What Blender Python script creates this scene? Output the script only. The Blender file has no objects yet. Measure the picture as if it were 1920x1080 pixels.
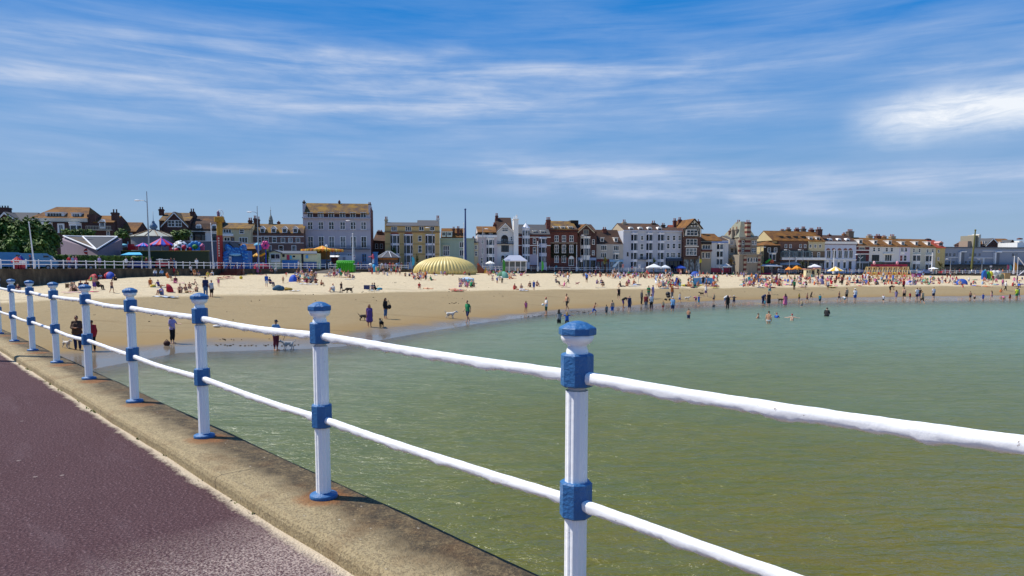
import bpy, bmesh, math, random
import numpy as np
from mathutils import Vector, Matrix, Euler
R = math.radians
S = bpy.context.scene
COL = S.collection
rnd = random.Random(7)
# ------------------------------------------------------------------ camera model
F, CX, CY, HOR, CAMZ = 1333.0, 960.0, 614.0, 503.0, 4.5
PITCH = math.atan((CY - HOR) / F)
cp, sp = math.cos(PITCH), math.sin(PITCH)
def ray(px, py):
 a, b = (px - CX) / F, -(py - CY) / F
 return Vector((a, cp + b * sp, -sp + b * cp))
def at_Y(px, py, Y):
 d = ray(px, py); t = Y / d.y
 return Vector((d.x * t, Y, CAMZ + d.z * t))
def at_Z(px, py, Z):
 d = ray(px, py); t = (Z - CAMZ) / d.z
 return Vector((d.x * t, d.y * t, Z))
def interp(x, tab):
 return float(np.interp(x, [a for a, b in tab], [b for a, b in tab]))
def px_of(X, Y):
 return CX + F * X / (Y * cp)          # pixel column of a point near the eye level
# ------------------------------------------------------------------ colours and materials
def lin(c):
 if isinstance(c, str):
  c = [int(c[i:i + 2], 16) / 255 for i in (0, 2, 4)]
 return tuple((v / 12.92 if v <= .04045 else ((v + .055) / 1.055) ** 2.4) for v in c)
MATS = {}
def newmat(name):
 m = bpy.data.materials.new(name); m.use_nodes = True
 nt = m.node_tree
 for n in list(nt.nodes): nt.nodes.remove(n)
 out = nt.nodes.new('ShaderNodeOutputMaterial')
 p = nt.nodes.new('ShaderNodeBsdfPrincipled')
 nt.links.new(p.outputs[0], out.inputs[0])
 return m, nt, p
def N(nt, t, **kw):
 n = nt.nodes.new('ShaderNode' + t)
 for k, v in kw.items():
  if k.startswith('i_'):
   n.inputs[k[2:].replace('_', ' ')].default_value = v
  else:
   setattr(n, k, v)
 return n
def L(nt, a, b): nt.links.new(a, b)
def math_(nt, op, a, b=None, clamp=False):
 n = nt.nodes.new('ShaderNodeMath'); n.operation = op; n.use_clamp = clamp
 for i, v in ((0, a), (1, b)):
  if v is None: continue
  if isinstance(v, (int, float)): n.inputs[i].default_value = v
  else: nt.links.new(v, n.inputs[i])
 return n.outputs[0]
def mixc(nt, fac, a, b, mode='MIX'):
 n = nt.nodes.new('ShaderNodeMix'); n.data_type = 'RGBA'; n.blend_type = mode
 for sock, v in ((n.inputs[0], fac), (n.inputs[6], a), (n.inputs[7], b)):
  if isinstance(v, (int, float)): sock.default_value = v
  elif isinstance(v, tuple): sock.default_value = (*v[:3], 1)
  else: nt.links.new(v, sock)
 return n.outputs[2]
def ramp(nt, fac, stops):
 n = nt.nodes.new('ShaderNodeValToRGB'); e = n.color_ramp.elements
 while len(e) < len(stops): e.new(.5)
 for el, (p, c) in zip(e, stops):
  el.position = p
  el.color = (*c[:3], 1) if isinstance(c, tuple) else (c, c, c, 1)
 nt.links.new(fac, n.inputs[0])
 return n.outputs[0]
def noise(nt, vec, scale, detail=4, rough=.55, dist=0):
 n = nt.nodes.new('ShaderNodeTexNoise')
 n.inputs['Scale'].default_value = scale; n.inputs['Detail'].default_value = detail
 n.inputs['Roughness'].default_value = rough; n.inputs['Distortion'].default_value = dist
 if vec is not None: nt.links.new(vec, n.inputs['Vector'])
 return n.outputs['Fac']
def objco(nt): return nt.nodes.new('ShaderNodeTexCoord').outputs['Object']
def geopos(nt): return nt.nodes.new('ShaderNodeNewGeometry').outputs['Position']
def scaled(nt, vec, s, rot=0):
 n = nt.nodes.new('ShaderNodeMapping'); n.inputs['Scale'].default_value = s
 n.inputs['Rotation'].default_value = (0, 0, rot)
 nt.links.new(vec, n.inputs['Vector']); return n.outputs[0]
def bump(nt, p, h, strength=.3, dist=.02):
 b = nt.nodes.new('ShaderNodeBump'); b.inputs['Strength'].default_value = strength
 b.inputs['Distance'].default_value = dist
 nt.links.new(h, b.inputs['Height']); nt.links.new(b.outputs[0], p.inputs['Normal'])
def paint(hexc, rough=.6, var=.18, scale=2.0, bmp=0, spec=.4, metal=0):
 """a painted or plain surface, its colour worn a little by a noise"""
 key = ('paint', hexc, rough, var, scale, bmp, metal)
 if key in MATS: return MATS[key]
 m, nt, p = newmat('paint_' + hexc); c = lin(hexc)
 co = objco(nt)
 f = noise(nt, co, scale, 5, .6)
 a = tuple(v * (1 - var) for v in c); b = tuple(min(1, v * (1 + var * .6)) for v in c)
 L(nt, mixc(nt, f, a, b), p.inputs['Base Color'])
 p.inputs['Roughness'].default_value = rough
 p.inputs['Specular IOR Level'].default_value = spec
 p.inputs['Metallic'].default_value = metal
 if bmp: bump(nt, p, noise(nt, co, scale * 8, 3), bmp, .01)
 MATS[key] = m; return m
def wallmat(hexc, stain=.25):
 """stucco or painted render with soft rain streaks"""
 key = ('wall', hexc, stain)
 if key in MATS: return MATS[key]
 m, nt, p = newmat('render_' + hexc); c = lin(hexc)
 co = objco(nt)
 f1 = noise(nt, scaled(nt, co, (1.2, 1.2, .12)), 1.6, 5, .65)
 f2 = noise(nt, co, .35, 4)
 f = math_(nt, 'MULTIPLY', ramp(nt, f1, [(.42, 0.0), (.72, 1.0)]), stain)
 g = tuple(v * .55 for v in c)
 c2 = mixc(nt, f, c, g)
 c3 = mixc(nt, math_(nt, 'MULTIPLY', f2, .3), c2, tuple(v * .7 for v in c))
 L(nt, c3, p.inputs['Base Color']); p.inputs['Roughness'].default_value = .85
 MATS[key] = m; return m
def brickmat(h1, h2, mortar='8a7f75', scale=4.2):
 key = ('brick', h1, h2)
 if key in MATS: return MATS[key]
 m, nt, p = newmat('brick_' + h1)
 co = objco(nt)
 sep = nt.nodes.new('ShaderNodeSeparateXYZ'); L(nt, co, sep.inputs[0])
 cmb = nt.nodes.new('ShaderNodeCombineXYZ')
 L(nt, math_(nt, 'ADD', sep.outputs[0], sep.outputs[1]), cmb.inputs[0]); L(nt, sep.outputs[2], cmb.inputs[1])
 b = nt.nodes.new('ShaderNodeTexBrick'); L(nt, cmb.outputs[0], b.inputs['Vector'])
 b.inputs['Scale'].default_value = scale
 b.inputs['Color1'].default_value = (*lin(h1), 1); b.inputs['Color2'].default_value = (*lin(h2), 1)
 b.inputs['Mortar'].default_value = (*lin(mortar), 1); b.inputs['Mortar Size'].default_value = .012
 f = noise(nt, co, .7, 5)
 L(nt, mixc(nt, math_(nt, 'MULTIPLY', f, .5), b.outputs['Color'], tuple(v * .5 for v in lin(h1))), p.inputs['Base Color'])
 p.inputs['Roughness'].default_value = .9
 MATS[key] = m; return m
def roofmat(base, lichen, amount=.5):
 """tiles in courses, with patches of yellow-orange lichen"""
 key = ('roof', base, lichen, amount)
 if key in MATS: return MATS[key]
 m, nt, p = newmat('tiles_' + base + lichen)
 co = objco(nt)
 sep = nt.nodes.new('ShaderNodeSeparateXYZ'); L(nt, co, sep.inputs[0])
 f = noise(nt, co, .55, 6, .68)
 g = noise(nt, co, 3.5, 4, .7)
 k = math_(nt, 'ADD', math_(nt, 'MULTIPLY', f, .8), math_(nt, 'MULTIPLY', g, .3))
 lo = .72 - .42 * amount
 r = ramp(nt, k, [(lo, 0.0), (lo + .2, 1.0)])
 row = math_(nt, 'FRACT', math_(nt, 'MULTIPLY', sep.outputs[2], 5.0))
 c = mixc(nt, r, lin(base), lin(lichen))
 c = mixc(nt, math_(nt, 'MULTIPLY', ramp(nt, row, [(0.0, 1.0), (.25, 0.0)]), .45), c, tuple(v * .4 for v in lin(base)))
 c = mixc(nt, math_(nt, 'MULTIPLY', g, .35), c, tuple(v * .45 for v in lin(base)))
 L(nt, c, p.inputs['Base Color']); p.inputs['Roughness'].default_value = .9
 bump(nt, p, row, .4, .03)
 MATS[key] = m; return m
def glassmat():
 """window panes: dark rooms behind glass, some with pale curtains (varies per pane)"""
 if 'glass' in MATS: return MATS['glass']
 m, nt, p = newmat('window_glass')
 oi = nt.nodes.new('ShaderNodeObjectInfo')
 co = objco(nt)
 n = noise(nt, scaled(nt, co, (3, 3, .7)), 1.3, 3)
 r = ramp(nt, oi.outputs['Random'], [(0.0, lin('0e1218')), (.35, lin('1a222c')), (.6, lin('2a333d')), (.8, lin('5d6670')), (1.0, lin('8f959a'))])
 c = mixc(nt, ramp(nt, n, [(.45, 0.0), (.6, 1.0)]), r, lin('151a20'))
 L(nt, c, p.inputs['Base Color']); p.inputs['Roughness'].default_value = .08
 p.inputs['Specular IOR Level'].default_value = .6
 MATS['glass'] = m; return m
def tintmat(kind='cloth'):
 """colour comes from each object's own colour, so copies may share their mesh"""
 key = ('tint', kind)
 if key in MATS: return MATS[key]
 m, nt, p = newmat('dyed_' + kind)
 oi = nt.nodes.new('ShaderNodeObjectInfo')
 co = objco(nt)
 f = noise(nt, co, {'cloth': 9, 'skin': 4, 'hair': 30, 'fur': 14, 'paintwork': 1.5, 'canvas': 2}.get(kind, 5), 3)
 d = mixc(nt, .3 if kind != 'fur' else .6, oi.outputs['Color'], (.0, .0, .0))
 L(nt, mixc(nt, f, d, oi.outputs['Color']), p.inputs['Base Color'])
 p.inputs['Roughness'].default_value = {'paintwork': .3, 'skin': .55, 'canvas': .7}.get(kind, .9)
 if kind == 'skin':
  p.inputs['Subsurface Weight'].default_value = 0
 MATS[key] = m; return m
# ------------------------------------------------------------------ mesh builder
class MB:
 def __init__(s): s.v = []; s.f = []; s.mi = []; s.sm = []; s.cur = 0; s.smooth = False
 def add(s, vs, fs):
  o = len(s.v); s.v += [tuple(v) for v in vs]
  for f in fs:
   s.f.append([i + o for i in f]); s.mi.append(s.cur); s.sm.append(s.smooth)
  return s
 def mat(s, i): s.cur = i; return s
 def sh(s, b=True): s.smooth = b; return s
 def box(s, x0, x1, y0, y1, z0, z1):
  v = [(x, y, z) for z in (z0, z1) for y in (y0, y1) for x in (x0, x1)]
  return s.add(v, [(0, 2, 3, 1), (4, 5, 7, 6), (0, 1, 5, 4), (2, 6, 7, 3), (0, 4, 6, 2), (1, 3, 7, 5)])
 def prism(s, poly, y0, y1):
  """polygon in x,z pushed along y"""
  n = len(poly)
  v = [(x, y0, z) for x, z in poly] + [(x, y1, z) for x, z in poly]
  f = [tuple(range(n)), tuple(range(2 * n - 1, n - 1, -1))]
  f += [(i, i + n, (i + 1) % n + n, (i + 1) % n) for i in range(n)]
  return s.add(v, f)
 def slab(s, poly, z0, z1):
  """polygon in x,y pushed along z"""
  n = len(poly)
  v = [(x, y, z0) for x, y in poly] + [(x, y, z1) for x, y in poly]
  f = [tuple(range(n - 1, -1, -1)), tuple(range(n, 2 * n))]
  f += [(i, (i + 1) % n, (i + 1) % n + n, i + n) for i in range(n)]
  return s.add(v, f)
 def quadplate(s, a, b, c, d, t):
  """a flat plate of thickness t below the quad a b c d"""
  a, b, c, d = map(Vector, (a, b, c, d)); n = (b - a).cross(d - a).normalized() * t
  v = [a, b, c, d, a - n, b - n, c - n, d - n]
  return s.add(v, [(0, 1, 2, 3), (7, 6, 5, 4), (0, 4, 5, 1), (1, 5, 6, 2), (2, 6, 7, 3), (3, 7, 4, 0)])
 def tube(s, p0, p1, r0, r1=None, n=8, caps=True):
  r1 = r0 if r1 is None else r1
  p0, p1 = Vector(p0), Vector(p1); d = (p1 - p0)
  if d.length < 1e-6: return s
  d.normalize(); a = d.orthogonal().normalized(); b = d.cross(a)
  v = []
  for p, r in ((p0, r0), (p1, r1)):
   for i in range(n):
    t = 2 * math.pi * i / n; v.append(p + (a * math.cos(t) + b * math.sin(t)) * r)
  f = [(i, (i + 1) % n, (i + 1) % n + n, i + n) for i in range(n)]
  if caps: f += [tuple(range(n - 1, -1, -1)), tuple(range(n, 2 * n))]
  return s.add(v, f)
 def path(s, pts, r, n=6):
  for a, b in zip(pts, pts[1:]): s.tube(a, b, r, n=n)
  return s
 def lathe(s, prof, n=16, c=(0, 0, 0), rot=0, sx=1, sy=1):
  v = []
  for r, z in prof:
   for i in range(n):
    t = 2 * math.pi * i / n + rot
    v.append((c[0] + r * math.cos(t) * sx, c[1] + r * math.sin(t) * sy, c[2] + z))
  f = []; m = len(prof)
  for j in range(m - 1):
   for i in range(n):
    k = (i + 1) % n
    f.append((j * n + i, j * n + k, (j + 1) * n + k, (j + 1) * n + i))
  f.append(tuple(range(n - 1, -1, -1))); f.append(tuple((m - 1) * n + i for i in range(n)))
  return s.add(v, f)
 def ball(s, c, rx, ry=None, rz=None, n=12, m=8, rot=None):
  ry = rx if ry is None else ry; rz = rx if rz is None else rz
  v = []; c = Vector(c)
  for j in range(1, m):
   ph = math.pi * j / m
   for i in range(n):
    t = 2 * math.pi * i / n
    q = Vector((rx * math.sin(ph) * math.cos(t), ry * math.sin(ph) * math.sin(t), rz * math.cos(ph)))
    v.append(c + (rot @ q if rot else q))
  top, bot = Vector((0, 0, rz)), Vector((0, 0, -rz))
  v += [c + (rot @ top if rot else top), c + (rot @ bot if rot else bot)]
  T = len(v) - 2; B = len(v) - 1; f = []
  for j in range(m - 2):
   for i in range(n):
    k = (i + 1) % n; f.append((j * n + i, (j + 1) * n + i, (j + 1) * n + k, j * n + k))
  for i in range(n):
   k = (i + 1) % n; f.append((T, i, k)); f.append((B, (m - 2) * n + k, (m - 2) * n + i))
  return s.add(v, f)
 def capsule(s, p0, p1, r0, r1, n=10):
  """a closed tapered limb with round ends"""
  p0, p1 = Vector(p0), Vector(p1); d = p1 - p0
  if d.length < 1e-5: return s.ball(p0, max(r0, r1), n=n, m=6)
  d.normalize(); a = d.orthogonal().normalized(); b = d.cross(a)
  rings = [(p0 - d * r0 * .95, r0 * .3), (p0 - d * r0 * .6, r0 * .8), (p0, r0), (p1, r1), (p1 + d * r1 * .6, r1 * .8), (p1 + d * r1 * .95, r1 * .3)]
  v = []
  for p, r in rings:
   for i in range(n):
    t = 2 * math.pi * i / n; v.append(p + (a * math.cos(t) + b * math.sin(t)) * r)
  f = []
  for j in range(5):
   for i in range(n):
    k = (i + 1) % n; f.append((j * n + i, j * n + k, (j + 1) * n + k, (j + 1) * n + i))
  f += [tuple(range(n - 1, -1, -1)), tuple(range(5 * n, 6 * n))]
  return s.add(v, f)
 def mesh(s, name):
  me = bpy.data.meshes.new(name); me.from_pydata(s.v, [], s.f)
  me.polygons.foreach_set('material_index', s.mi); me.polygons.foreach_set('use_smooth', s.sm)
  me.update(); return me
 def build(s, name, mats, parent=None, loc=None, rotz=0):
  o = bpy.data.objects.new(name, s.mesh(name)); COL.objects.link(o)
  for m in (mats if isinstance(mats, (list, tuple)) else [mats]): o.data.materials.append(m)
  if parent: o.parent = parent
  if loc is not None: o.location = loc
  if rotz: o.rotation_euler.z = rotz
  return o
def empty(name, loc=(0, 0, 0), rotz=0, parent=None):
 o = bpy.data.objects.new(name, None); COL.objects.link(o)
 o.empty_display_size = .3; o.location = loc; o.rotation_euler.z = rotz
 if parent: o.parent = parent
 return o
TOPS = []
def tag(o, label, cat, group=None, kind=None):
 if label: o['label'] = label
 if cat: o['category'] = cat
 if group: o['group'] = group
 if kind: o['kind'] = kind
 TOPS.append(o); return o
def struct(o):
 o['kind'] = 'structure'; return o
def copy_tree(o, parent=None):
 c = o.copy(); COL.objects.link(c)
 if parent: c.parent = parent
 for ch in o.children: copy_tree(ch, c)
 return c
# ------------------------------------------------------------------ camera, sun, sky
cam = bpy.data.objects.new('camera', bpy.data.cameras.new('camera')); COL.objects.link(cam); S.camera = cam
cam.location = (0, 0, CAMZ); cam.rotation_euler = (math.pi / 2 - PITCH, 0, 0)
cam.data.sensor_width = 36; cam.data.lens = F / 1920 * 36; cam.data.shift_y = (CY - 540) / 1920
cam.data.clip_start = .1; cam.data.clip_end = 5000
SUN_EL = R(54); SUN_DIR = Vector((-.982 * math.cos(SUN_EL), .19 * math.cos(SUN_EL), math.sin(SUN_EL)))
sun = bpy.data.objects.new('sun', bpy.data.lights.new('sun', 'SUN')); COL.objects.link(sun)
sun.data.energy = 4.8; sun.data.angle = R(.53); sun.data.color = (1, .95, .86)
sun.rotation_euler = SUN_DIR.to_track_quat('Z', 'Y').to_euler()
W = bpy.data.worlds.new('World'); S.world = W; W.use_nodes = True
nt = W.node_tree
for n in list(nt.nodes): nt.nodes.remove(n)
wo = nt.nodes.new('ShaderNodeOutputWorld'); bg = nt.nodes.new('ShaderNodeBackground'); L(nt, bg.outputs[0], wo.inputs[0])
sky = nt.nodes.new('ShaderNodeTexSky'); sky.sky_type = 'NISHITA'; sky.sun_disc = False
sky.sun_elevation = SUN_EL; sky.sun_rotation = math.atan2(SUN_DIR.x, SUN_DIR.y)
sky.air_density = 1.0; sky.dust_density = .3; sky.ozone_density = 3.0; sky.altitude = 0
bg.inputs['Strength'].default_value = .1
d = nt.nodes.new('ShaderNodeTexCoord').outputs['Generated']
sx = nt.nodes.new('ShaderNodeSeparateXYZ'); L(nt, d, sx.inputs[0])
AZ = math_(nt, 'ARCTAN2', sx.outputs[0], sx.outputs[1]); EL = math_(nt, 'ARCSINE', sx.outputs[2])
def azel(px, py):
 r = ray(px, py).normalized(); return math.atan2(r.x, r.y), math.asin(r.z)
cmb = nt.nodes.new('ShaderNodeCombineXYZ'); L(nt, AZ, cmb.inputs[0]); L(nt, EL, cmb.inputs[1])
warp = nt.nodes.new('ShaderNodeTexNoise'); warp.inputs['Scale'].default_value = 3.5; warp.inputs['Detail'].default_value = 5
L(nt, cmb.outputs[0], warp.inputs['Vector'])
wv = math_(nt, 'MULTIPLY', math_(nt, 'SUBTRACT', warp.outputs['Fac'], .5), .06)
ELW = math_(nt, 'ADD', EL, wv)
def band(p0, p1, thick, amp, soft=.10, sharp=1.0):
 """a streak of cirrus between two points of the sky"""
 (a0, e0), (a1, e1) = azel(*p0), azel(*p1)
 k = (e1 - e0) / (a1 - a0); w = thick / F
 line = math_(nt, 'ADD', math_(nt, 'MULTIPLY', math_(nt, 'SUBTRACT', AZ, a0), k), e0)
 q = math_(nt, 'DIVIDE', math_(nt, 'SUBTRACT', ELW, line), w)
 g = math_(nt, 'EXPONENT', math_(nt, 'MULTIPLY', math_(nt, 'POWER', math_(nt, 'ABSOLUTE', q), 2 * sharp), -1.0))
 def ss(edge, sign):
  n = nt.nodes.new('ShaderNodeMapRange'); n.interpolation_type = 'SMOOTHSTEP'; L(nt, AZ, n.inputs[0])
  n.inputs[1].default_value = edge - sign * soft; n.inputs[2].default_value = edge + sign * soft
  return n.outputs[0]
 def rng(lo, hi, inv):
  n = nt.nodes.new('ShaderNodeMapRange'); n.interpolation_type = 'SMOOTHSTEP'; L(nt, AZ, n.inputs[0])
  n.inputs[1].default_value = lo; n.inputs[2].default_value = hi
  if inv: n.inputs[3].default_value = 1; n.inputs[4].default_value = 0
  return n.outputs[0]
 ends = math_(nt, 'MULTIPLY', rng(a0 - soft, a0 + soft, False), rng(a1 - soft, a1 + soft, True))
 return math_(nt, 'MULTIPLY', math_(nt, 'MULTIPLY', g, ends), amp)
BANDS = [band((-500, 10), (1000, 195), 60, .8, .14, 1.3), band((250, 50), (1350, 128), 30, .62, .16), band((900, 192), (1500, 200), 40, .6, .14),
   band((1660, 150), (2100, 95), 46, .6, .08), band((900, 335), (2400, 338), 42, .95, .13, 2),
   band((330, 313), (585, 314), 7.5, .6, .045), band((-400, 285), (230, 300), 16, .4, .09), band((-200, 148), (80, 150), 13, .42, .04),
   band((1150, 130), (1750, 95), 55, .42, .14), band((-300, 235), (1500, 262), 34, .30, .2), band((900, 327), (1400, 322), 10, .25, .08), band((1000, 25), (1250, 60), 34, .35, .08),
   band((-300, 205), (700, 220), 30, .3, .18), band((1400, 30), (2200, 20), 40, .2, .1)]
tot = BANDS[0]
for b_ in BANDS[1:]: tot = math_(nt, 'ADD', tot, b_)
m1 = nt.nodes.new('ShaderNodeMapping'); m1.inputs['Scale'].default_value = (1.5, 17, 1); m1.inputs['Rotation'].default_value = (0, 0, R(-3))
L(nt, cmb.outputs[0], m1.inputs['Vector'])
st = noise(nt, m1.outputs[0], 2.6, 9, .6, .35)
m2 = nt.nodes.new('ShaderNodeMapping'); m2.inputs['Scale'].default_value = (1, 3.2, 1); L(nt, cmb.outputs[0], m2.inputs['Vector'])
st2 = noise(nt, m2.outputs[0], 9.0, 7, .6, .4)
tex = math_(nt, 'ADD', math_(nt, 'MULTIPLY', ramp(nt, st, [(.3, 0.0), (.72, 1.0)]), .75), math_(nt, 'MULTIPLY', ramp(nt, st2, [(.35, 0.0), (.7, 1.0)]), .45))
BRT = math_(nt, 'MULTIPLY', band((1650, 232), (2100, 180), 33, 1.0, .06, 1.0), math_(nt, 'ADD', math_(nt, 'MULTIPLY', math_(nt, 'ADD', tex, ramp(nt, noise(nt, m2.outputs[0], 14, 8, .65, 1.0), [(.35, 0.0), (.65, .6)])), .85), .2), True)
veil = math_(nt, 'MULTIPLY', ramp(nt, st, [(.3, 0.0), (.8, 1.0)]), .38)
cl = math_(nt, 'ADD', math_(nt, 'MULTIPLY', tot, math_(nt, 'ADD', math_(nt, 'MULTIPLY', tex, .68), .2)), veil, True)
SKYC = ramp(nt, EL, [(0.0, (.29, .40, .53)), (.07, (.24, .38, .56)), (.17, (.12, .30, .59)), (.30, (.004, .19, .58)), (.8, (.002, .12, .42))])
skyg = mixc(nt, .95, sky.outputs[0], mixc(nt, 1.0, SKYC, (10.0, 10.0, 10.0), 'MULTIPLY'))
cloudc = ramp(nt, cl, [(0.0, (2.9, 4.2, 6.5)), (.5, (3.3, 4.5, 6.7)), (1.0, (4.8, 5.6, 7.2))])
L(nt, mixc(nt, BRT, mixc(nt, math_(nt, 'MULTIPLY', cl, .9), skyg, cloudc), (7.6, 8.0, 8.6)), bg.inputs['Color'])
W.cycles.sampling_method = 'AUTOMATIC'
S.view_settings.view_transform = 'Standard'; S.view_settings.look = 'None'; S.view_settings.gamma = 1; S.view_settings.exposure = .2
S.cycles.max_bounces = 6; S.cycles.transparent_max_bounces = 12
# ------------------------------------------------------------------ shore profile (columns of the view -> distance, height)
WATER = [(-700, 760), (0, 730), (180, 690), (330, 662), (560, 655), (640, 650), (700, 640), (800, 622), (900, 606), (960, 598), (1050, 588), (1240, 579), (1340, 574), (1560, 567), (1750, 564), (1920, 562), (2700, 558)]
WET = [(-700, 705), (0, 690), (180, 657), (330, 645), (560, 640), (640, 632), (700, 622), (800, 609), (900, 598), (960, 591), (1050, 581), (1240, 570), (1340, 564), (1560, 558), (1750, 556), (1920, 553), (2700, 549)]
DAMP = [(-700, 585, 46), (0, 567, 58), (250, 556, 64), (390, 553, 70), (600, 551, 77), (800, 546, 88), (1000, 543, 98), (1200, 541, 106), (1400, 539, 112), (1600, 536.5, 120), (1900, 535, 126), (2700, 531, 140)]
EDGE = [(-900, 504.5, 60), (-200, 504.5, 74), (0, 504.5, 85), (150, 504.3, 96), (320, 504, 113), (430, 504, 128), (560, 504.5, 146), (700, 505, 165), (850, 506.5, 180), (1000, 508, 190), (1150, 509.5, 200), (1300, 511, 210), (1500, 512.3, 220), (1750, 513.5, 232), (1920, 514, 238), (2700, 515, 262)]
FOOT = [(-900, 560), (0, 540), (75, 535), (150, 525), (280, 518), (430, 515), (560, 512), (700, 509.5), (850, 511), (1000, 512), (1150, 513), (1300, 514), (1500, 515), (1750, 516.5), (1920, 517), (2700, 519)]
def prof(px):
 yw = interp(px, WATER); Y0 = CAMZ * F / (yw - HOR)
 yt = interp(px, WET); Y1 = (CAMZ - .12) * F / (yt - HOR)
 yd = interp(px, [(a, b) for a, b, c in DAMP]); Y2 = interp(px, [(a, c) for a, b, c in DAMP]); z2 = CAMZ - Y2 * (yd - HOR) / F
 Y3 = interp(px, [(a, c) for a, b, c in EDGE]); z3 = CAMZ - Y3 * (interp(px, FOOT) - HOR) / F
 return ([Y0 * .1, Y0 * .3, Y0 * .62, Y0 * .86, Y0, Y1, Y2, Y3, Y3 + 6], [-3.4, -2.2, -1.1, -.35, 0, .12, z2, z3, z3])
def edge_pt(px, back=0):
 Y = interp(px, [(a, c) for a, b, c in EDGE]); z = CAMZ - Y * (interp(px, [(a, b) for a, b, c in EDGE]) - HOR) / F
 return Vector(((px - CX) / F * Y * cp, Y, z))
_pc = {}
def terrain(X, Y):
 k = round(CX + F * X / (Y * cp)); k = max(-1200, min(3000, k))
 if k not in _pc: _pc[k] = prof(k)
 a, b = _pc[k]; return float(np.interp(Y, a, b))
def ground(px, py, lo=18, hi=300):
 """where the view ray meets the sand"""
 py = max(py, interp(px, FOOT) + .3); prev = lo; Y = lo
 while Y < hi:
  p = at_Y(px, py, Y)
  if p.z <= terrain(p.x, p.y):
   a, b = prev, Y
   for _ in range(16):
    m = (a + b) / 2; p = at_Y(px, py, m)
    if p.z <= terrain(p.x, p.y): b = m
    else: a = m
   return at_Y(px, py, b)
  prev = Y; Y += 2
 return at_Y(px, py, hi)
def prom(px, py=None, back=None):
 """a point on the promenade: at pixel column px, `back` metres behind its sea edge"""
 e = edge_pt(px); d_ = Vector((e.x, e.y, 0)); k = (e.y + back) / e.y
 return Vector((e.x * k, e.y * k, e.z + .02))
cols = [(-.95 + 2.5 * i / 330) for i in range(331)]
vs, fs, wet = [], [], []
NR = 96
for u in cols:
 px = CX + F * u; Ys, zs = prof(px)
 pts = list(np.concatenate([np.linspace(Ys[0], Ys[4], 14)[:-1], np.linspace(Ys[4], Ys[5], 10)[:-1], np.linspace(Ys[5], Ys[6], 26)[:-1], np.linspace(Ys[6], Ys[7], 46)[:-1], [Ys[7], Ys[8], Ys[8] + 1]]))
 NR = len(pts)
 for Y in pts:
  z = float(np.interp(Y, Ys, zs))
  if Y > Ys[5]:
   k = min(1, (Y - Ys[5]) / 6)
   z += k * .05 * math.sin(u * Y * .9 + math.sin(Y * .31) * 2) * math.sin(Y * .55 + u * 9)
   if Y > Ys[6]: z += .05 * (rnd.random() - .5)
  vs.append((u * Y * cp, Y, z))
  wet.append(float(np.interp(Y, [Ys[4], Ys[5], Ys[5] + (Ys[6] - Ys[5]) * .3, Ys[6] - 1.5, Ys[6] + 1.5], [0, .25, .9, 1.15, 2])))
for i in range(len(cols) - 1):
 for j in range(NR - 1):
  fs.append((i * NR + j, (i + 1) * NR + j, (i + 1) * NR + j + 1, i * NR + j + 1))
me = bpy.data.meshes.new('beach'); me.from_pydata(vs, [], fs); me.polygons.foreach_set('use_smooth', [True] * len(fs))
at = me.attributes.new('dryness', 'FLOAT', 'POINT'); at.data.foreach_set('value', wet)
beach = struct(bpy.data.objects.new('beach', me)); COL.objects.link(beach)
m, nt, p = newmat('sand')
g = geopos(nt)
a = nt.nodes.new('ShaderNodeAttribute'); a.attribute_name = 'dryness'
n1 = noise(nt, g, .25, 6, .65); n2 = noise(nt, g, 2.2, 6, .7); n3 = noise(nt, scaled(nt, g, (.05, .6, 1), R(25)), 1.0, 5, .6, .8)
dry = math_(nt, 'ADD', a.outputs['Fac'], math_(nt, 'MULTIPLY', math_(nt, 'SUBTRACT', n1, .5), .5))
c = ramp(nt, math_(nt, 'MULTIPLY', dry, .5), [(0.0, lin('6e665c')), (.12, lin('7a6e5e')), (.2, lin('8f7852')), (.4, lin('92805f')), (.62, lin('998868')), (.8, lin('c2b190')), (1.0, lin('cbbb9c'))])
c = mixc(nt, math_(nt, 'MULTIPLY', ramp(nt, n2, [(.45, 0.0), (.72, 1.0)]), .42), c, lin('8a7553'))
c = mixc(nt, math_(nt, 'MULTIPLY', ramp(nt, n3, [(.60, 0.0), (.68, 1.0)]), .4), c, lin('6f5c3d'))
L(nt, c, p.inputs['Base Color']); p.inputs['Specular IOR Level'].default_value = .12
L(nt, ramp(nt, math_(nt, 'MULTIPLY', dry, .5), [(.05, .12), (.13, .4), (.2, .85), (1, .95)]), p.inputs['Roughness'])
hh = math_(nt, 'ADD', noise(nt, g, 1.6, 5, .7), math_(nt, 'MULTIPLY', n1, .8))
b = nt.nodes.new('ShaderNodeBump'); L(nt, hh, b.inputs['Height']); b.inputs['Distance'].default_value = .25
L(nt, ramp(nt, math_(nt, 'MULTIPLY', dry, .5), [(.1, .0), (.3, .2), (.8, .9)]), b.inputs['Strength']); L(nt, b.outputs[0], p.inputs['Normal'])
me.materials.append(m)
vs, fs, dep = [], [], []
rad = [1.2, 2, 3, 4.5, 6, 8, 10, 12.5, 15, 18, 21, 24, 27, 30, 33, 36, 39, 42, 45, 48, 51, 54, 57, 60, 63, 66, 69, 72, 75, 78, 81, 84, 87, 90, 93, 96, 99, 102, 105, 110, 118, 130]
ucs = [-1.6 + 4.2 * i / 240 for i in range(241)]
for u in ucs:
 for r_ in rad:
  vs.append((u * r_, r_, 0)); z = terrain(u * r_, r_)
  dep.append(max(0, -z))
for i in range(240):
 for j in range(len(rad) - 1):
  k = len(rad); fs.append((i * k + j, (i + 1) * k + j, (i + 1) * k + j + 1, i * k + j + 1))
me = bpy.data.meshes.new('sea'); me.from_pydata(vs, [], fs)
at = me.attributes.new('depth', 'FLOAT', 'POINT'); at.data.foreach_set('value', dep)
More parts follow.
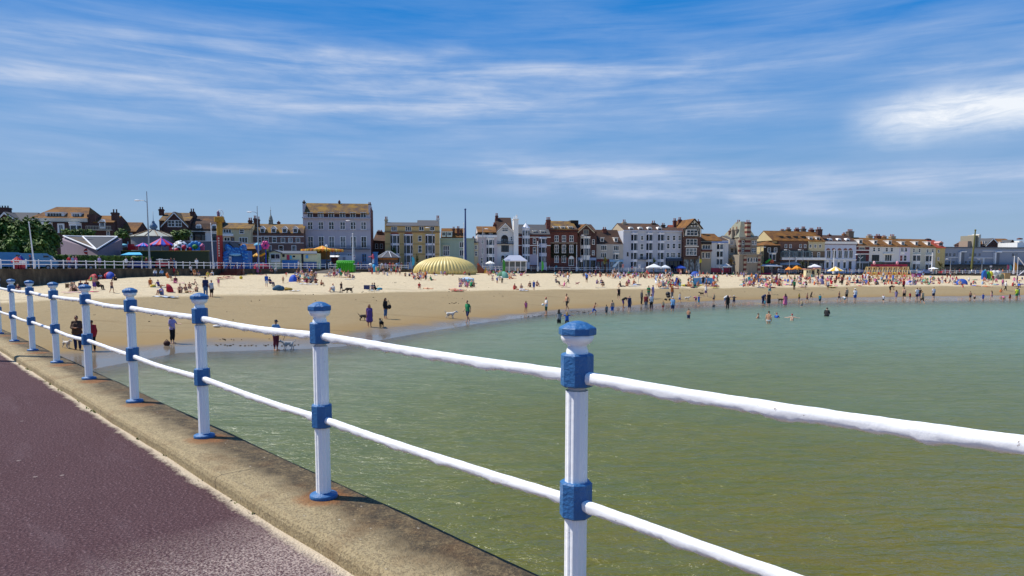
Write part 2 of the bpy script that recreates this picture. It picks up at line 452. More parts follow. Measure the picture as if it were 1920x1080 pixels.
sea = struct(bpy.data.objects.new('sea_water', me)); COL.objects.link(sea)
m, nt, p = newmat('sea_water')
g = geopos(nt); a = nt.nodes.new('ShaderNodeAttribute'); a.attribute_name = 'depth'
out = [n for n in nt.nodes if n.type == 'OUTPUT_MATERIAL'][0]
dn = noise(nt, g, .07, 4, .6)
dd = math_(nt, 'ADD', a.outputs['Fac'], math_(nt, 'MULTIPLY', math_(nt, 'SUBTRACT', dn, .5), .9))
body = ramp(nt, math_(nt, 'MULTIPLY', dd, .3), [(0.0, lin('817f6c')), (.12, lin('777d68')), (.4, lin('687352')), (.62, lin('636a3d')), (.9, lin('626329')), (1.0, lin('656023'))])
big = noise(nt, g, .05, 4, .55)
body = mixc(nt, math_(nt, 'MULTIPLY', ramp(nt, big, [(.52, 0.0), (.66, 1.0)]), .5), body, lin('4f6a4a'))
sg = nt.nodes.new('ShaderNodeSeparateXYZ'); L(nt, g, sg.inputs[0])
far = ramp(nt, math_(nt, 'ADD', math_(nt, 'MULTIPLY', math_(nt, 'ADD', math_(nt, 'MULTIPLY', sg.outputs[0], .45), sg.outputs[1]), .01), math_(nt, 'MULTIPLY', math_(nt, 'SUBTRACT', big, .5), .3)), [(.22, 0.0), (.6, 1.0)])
body = mixc(nt, math_(nt, 'MULTIPLY', far, .75), body, lin('6c8677'))  # offshore teal: sky reflection painted into the body colour, with some water tint
rip = math_(nt, 'ADD', math_(nt, 'MULTIPLY', noise(nt, scaled(nt, g, (.22, .8, 1), R(6)), 1.0, 6, .68, .4), .4), math_(nt, 'MULTIPLY', noise(nt, scaled(nt, g, (.9, 3.0, 1), R(-5)), 1.0, 4, .6, .6), .6))
body = mixc(nt, math_(nt, 'MULTIPLY', ramp(nt, rip, [(.43, 1.0), (.54, 0.0)]), .36), body, lin('4c5e3e'))  # dark sides of the ripples painted into the water colour
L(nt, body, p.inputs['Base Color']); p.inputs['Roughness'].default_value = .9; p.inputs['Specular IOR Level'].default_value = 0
w1 = noise(nt, scaled(nt, g, (.8, 2.2, 1), R(8)), 1.6, 4, .6, .5)
w2 = noise(nt, scaled(nt, g, (1.0, 2.4, 1), R(-14)), 5.5, 3, .55, .3)
w3 = noise(nt, scaled(nt, g, (.35, .9, 1), R(5)), .5, 3, .5, .3)
h = math_(nt, 'ADD', math_(nt, 'MULTIPLY', w1, 1.0), math_(nt, 'ADD', math_(nt, 'MULTIPLY', w2, .22), math_(nt, 'ADD', math_(nt, 'MULTIPLY', w3, 2.6), math_(nt, 'MULTIPLY', noise(nt, scaled(nt, g, (.12, .42, 1), R(4)), 1.0, 4, .6, .3), 3.2))))
b = nt.nodes.new('ShaderNodeBump'); L(nt, h, b.inputs['Height']); b.inputs['Distance'].default_value = .27
L(nt, ramp(nt, a.outputs['Fac'], [(0.0, .12), (.4, 1.0)]), b.inputs['Strength'])
b2 = nt.nodes.new('ShaderNodeBump'); L(nt, h, b2.inputs['Height']); b2.inputs['Distance'].default_value = .11; b2.inputs['Strength'].default_value = 1; L(nt, b2.outputs[0], p.inputs['Normal'])
gl = nt.nodes.new('ShaderNodeBsdfGlossy'); gl.inputs['Roughness'].default_value = .2; L(nt, ramp(nt, a.outputs['Fac'], [(0.0, .05), (.35, .12), (.9, .2)]), gl.inputs['Roughness']); L(nt, b.outputs[0], gl.inputs['Normal'])
fr = nt.nodes.new('ShaderNodeFresnel'); fr.inputs['IOR'].default_value = 1.33; L(nt, b.outputs[0], fr.inputs['Normal'])
tr = nt.nodes.new('ShaderNodeBsdfTransparent')
ms = nt.nodes.new('ShaderNodeMixShader'); ms2 = nt.nodes.new('ShaderNodeMixShader')
L(nt, ramp(nt, a.outputs['Fac'], [(0.0, .0), (.05, .35), (.3, .88), (.6, 1.0)]), ms.inputs[0]); L(nt, tr.outputs[0], ms.inputs[1]); L(nt, p.outputs[0], ms.inputs[2])
L(nt, fr.outputs[0], ms2.inputs[0]); L(nt, ms.outputs[0], ms2.inputs[1]); L(nt, gl.outputs[0], ms2.inputs[2])
L(nt, ms2.outputs[0], out.inputs[0])
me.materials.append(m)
def sheet(name, xs, ys, z, mat):
 o = MB().add([(xs[0], ys[0], z), (xs[1], ys[0], z), (xs[1], ys[1], z), (xs[0], ys[1], z)], [(0, 1, 2, 3)]).build(name, mat); return struct(o)
sheet('ground', (-2500, 3500), (-900, 3500), -3.7, paint('7d735c', .9, .2, .1))
# ------------------------------------------------------------------ promenade, road and the land behind
def strip(px0, px1, step, back0, back1, dz):
 vs, fs = [], []; k = 0; px = px0
 while px <= px1:
  a, b_ = prom(px, back=back0), prom(px, back=back1)
  vs += [(a.x, a.y, a.z + dz), (b_.x, b_.y, b_.z + dz)]; k += 1; px += step
 for i in range(k - 1): fs.append((2 * i, 2 * i + 2, 2 * i + 3, 2 * i + 1))
 return MB().add(vs, fs)
m, nt, p = newmat('promenade_paving'); g = geopos(nt)
c = mixc(nt, noise(nt, g, .4, 6, .6), lin('a59c98'), lin('8d8582')); L(nt, c, p.inputs['Base Color']); p.inputs['Roughness'].default_value = .9
struct(strip(-900, 2700, 20, -.4, 10, 0).build('promenade', m))
m, nt, p = newmat('road_asphalt'); g = geopos(nt)
L(nt, mixc(nt, noise(nt, g, .8, 6, .6), lin('4a4a4c'), lin('3d3d40')), p.inputs['Base Color']); p.inputs['Roughness'].default_value = .9
struct(strip(-900, 2700, 20, 10, 21, -.1).build('road', m))
struct(strip(-900, 2700, 20, 10, 10.25, .01).build('kerb_strip', paint('b5b0a8', .9)))
struct(strip(-900, 2700, 20, 21, 120, .02).build('pavement', paint('8b8580', .9, .2, .3)))
m, nt, p = newmat('sea_wall_stone'); g = geopos(nt)
f = noise(nt, scaled(nt, g, (1, 1, .35)), .9, 7, .7)
c = ramp(nt, f, [(.3, lin('3a3128')), (.55, lin('5a4d3c')), (.75, lin('857660'))]); L(nt, c, p.inputs['Base Color']); p.inputs['Roughness'].default_value = .95
bump(nt, p, f, .6, .1)
vs, fs = [], []; k = 0; px = -900
while px <= 2700:
 e = edge_pt(px); q = prom(px, back=-.4); r_ = prom(px, back=.8)
 vs += [(q.x, q.y, -2), (q.x, q.y, q.z - .03), (r_.x, r_.y, r_.z - .03)]; k += 1; px += 20
for i in range(k - 1):
 o = 3 * i; fs += [(o, o + 3, o + 4, o + 1), (o + 1, o + 4, o + 5, o + 2)]
w = MB().add(vs, fs).build('sea_wall', m)
tag(w, 'dark stained stone sea wall under the promenade railing', 'sea wall')
struct(strip(-900, 2700, 20, -.55, .25, .035).build('promenade_kerb', paint('a8a19a', .85)))
# ------------------------------------------------------------------ the pier we stand on
HK = 1.395                                    # camera above the kerb top
ZK = CAMZ - HK; ZD = ZK - .09
dr = ray(-245, HOR); PD = Vector((dr.x, dr.y, 0)).normalized()      # along the railing, away from us
PN = Vector((PD.y, -PD.x, 0))                                        # towards the sea
def off(px, py, z): return at_Z(px, py, z).dot(PN)
O_POST = off(607, 932, ZK); O_OUT = off(560, 870, ZK) ; O_IN = off(354, 884, ZD + .0)
T_P2 = at_Z(607, 932, ZK).dot(PD)
def pier(t, o, z): return PD * t + PN * o + Vector((0, 0, z))
PIER_ROT = math.atan2(PD.y, PD.x)
T0, T1 = -14, 70
def pierbox(name, o0, o1, z0, z1, mat, n=1):
 mb = MB().box(T0, T1, -o1, -o0, z0, z1)
 o = mb.build(name, mat); o.rotation_euler.z = PIER_ROT; return struct(o)
m, nt, p = newmat('pier_asphalt')
co = objco(nt); sep = nt.nodes.new('ShaderNodeSeparateXYZ'); L(nt, co, sep.inputs[0])
f1 = noise(nt, co, .8, 6, .6); f2 = noise(nt, co, 60, 4, .6); f3 = noise(nt, co, 5, 6, .7); vor = N(nt, 'TexVoronoi', feature='F1'); vor.inputs['Scale'].default_value = 3.2; L(nt, co, vor.inputs['Vector'])
c = mixc(nt, f1, lin('50383a'), lin('614a4d'))
c = mixc(nt, math_(nt, 'MULTIPLY', ramp(nt, f2, [(.4, 1.0), (.5, 0.0)]), .5), c, lin('35282e'))
c = mixc(nt, math_(nt, 'MULTIPLY', ramp(nt, f2, [(.57, 0.0), (.64, 1.0)]), .5), c, lin('8d777a'))
speck = math_(nt, 'LESS_THAN', vor.outputs['Distance'], .05); c = mixc(nt, math_(nt, 'MULTIPLY', speck, .45), c, lin('b5a9a0'))
dist = math_(nt, 'SUBTRACT', sep.outputs[1], -O_IN)           # metres inward from the kerb
drift = math_(nt, 'SUBTRACT', math_(nt, 'MULTIPLY', math_(nt, 'MULTIPLY', f3, ramp(nt, noise(nt, co, 1.3, 4), [(.3, .25), (.7, 1.0)])), .17), math_(nt, 'ADD', dist, math_(nt, 'MULTIPLY', noise(nt, co, 1.1, 3), -.05)))
sandm = ramp(nt, math_(nt, 'ADD', drift, math_(nt, 'MULTIPLY', math_(nt, 'SUBTRACT', noise(nt, co, 30, 4, .7), .5), .09)), [(.0, 0.0), (.05, 1.0)])
wear = ramp(nt, noise(nt, scaled(nt, co, (.5, 2.2, 1)), 1.1, 6, .7), [(.55, 0.0), (.8, 1.0)])
c = mixc(nt, math_(nt, 'MULTIPLY', wear, .4), c, lin('7d6c70'))
grit = ramp(nt, math_(nt, 'SUBTRACT', noise(nt, co, 85, 4, .75), math_(nt, 'MULTIPLY', dist, .10)), [(.40, 0.0), (.56, 1.0)])
near = ramp(nt, math_(nt, 'ADD', math_(nt, 'MULTIPLY', sep.outputs[0], .2), math_(nt, 'MULTIPLY', noise(nt, co, 2.5, 3), .08)), [(.74, 1.0), (.88, .0)])
c = mixc(nt, math_(nt, 'MULTIPLY', math_(nt, 'MULTIPLY', grit, near), .85), c, lin('bcaaa0'))
c = mixc(nt, math_(nt, 'MULTIPLY', sandm, .9), c, lin('cfc0a8'))
L(nt, c, p.inputs['Base Color']); p.inputs['Roughness'].default_value = .9; p.inputs['Specular IOR Level'].default_value = .1
bump(nt, p, math_(nt, 'ADD', math_(nt, 'MULTIPLY', f2, 1.4), math_(nt, 'MULTIPLY', sandm, .8)), .9, .015)
pierbox('pier_deck', -16, O_IN + .012, ZD - 3, ZD, m)
m, nt, p = newmat('kerb_concrete')
co = objco(nt); sep = nt.nodes.new('ShaderNodeSeparateXYZ'); L(nt, co, sep.inputs[0])
v = N(nt, 'TexVoronoi'); v.inputs['Scale'].default_value = 70; L(nt, co, v.inputs['Vector'])
f1 = noise(nt, co, 2.6, 8, .75); f2 = noise(nt, co, 9, 5, .7); f3 = noise(nt, co, 62, 4, .7)
c = mixc(nt, f2, lin('9c8963'), lin('c0ac84'))
c = mixc(nt, math_(nt, 'MULTIPLY', ramp(nt, f3, [(.48, 0.0), (.58, 1.0)]), .6), c, lin('6b5b40'))
c = mixc(nt, math_(nt, 'MULTIPLY', ramp(nt, v.outputs['Distance'], [(.12, 1.0), (.25, 0.0)]), .25), c, lin('d4c8ae'))
k = math_(nt, 'MULTIPLY', math_(nt, 'ADD', sep.outputs[1], O_OUT), 1 / (O_OUT - O_IN))  # 0 outer .. 1 inner
stain = ramp(nt, math_(nt, 'ADD', k, math_(nt, 'MULTIPLY', math_(nt, 'SUBTRACT', f1, .5), .8)), [(.38, 1.0), (.74, 0.0)])
c = mixc(nt, math_(nt, 'MULTIPLY', stain, .92), c, ramp(nt, math_(nt, 'ADD', math_(nt, 'MULTIPLY', f3, .6), math_(nt, 'MULTIPLY', f2, .4)), [(.38, lin('20170d')), (.50, lin('4f4029')), (.62, lin('8c7854'))]))
c = mixc(nt, math_(nt, 'MULTIPLY', ramp(nt, noise(nt, co, 2.3, 4, .6), [(.52, 0.0), (.7, 1.0)]), .45), c, lin('6e4a22'))
per = math_(nt, 'ABSOLUTE', math_(nt, 'SUBTRACT', math_(nt, 'FRACT', math_(nt, 'ADD', math_(nt, 'MULTIPLY', math_(nt, 'SUBTRACT', sep.outputs[0], T_P2), .5), .5)), .5))
rx = math_(nt, 'MULTIPLY', per, 2.0); ry = math_(nt, 'SUBTRACT', sep.outputs[1], -O_POST)
rr = math_(nt, 'SQRT', math_(nt, 'ADD', math_(nt, 'MULTIPLY', rx, rx), math_(nt, 'MULTIPLY', ry, ry)))
rust = ramp(nt, math_(nt, 'SUBTRACT', math_(nt, 'ADD', rr, .0), math_(nt, 'MULTIPLY', f2, .22)), [(.0, 1.0), (.09, 0.0)])
c = mixc(nt, math_(nt, 'MULTIPLY', rust, .5), c, lin('9a5a1c'))
jn = math_(nt, 'ABSOLUTE', math_(nt, 'SUBTRACT', math_(nt, 'FRACT', math_(nt, 'MULTIPLY', math_(nt, 'ADD', sep.outputs[0], math_(nt, 'MULTIPLY', f2, .02)), .31)), .5))
c = mixc(nt, math_(nt, 'MULTIPLY', math_(nt, 'LESS_THAN', jn, .0022), .6), c, lin('3a3022'))
vs_ = N(nt, 'TexVoronoi'); vs_.inputs['Scale'].default_value = 6.5; L(nt, scaled(nt, co, (1, 1.6, 1)), vs_.inputs['Vector'])
c = mixc(nt, math_(nt, 'MULTIPLY', ramp(nt, math_(nt, 'ADD', vs_.outputs['Distance'], math_(nt, 'MULTIPLY', f2, .12)), [(.10, 1.0), (.13, 0.0)]), .55), c, lin('cfc6b4'))
L(nt, c, p.inputs['Base Color']); p.inputs['Roughness'].default_value = .9
bump(nt, p, math_(nt, 'ADD', f3, math_(nt, 'MULTIPLY', f2, .7)), 1.0, .02)
mb = MB()
prf = [(-O_IN, ZD - .2), (-O_IN, ZK - .035), (-O_IN - .012, ZK - .012), (-O_IN - .045, ZK), (-O_OUT + .012, ZK), (-O_OUT, ZK - .012), (-O_OUT, ZK - .30), (-O_OUT + .03, ZK - .30), (-O_OUT + .03, ZD - .2)]
n = len(prf); NS = 160
for i in range(NS + 1):
 t = T0 + (T1 - T0) * i / NS
 for (y, z) in prf: mb.v.append((t, y + .006 * math.sin(t * 2.1 + y) + .004 * math.sin(t * 7), z))
for i in range(NS):
 for j in range(n):
  mb.f.append([i * n + j, i * n + (j + 1) % n, (i + 1) * n + (j + 1) % n, (i + 1) * n + j]); mb.mi.append(0); mb.sm.append(False)
o = mb.build('pier_kerb', m); o.rotation_euler.z = PIER_ROT; struct(o)
pierbox('pier_wall', -15.9, O_OUT - .03, -3.65, ZD - .2, paint('3b352c', .95, .3, .8))
mb = MB()
for i in range(150):
 t = rnd.uniform(1.2, 14); c_ = pier(t, O_IN - rnd.uniform(-.004, .02), ZD)
 if math.sin(t * 3.1) + math.sin(t * 7.7) < .5: continue
 for _ in range(5):
  a = rnd.uniform(0, 6.28); h = rnd.uniform(.008, .022); q = c_ + Vector((rnd.uniform(-.02, .02), rnd.uniform(-.02, .02), 0))
  d1 = Vector((math.cos(a), math.sin(a), 0)) * .006
  mb.add([q - d1, q + d1, q + Vector((d1.y * 2, -d1.x * 2, h))], [(0, 1, 2)])
o = mb.build('grass', paint('5d6b25', .9)); o['kind'] = 'stuff'; o['label'] = 'moss and grass tufts in the joint beside the kerb'; o['category'] = 'grass'
# ------------------------------------------------------------------ the blue and white railing
H = 1.2
m, nt, p = newmat('white_gloss_paint')
co = objco(nt); f = noise(nt, co, 24, 5, .65); f2 = noise(nt, co, 6, 4)
c = mixc(nt, ramp(nt, noise(nt, co, 40, 4, .7), [(.68, 0.0), (.74, 1.0)]), lin('fbfbfb'), lin('cdc8c2'))
L(nt, c, p.inputs['Base Color']); p.inputs['Roughness'].default_value = .35; c = mixc(nt, ramp(nt, noise(nt, co, 15, 7, .7), [(.665, 0.0), (.685, 1.0)]), c, lin('8a7668')); L(nt, c, p.inputs['Base Color']); bump(nt, p, math_(nt, 'ADD', f, f2), .3, .006); WHITE = m
m, nt, p = newmat('blue_gloss_paint')
co = objco(nt); f = noise(nt, co, 70, 4, .6); f2 = noise(nt, co, 8, 4)
c = mixc(nt, f2, lin('275f95'), lin('346ea4')); c = mixc(nt, ramp(nt, noise(nt, co, 45, 4, .7), [(.69, 0.0), (.74, 1.0)]), c, lin('8db0d6'))
L(nt, c, p.inputs['Base Color']); p.inputs['Roughness'].default_value = .45; bump(nt, p, f, .8, .008); BLUE = m
def fluted(r, z0, z1, mb, nfl=12, c=(0, 0, 0)):
 pts = []
 for i in range(nfl * 4):
  t = 2 * math.pi * i / (nfl * 4); k = (i % 4)
  pts.append((t, r * (1.0 if k == 0 else .965 if k in (1, 3) else .92)))
 v = [(c[0] + rr_ * math.cos(t), c[1] + rr_ * math.sin(t), z) for z in (z0, z1) for t, rr_ in pts]
 n = len(pts); f = [(i, (i + 1) % n, (i + 1) % n + n, i + n) for i in range(n)]
 mb.add(v, f)
def octo(r, z0, z1, mb, bev=.006):
 mb.lathe([(r - bev, z0), (r, z0 + bev), (r, z1 - bev), (r - bev, z1)], 8, rot=math.pi / 8 + .25)
rail_root = empty('pier_railing', pier(T_P2, O_POST, ZK), PIER_ROT)
tag(rail_root, 'white pier railing with blue caps and collars along the kerb', 'railing')
SP = 2.09
def post_parts():
 r = .0445
 post = MB(); fluted(r, .02, .93, post); post.lathe([(.034, .93), (.036, 1.03), (.043, 1.07), (.041, 1.085), (.036, 1.10), (.039, 1.106), (.054, 1.114), (.062, 1.128), (.063, 1.15)], 24)
 for fc in range(len(post.f)): post.sm[fc] = fc >= 48
 cap = MB(); cap.lathe([(.068, 1.143), (.072, 1.146), (.072, 1.168), (.069, 1.172), (.036, 1.190), (.012, 1.196), (.001, 1.1965)], 8, rot=math.pi / 8 + .25)
 c1 = MB(); octo(.063, .945, 1.072, c1)
 c2 = MB(); octo(.063, .435, .575, c2)
 base = MB(); base.sh(); base.lathe([(.080, -.004), (.083, 0), (.083, .018), (.078, .024), (.05, .028), (.046, .034)], 28)
 return post, cap, c1, c2, base
proto = None
for k in range(-3, 26):
 if proto is None:
  po, ca, c1, c2, ba = post_parts()
  proto = po.build('railing_post', WHITE, rail_root)
  ca.build('post_cap', BLUE, proto); c1.build('post_collar', BLUE, proto); c2.build('post_collar', BLUE, proto); ba.build('base_flange', BLUE, proto)
  o = proto
 else:
  o = copy_tree(proto, rail_root)
 o.location = (k * SP, 0, 0); o.rotation_euler = (0, rnd.uniform(-.004, .004), rnd.uniform(-.03, .03))
def railmesh(z, r):
 """a rail of thick old paint: bent a little between the posts, with lumps and drips below"""
 mb = MB().sh(); n = 16; x = -3 * SP; xs = []
 while x <= 25 * SP:
  xs.append(x); x += .02 if x < 12 else .08
 ph = z * 9
 for x in xs:
  s_ = (x / SP) % 1.0
  sag = -.012 * math.sin(math.pi * s_) + .006 * math.sin(x * 1.7 + ph); sw = .006 * math.sin(x * 1.3 + ph)
  for i in range(n):
   t = 2 * math.pi * i / n; rr_ = r / (abs(math.cos(t)) ** 2.6 + abs(math.sin(t)) ** 2.6) ** .385 * (1 + .025 * math.sin(x * 11 + i * 1.1 + ph) + .03 * math.sin(x * 37 + i * 2 + ph) + .05 * (rnd.random() - .5))
   dz = rr_ * math.sin(t) * 1.06
   if math.sin(t) < -.3:
    dz -= .008 * max(0, math.sin(x * 23 + ph) * math.sin(x * 9.1)) + .007 * rnd.random() * (1 if rnd.random() < .4 else 0)
   mb.v.append((x, rr_ * math.cos(t) + sw, z + sag + dz))
 for j in range(len(xs) - 1):
  for i in range(n):
   k = (i + 1) % n; mb.f.append([j * n + i, j * n + k, (j + 1) * n + k, (j + 1) * n + i]); mb.mi.append(0); mb.sm.append(True)
 return mb
railmesh(.99, .0205).build('top_rail', WHITE, rail_root); railmesh(.49, .019).build('lower_rail', WHITE, rail_root)
# ------------------------------------------------------------------ seafront buildings
GL = glassmat(); WT = paint('ece9e4', .6, .1); STONE = wallmat('b9aa92'); DARKW = paint('24211f', .7, .2)
BRICK = brickmat('5f2a22', '74362b'); BRICKD = brickmat('432522', '57302a'); RED_POT = paint('9a5238', .9, .3)
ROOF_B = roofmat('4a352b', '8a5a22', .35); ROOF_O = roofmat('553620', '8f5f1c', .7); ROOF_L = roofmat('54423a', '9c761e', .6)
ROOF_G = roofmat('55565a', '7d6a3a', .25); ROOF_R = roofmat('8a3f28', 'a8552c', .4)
class Bld:
 def __init__(s, label, cat, px0, Y, yaw=8, name='building', group=None, D=10, z=None):
  e = edge_pt(px0); s.z = e.z if z is None else z
  p = at_Y(px0, HOR, Y); s.P = Vector((p.x, Y, s.z)); th = R(yaw)
  s.xh = Vector((math.cos(th), math.sin(th), 0)); s.yh = Vector((-math.sin(th), math.cos(th), 0)); s.D = D
  s.o = empty(name, s.P, th); tag(s.o, label, cat, group)
 def uv(s, px, py, w=0):
  d = ray(px, py); C = Vector((0, 0, CAMZ)); Q = s.P + s.yh * w
  t = (Q - C).dot(s.yh) / d.dot(s.yh); q = C + d * t - s.P
  return q.dot(s.xh), q.z
 def u(s, px, w=0): return s.uv(px, HOR, w)[0]
 def v(s, px, py, w=0): return s.uv(px, py, w)[1]
 def b(s, mb, name, mat, parent=None):
  return mb.build(name, mat, parent or s.o)
 def wall(s, x0, x1, yt, mat, D=None, w=0, yb=None, name='wall'):
  D = D or s.D; u0, u1 = s.u(x0, w), s.u(x1, w); v1 = s.v((x0 + x1) / 2, yt, w); v0 = -.6 if yb is None else s.v((x0 + x1) / 2, yb, w)
  s.b(MB().box(u0, u1, w, w + D, v0, v1), name, mat); return s
 def win(s, x0, x1, y0, y1, nx=1, ny=2, mat=None, w=0, ft=.10, arch=False, name='window', pane=None):
  mat = mat or WT; xm = (x0 + x1) / 2
  u0, u1 = s.u(x0, w), s.u(x1, w); v1, v0 = s.v(xm, y0, w), s.v(xm, y1, w)
  f = MB(); a, c = w - .075, w + .02
  f.box(u0, u0 + ft, a, c, v0, v1); f.box(u1 - ft, u1, a, c, v0, v1)
  f.box(u0 - .04, u1 + .04, a - .06, c, v0 - .09, v0 + .05); f.box(u0 + ft, u1 - ft, a + .002, c, v1 - ft, v1 + .002)
  for i in range(1, nx):
   q = u0 + (u1 - u0) * i / nx; f.box(q - .05, q + .05, a + .01, c, v0 + .05, v1 - ft)
  for i in range(1, ny):
   q = v0 + (v1 - v0) * i / ny; f.box(u0 + ft, u1 - ft, a + .016, c, q - .035, q + .035)
  if arch:
   r = (u1 - u0) / 2; pts = [((u0 + u1) / 2 + r * math.cos(math.pi * k / 10), v1 + r * math.sin(math.pi * k / 10)) for k in range(11)]
   f.prism(pts, a + .004, c)
  fo = s.b(f, name, mat)
  s.b(MB().box(u0 + ft * .6, u1 - ft * .6, w - .03, w + .03, v0 + .02, v1 - ft * .5), 'pane', pane or GL, fo); return s
 def wins(s, xs, wd, y0, y1, *a, **k):
  for x in xs: s.win(x - wd / 2, x + wd / 2, y0, y1, *a, **k)
  return s
 def band(s, x0, x1, y0, y1, mat, proj=.18, w=0, name='cornice'):
  u0, u1 = s.u(x0, w), s.u(x1, w); xm = (x0 + x1) / 2; v1, v0 = s.v(xm, y0, w), s.v(xm, y1, w)
  s.b(MB().box(u0, u1, w - proj, w + .05, v0, v1), name, mat); return s
 def bay(s, x0, x1, y0, y1, floors, mat=None, d=.9, cant=.32, ny=1, cap=True, base=True, pmat=None):
  mat = mat or WT; u0, u1 = s.u(x0), s.u(x1); xm = (x0 + x1) / 2; c = (u1 - u0) * cant * .8
  v1, v0 = s.v(xm, y0, -d), (s.v(xm, y1, -d) if not base else max(-.3, s.v(xm, y1, -d)))
  pl = [(u0, .02), (u0 + c, -d), (u1 - c, -d), (u1, .02)]
  m = MB().slab(pl, v0, v1)
  if cap:
   q = [(u0 - .12, .02), (u0 + c - .08, -d - .15), (u1 - c + .08, -d - .15), (u1 + .12, .02)]
   m.slab(q, v1, v1 + .18)
  for (fy0, fy1) in floors:
   b1 = s.v(xm, fy1, -d); q = [(u0 - .06, .02), (u0 + c - .04, -d - .08), (u1 - c + .04, -d - .08), (u1 + .06, .02)]
   m.slab(q, b1 - .2, b1 - .08)
  o = s.b(m, 'bay_window', mat)
  for (fy0, fy1) in floors:
   t, b_ = s.v(xm, fy0, -d), s.v(xm, fy1, -d)
   g = (u1 - u0 - 2 * c) ; n = 2 if g > 1.6 else 1
   for i in range(n):
    a0 = u0 + c + g * i / n + .09; a1 = u0 + c + g * (i + 1) / n - .09
    s.b(MB().box(a0, a1, -d - .02, -d + .05, b_, t), 'pane', GL, o)
    if ny > 1:
     pass
   for sgn in (0, 1):
    A = Vector((u0, .02)) if sgn == 0 else Vector((u1, .02)); B = Vector((u0 + c, -d)) if sgn == 0 else Vector((u1 - c, -d))
    p, q = A.lerp(B, .16), A.lerp(B, .86); n_ = Vector((-(q - p).y, (q - p).x)).normalized() * .02
    if n_.y > 0: n_ = -n_
    p2, q2 = p + n_, q + n_
    if sgn: p2, q2 = q2, p2
    s.b(MB().quadplate((p2.x, p2.y, b_), (q2.x, q2.y, b_), (q2.x, q2.y, t), (p2.x, p2.y, t), .05), 'pane', GL, o)
  return s
 def rside(s, x0, x1, ye, yr, mat, gab=None, D=None, over=.3, w=0):
  D = D or s.D; xm = (x0 + x1) / 2; u0, u1 = s.u(x0, w), s.u(x1, w); ve = s.v(xm, ye, w); vr = s.v(xm, yr, w + D / 2)
  k = (vr - ve) / (D / 2)
  poly = [(w - over, ve - over * k), (w + D / 2, vr), (w + D + over, ve - over * k), (w + D + over, ve - over * k + .15), (w + D / 2, vr + .15), (w - over, ve - over * k + .15)]
  m = MB()
  for a, b_ in ((0, 1), (1, 2)):
   q = [poly[a], poly[b_], poly[5 - b_ if b_ != 2 else 3], poly[5 - a if a else 5]]
   if a == 0: q = [poly[0], poly[1], poly[4], poly[5]]
   else: q = [poly[1], poly[2], poly[3], poly[4]]
   m.add([(u0, y, z) for y, z in q] + [(u1, y, z) for y, z in q], [(0, 1, 2, 3), (7, 6, 5, 4), (0, 4, 5, 1), (1, 5, 6, 2), (2, 6, 7, 3), (3, 7, 4, 0)])
  s.b(m, 'roof', mat)
  if gab:
   e = .06
   m2 = MB().add([(u0 + e, w, ve - .02), (u0 + e, w + D / 2, vr - .02), (u0 + e, w + D, ve - .02), (u1 - e, w, ve - .02), (u1 - e, w + D / 2, vr - .02), (u1 - e, w + D, ve - .02)], [(0, 2, 1), (3, 4, 5), (0, 1, 4, 3), (1, 2, 5, 4), (0, 3, 5, 2)])
   s.b(m2, 'gable', gab)
  return s
 def mans(s, x0, x1, ye, ym, yr, mat, D=None, inset=1.2, gab=None):
  D = D or s.D; xm = (x0 + x1) / 2; u0, u1 = s.u(x0), s.u(x1); ve = s.v(xm, ye); vm = s.v(xm, ym, inset); vr = s.v(xm, yr, D / 2)
  q = [(0, ve), (inset, vm), (D / 2, vr), (D - inset, vm), (D, ve)]
  m = MB().add([(u0, y, z) for y, z in q] + [(u1, y, z) for y, z in q], [(0, 1, 2, 3, 4), (9, 8, 7, 6, 5), (0, 5, 6, 1), (1, 6, 7, 2), (2, 7, 8, 3), (3, 8, 9, 4), (4, 9, 5, 0)])
  s.b(m, 'roof', mat); return s
 def rfront(s, x0, x1, ye, ya, mat, gab, barge=None, D=None, xa=None, w=0, over=.35, bw=.28):
  D = D or s.D; xa = xa or (x0 + x1) / 2; u0, u1, ua = s.u(x0, w), s.u(x1, w), s.u(xa, w); ve, va = s.v(xa, ye, w), s.v(xa, ya, w)
  s.b(MB().prism([(u0, ve - .02), (u1, ve - .02), (ua, va - .2)], w, w + D), 'gable', gab)
  m = MB(); f = w - over
  m.quadplate((u0 - .25, f, ve - .15), (ua, f, va), (ua, w + D, va), (u0 - .25, w + D, ve - .15), -.16)
  m.quadplate((ua, f, va), (u1 + .25, f, ve - .15), (u1 + .25, w + D, ve - .15), (ua, w + D, va), -.16)
  s.b(m, 'roof', mat)
  if barge:
   m = MB()
   m.prism([(u0 - .3, ve - .2), (u0 - .3, ve - .2 - bw), (ua, va - bw - .02), (ua, va + .02)], f - .08, f + .02)
   m.prism([(ua, va + .02), (ua, va - bw - .02), (u1 + .3, ve - .2 - bw), (u1 + .3, ve - .2)], f - .08, f + .02)
   s.b(m, 'bargeboard', barge)
  return s
 def hip(s, x0, x1, ye, yr, xr0, xr1, mat, D=None, over=.4, w=0):
  D = D or s.D; xm = (x0 + x1) / 2; u0, u1 = s.u(x0, w) , s.u(x1, w); ve = s.v(xm, ye, w); vr = s.v(xm, yr, w + D / 2); a, b_ = s.u(xr0, w + D / 2), s.u(xr1, w + D / 2)
  v = [(u0, w - over, ve), (u1, w - over, ve), (u1, w + D + over, ve), (u0, w + D + over, ve), (a, w + D / 2, vr), (b_, w + D / 2, vr)]
  s.b(MB().add(v, [(0, 1, 5, 4), (1, 2, 5), (2, 3, 4, 5), (3, 0, 4), (3, 2, 1, 0)]), 'roof', mat); return s
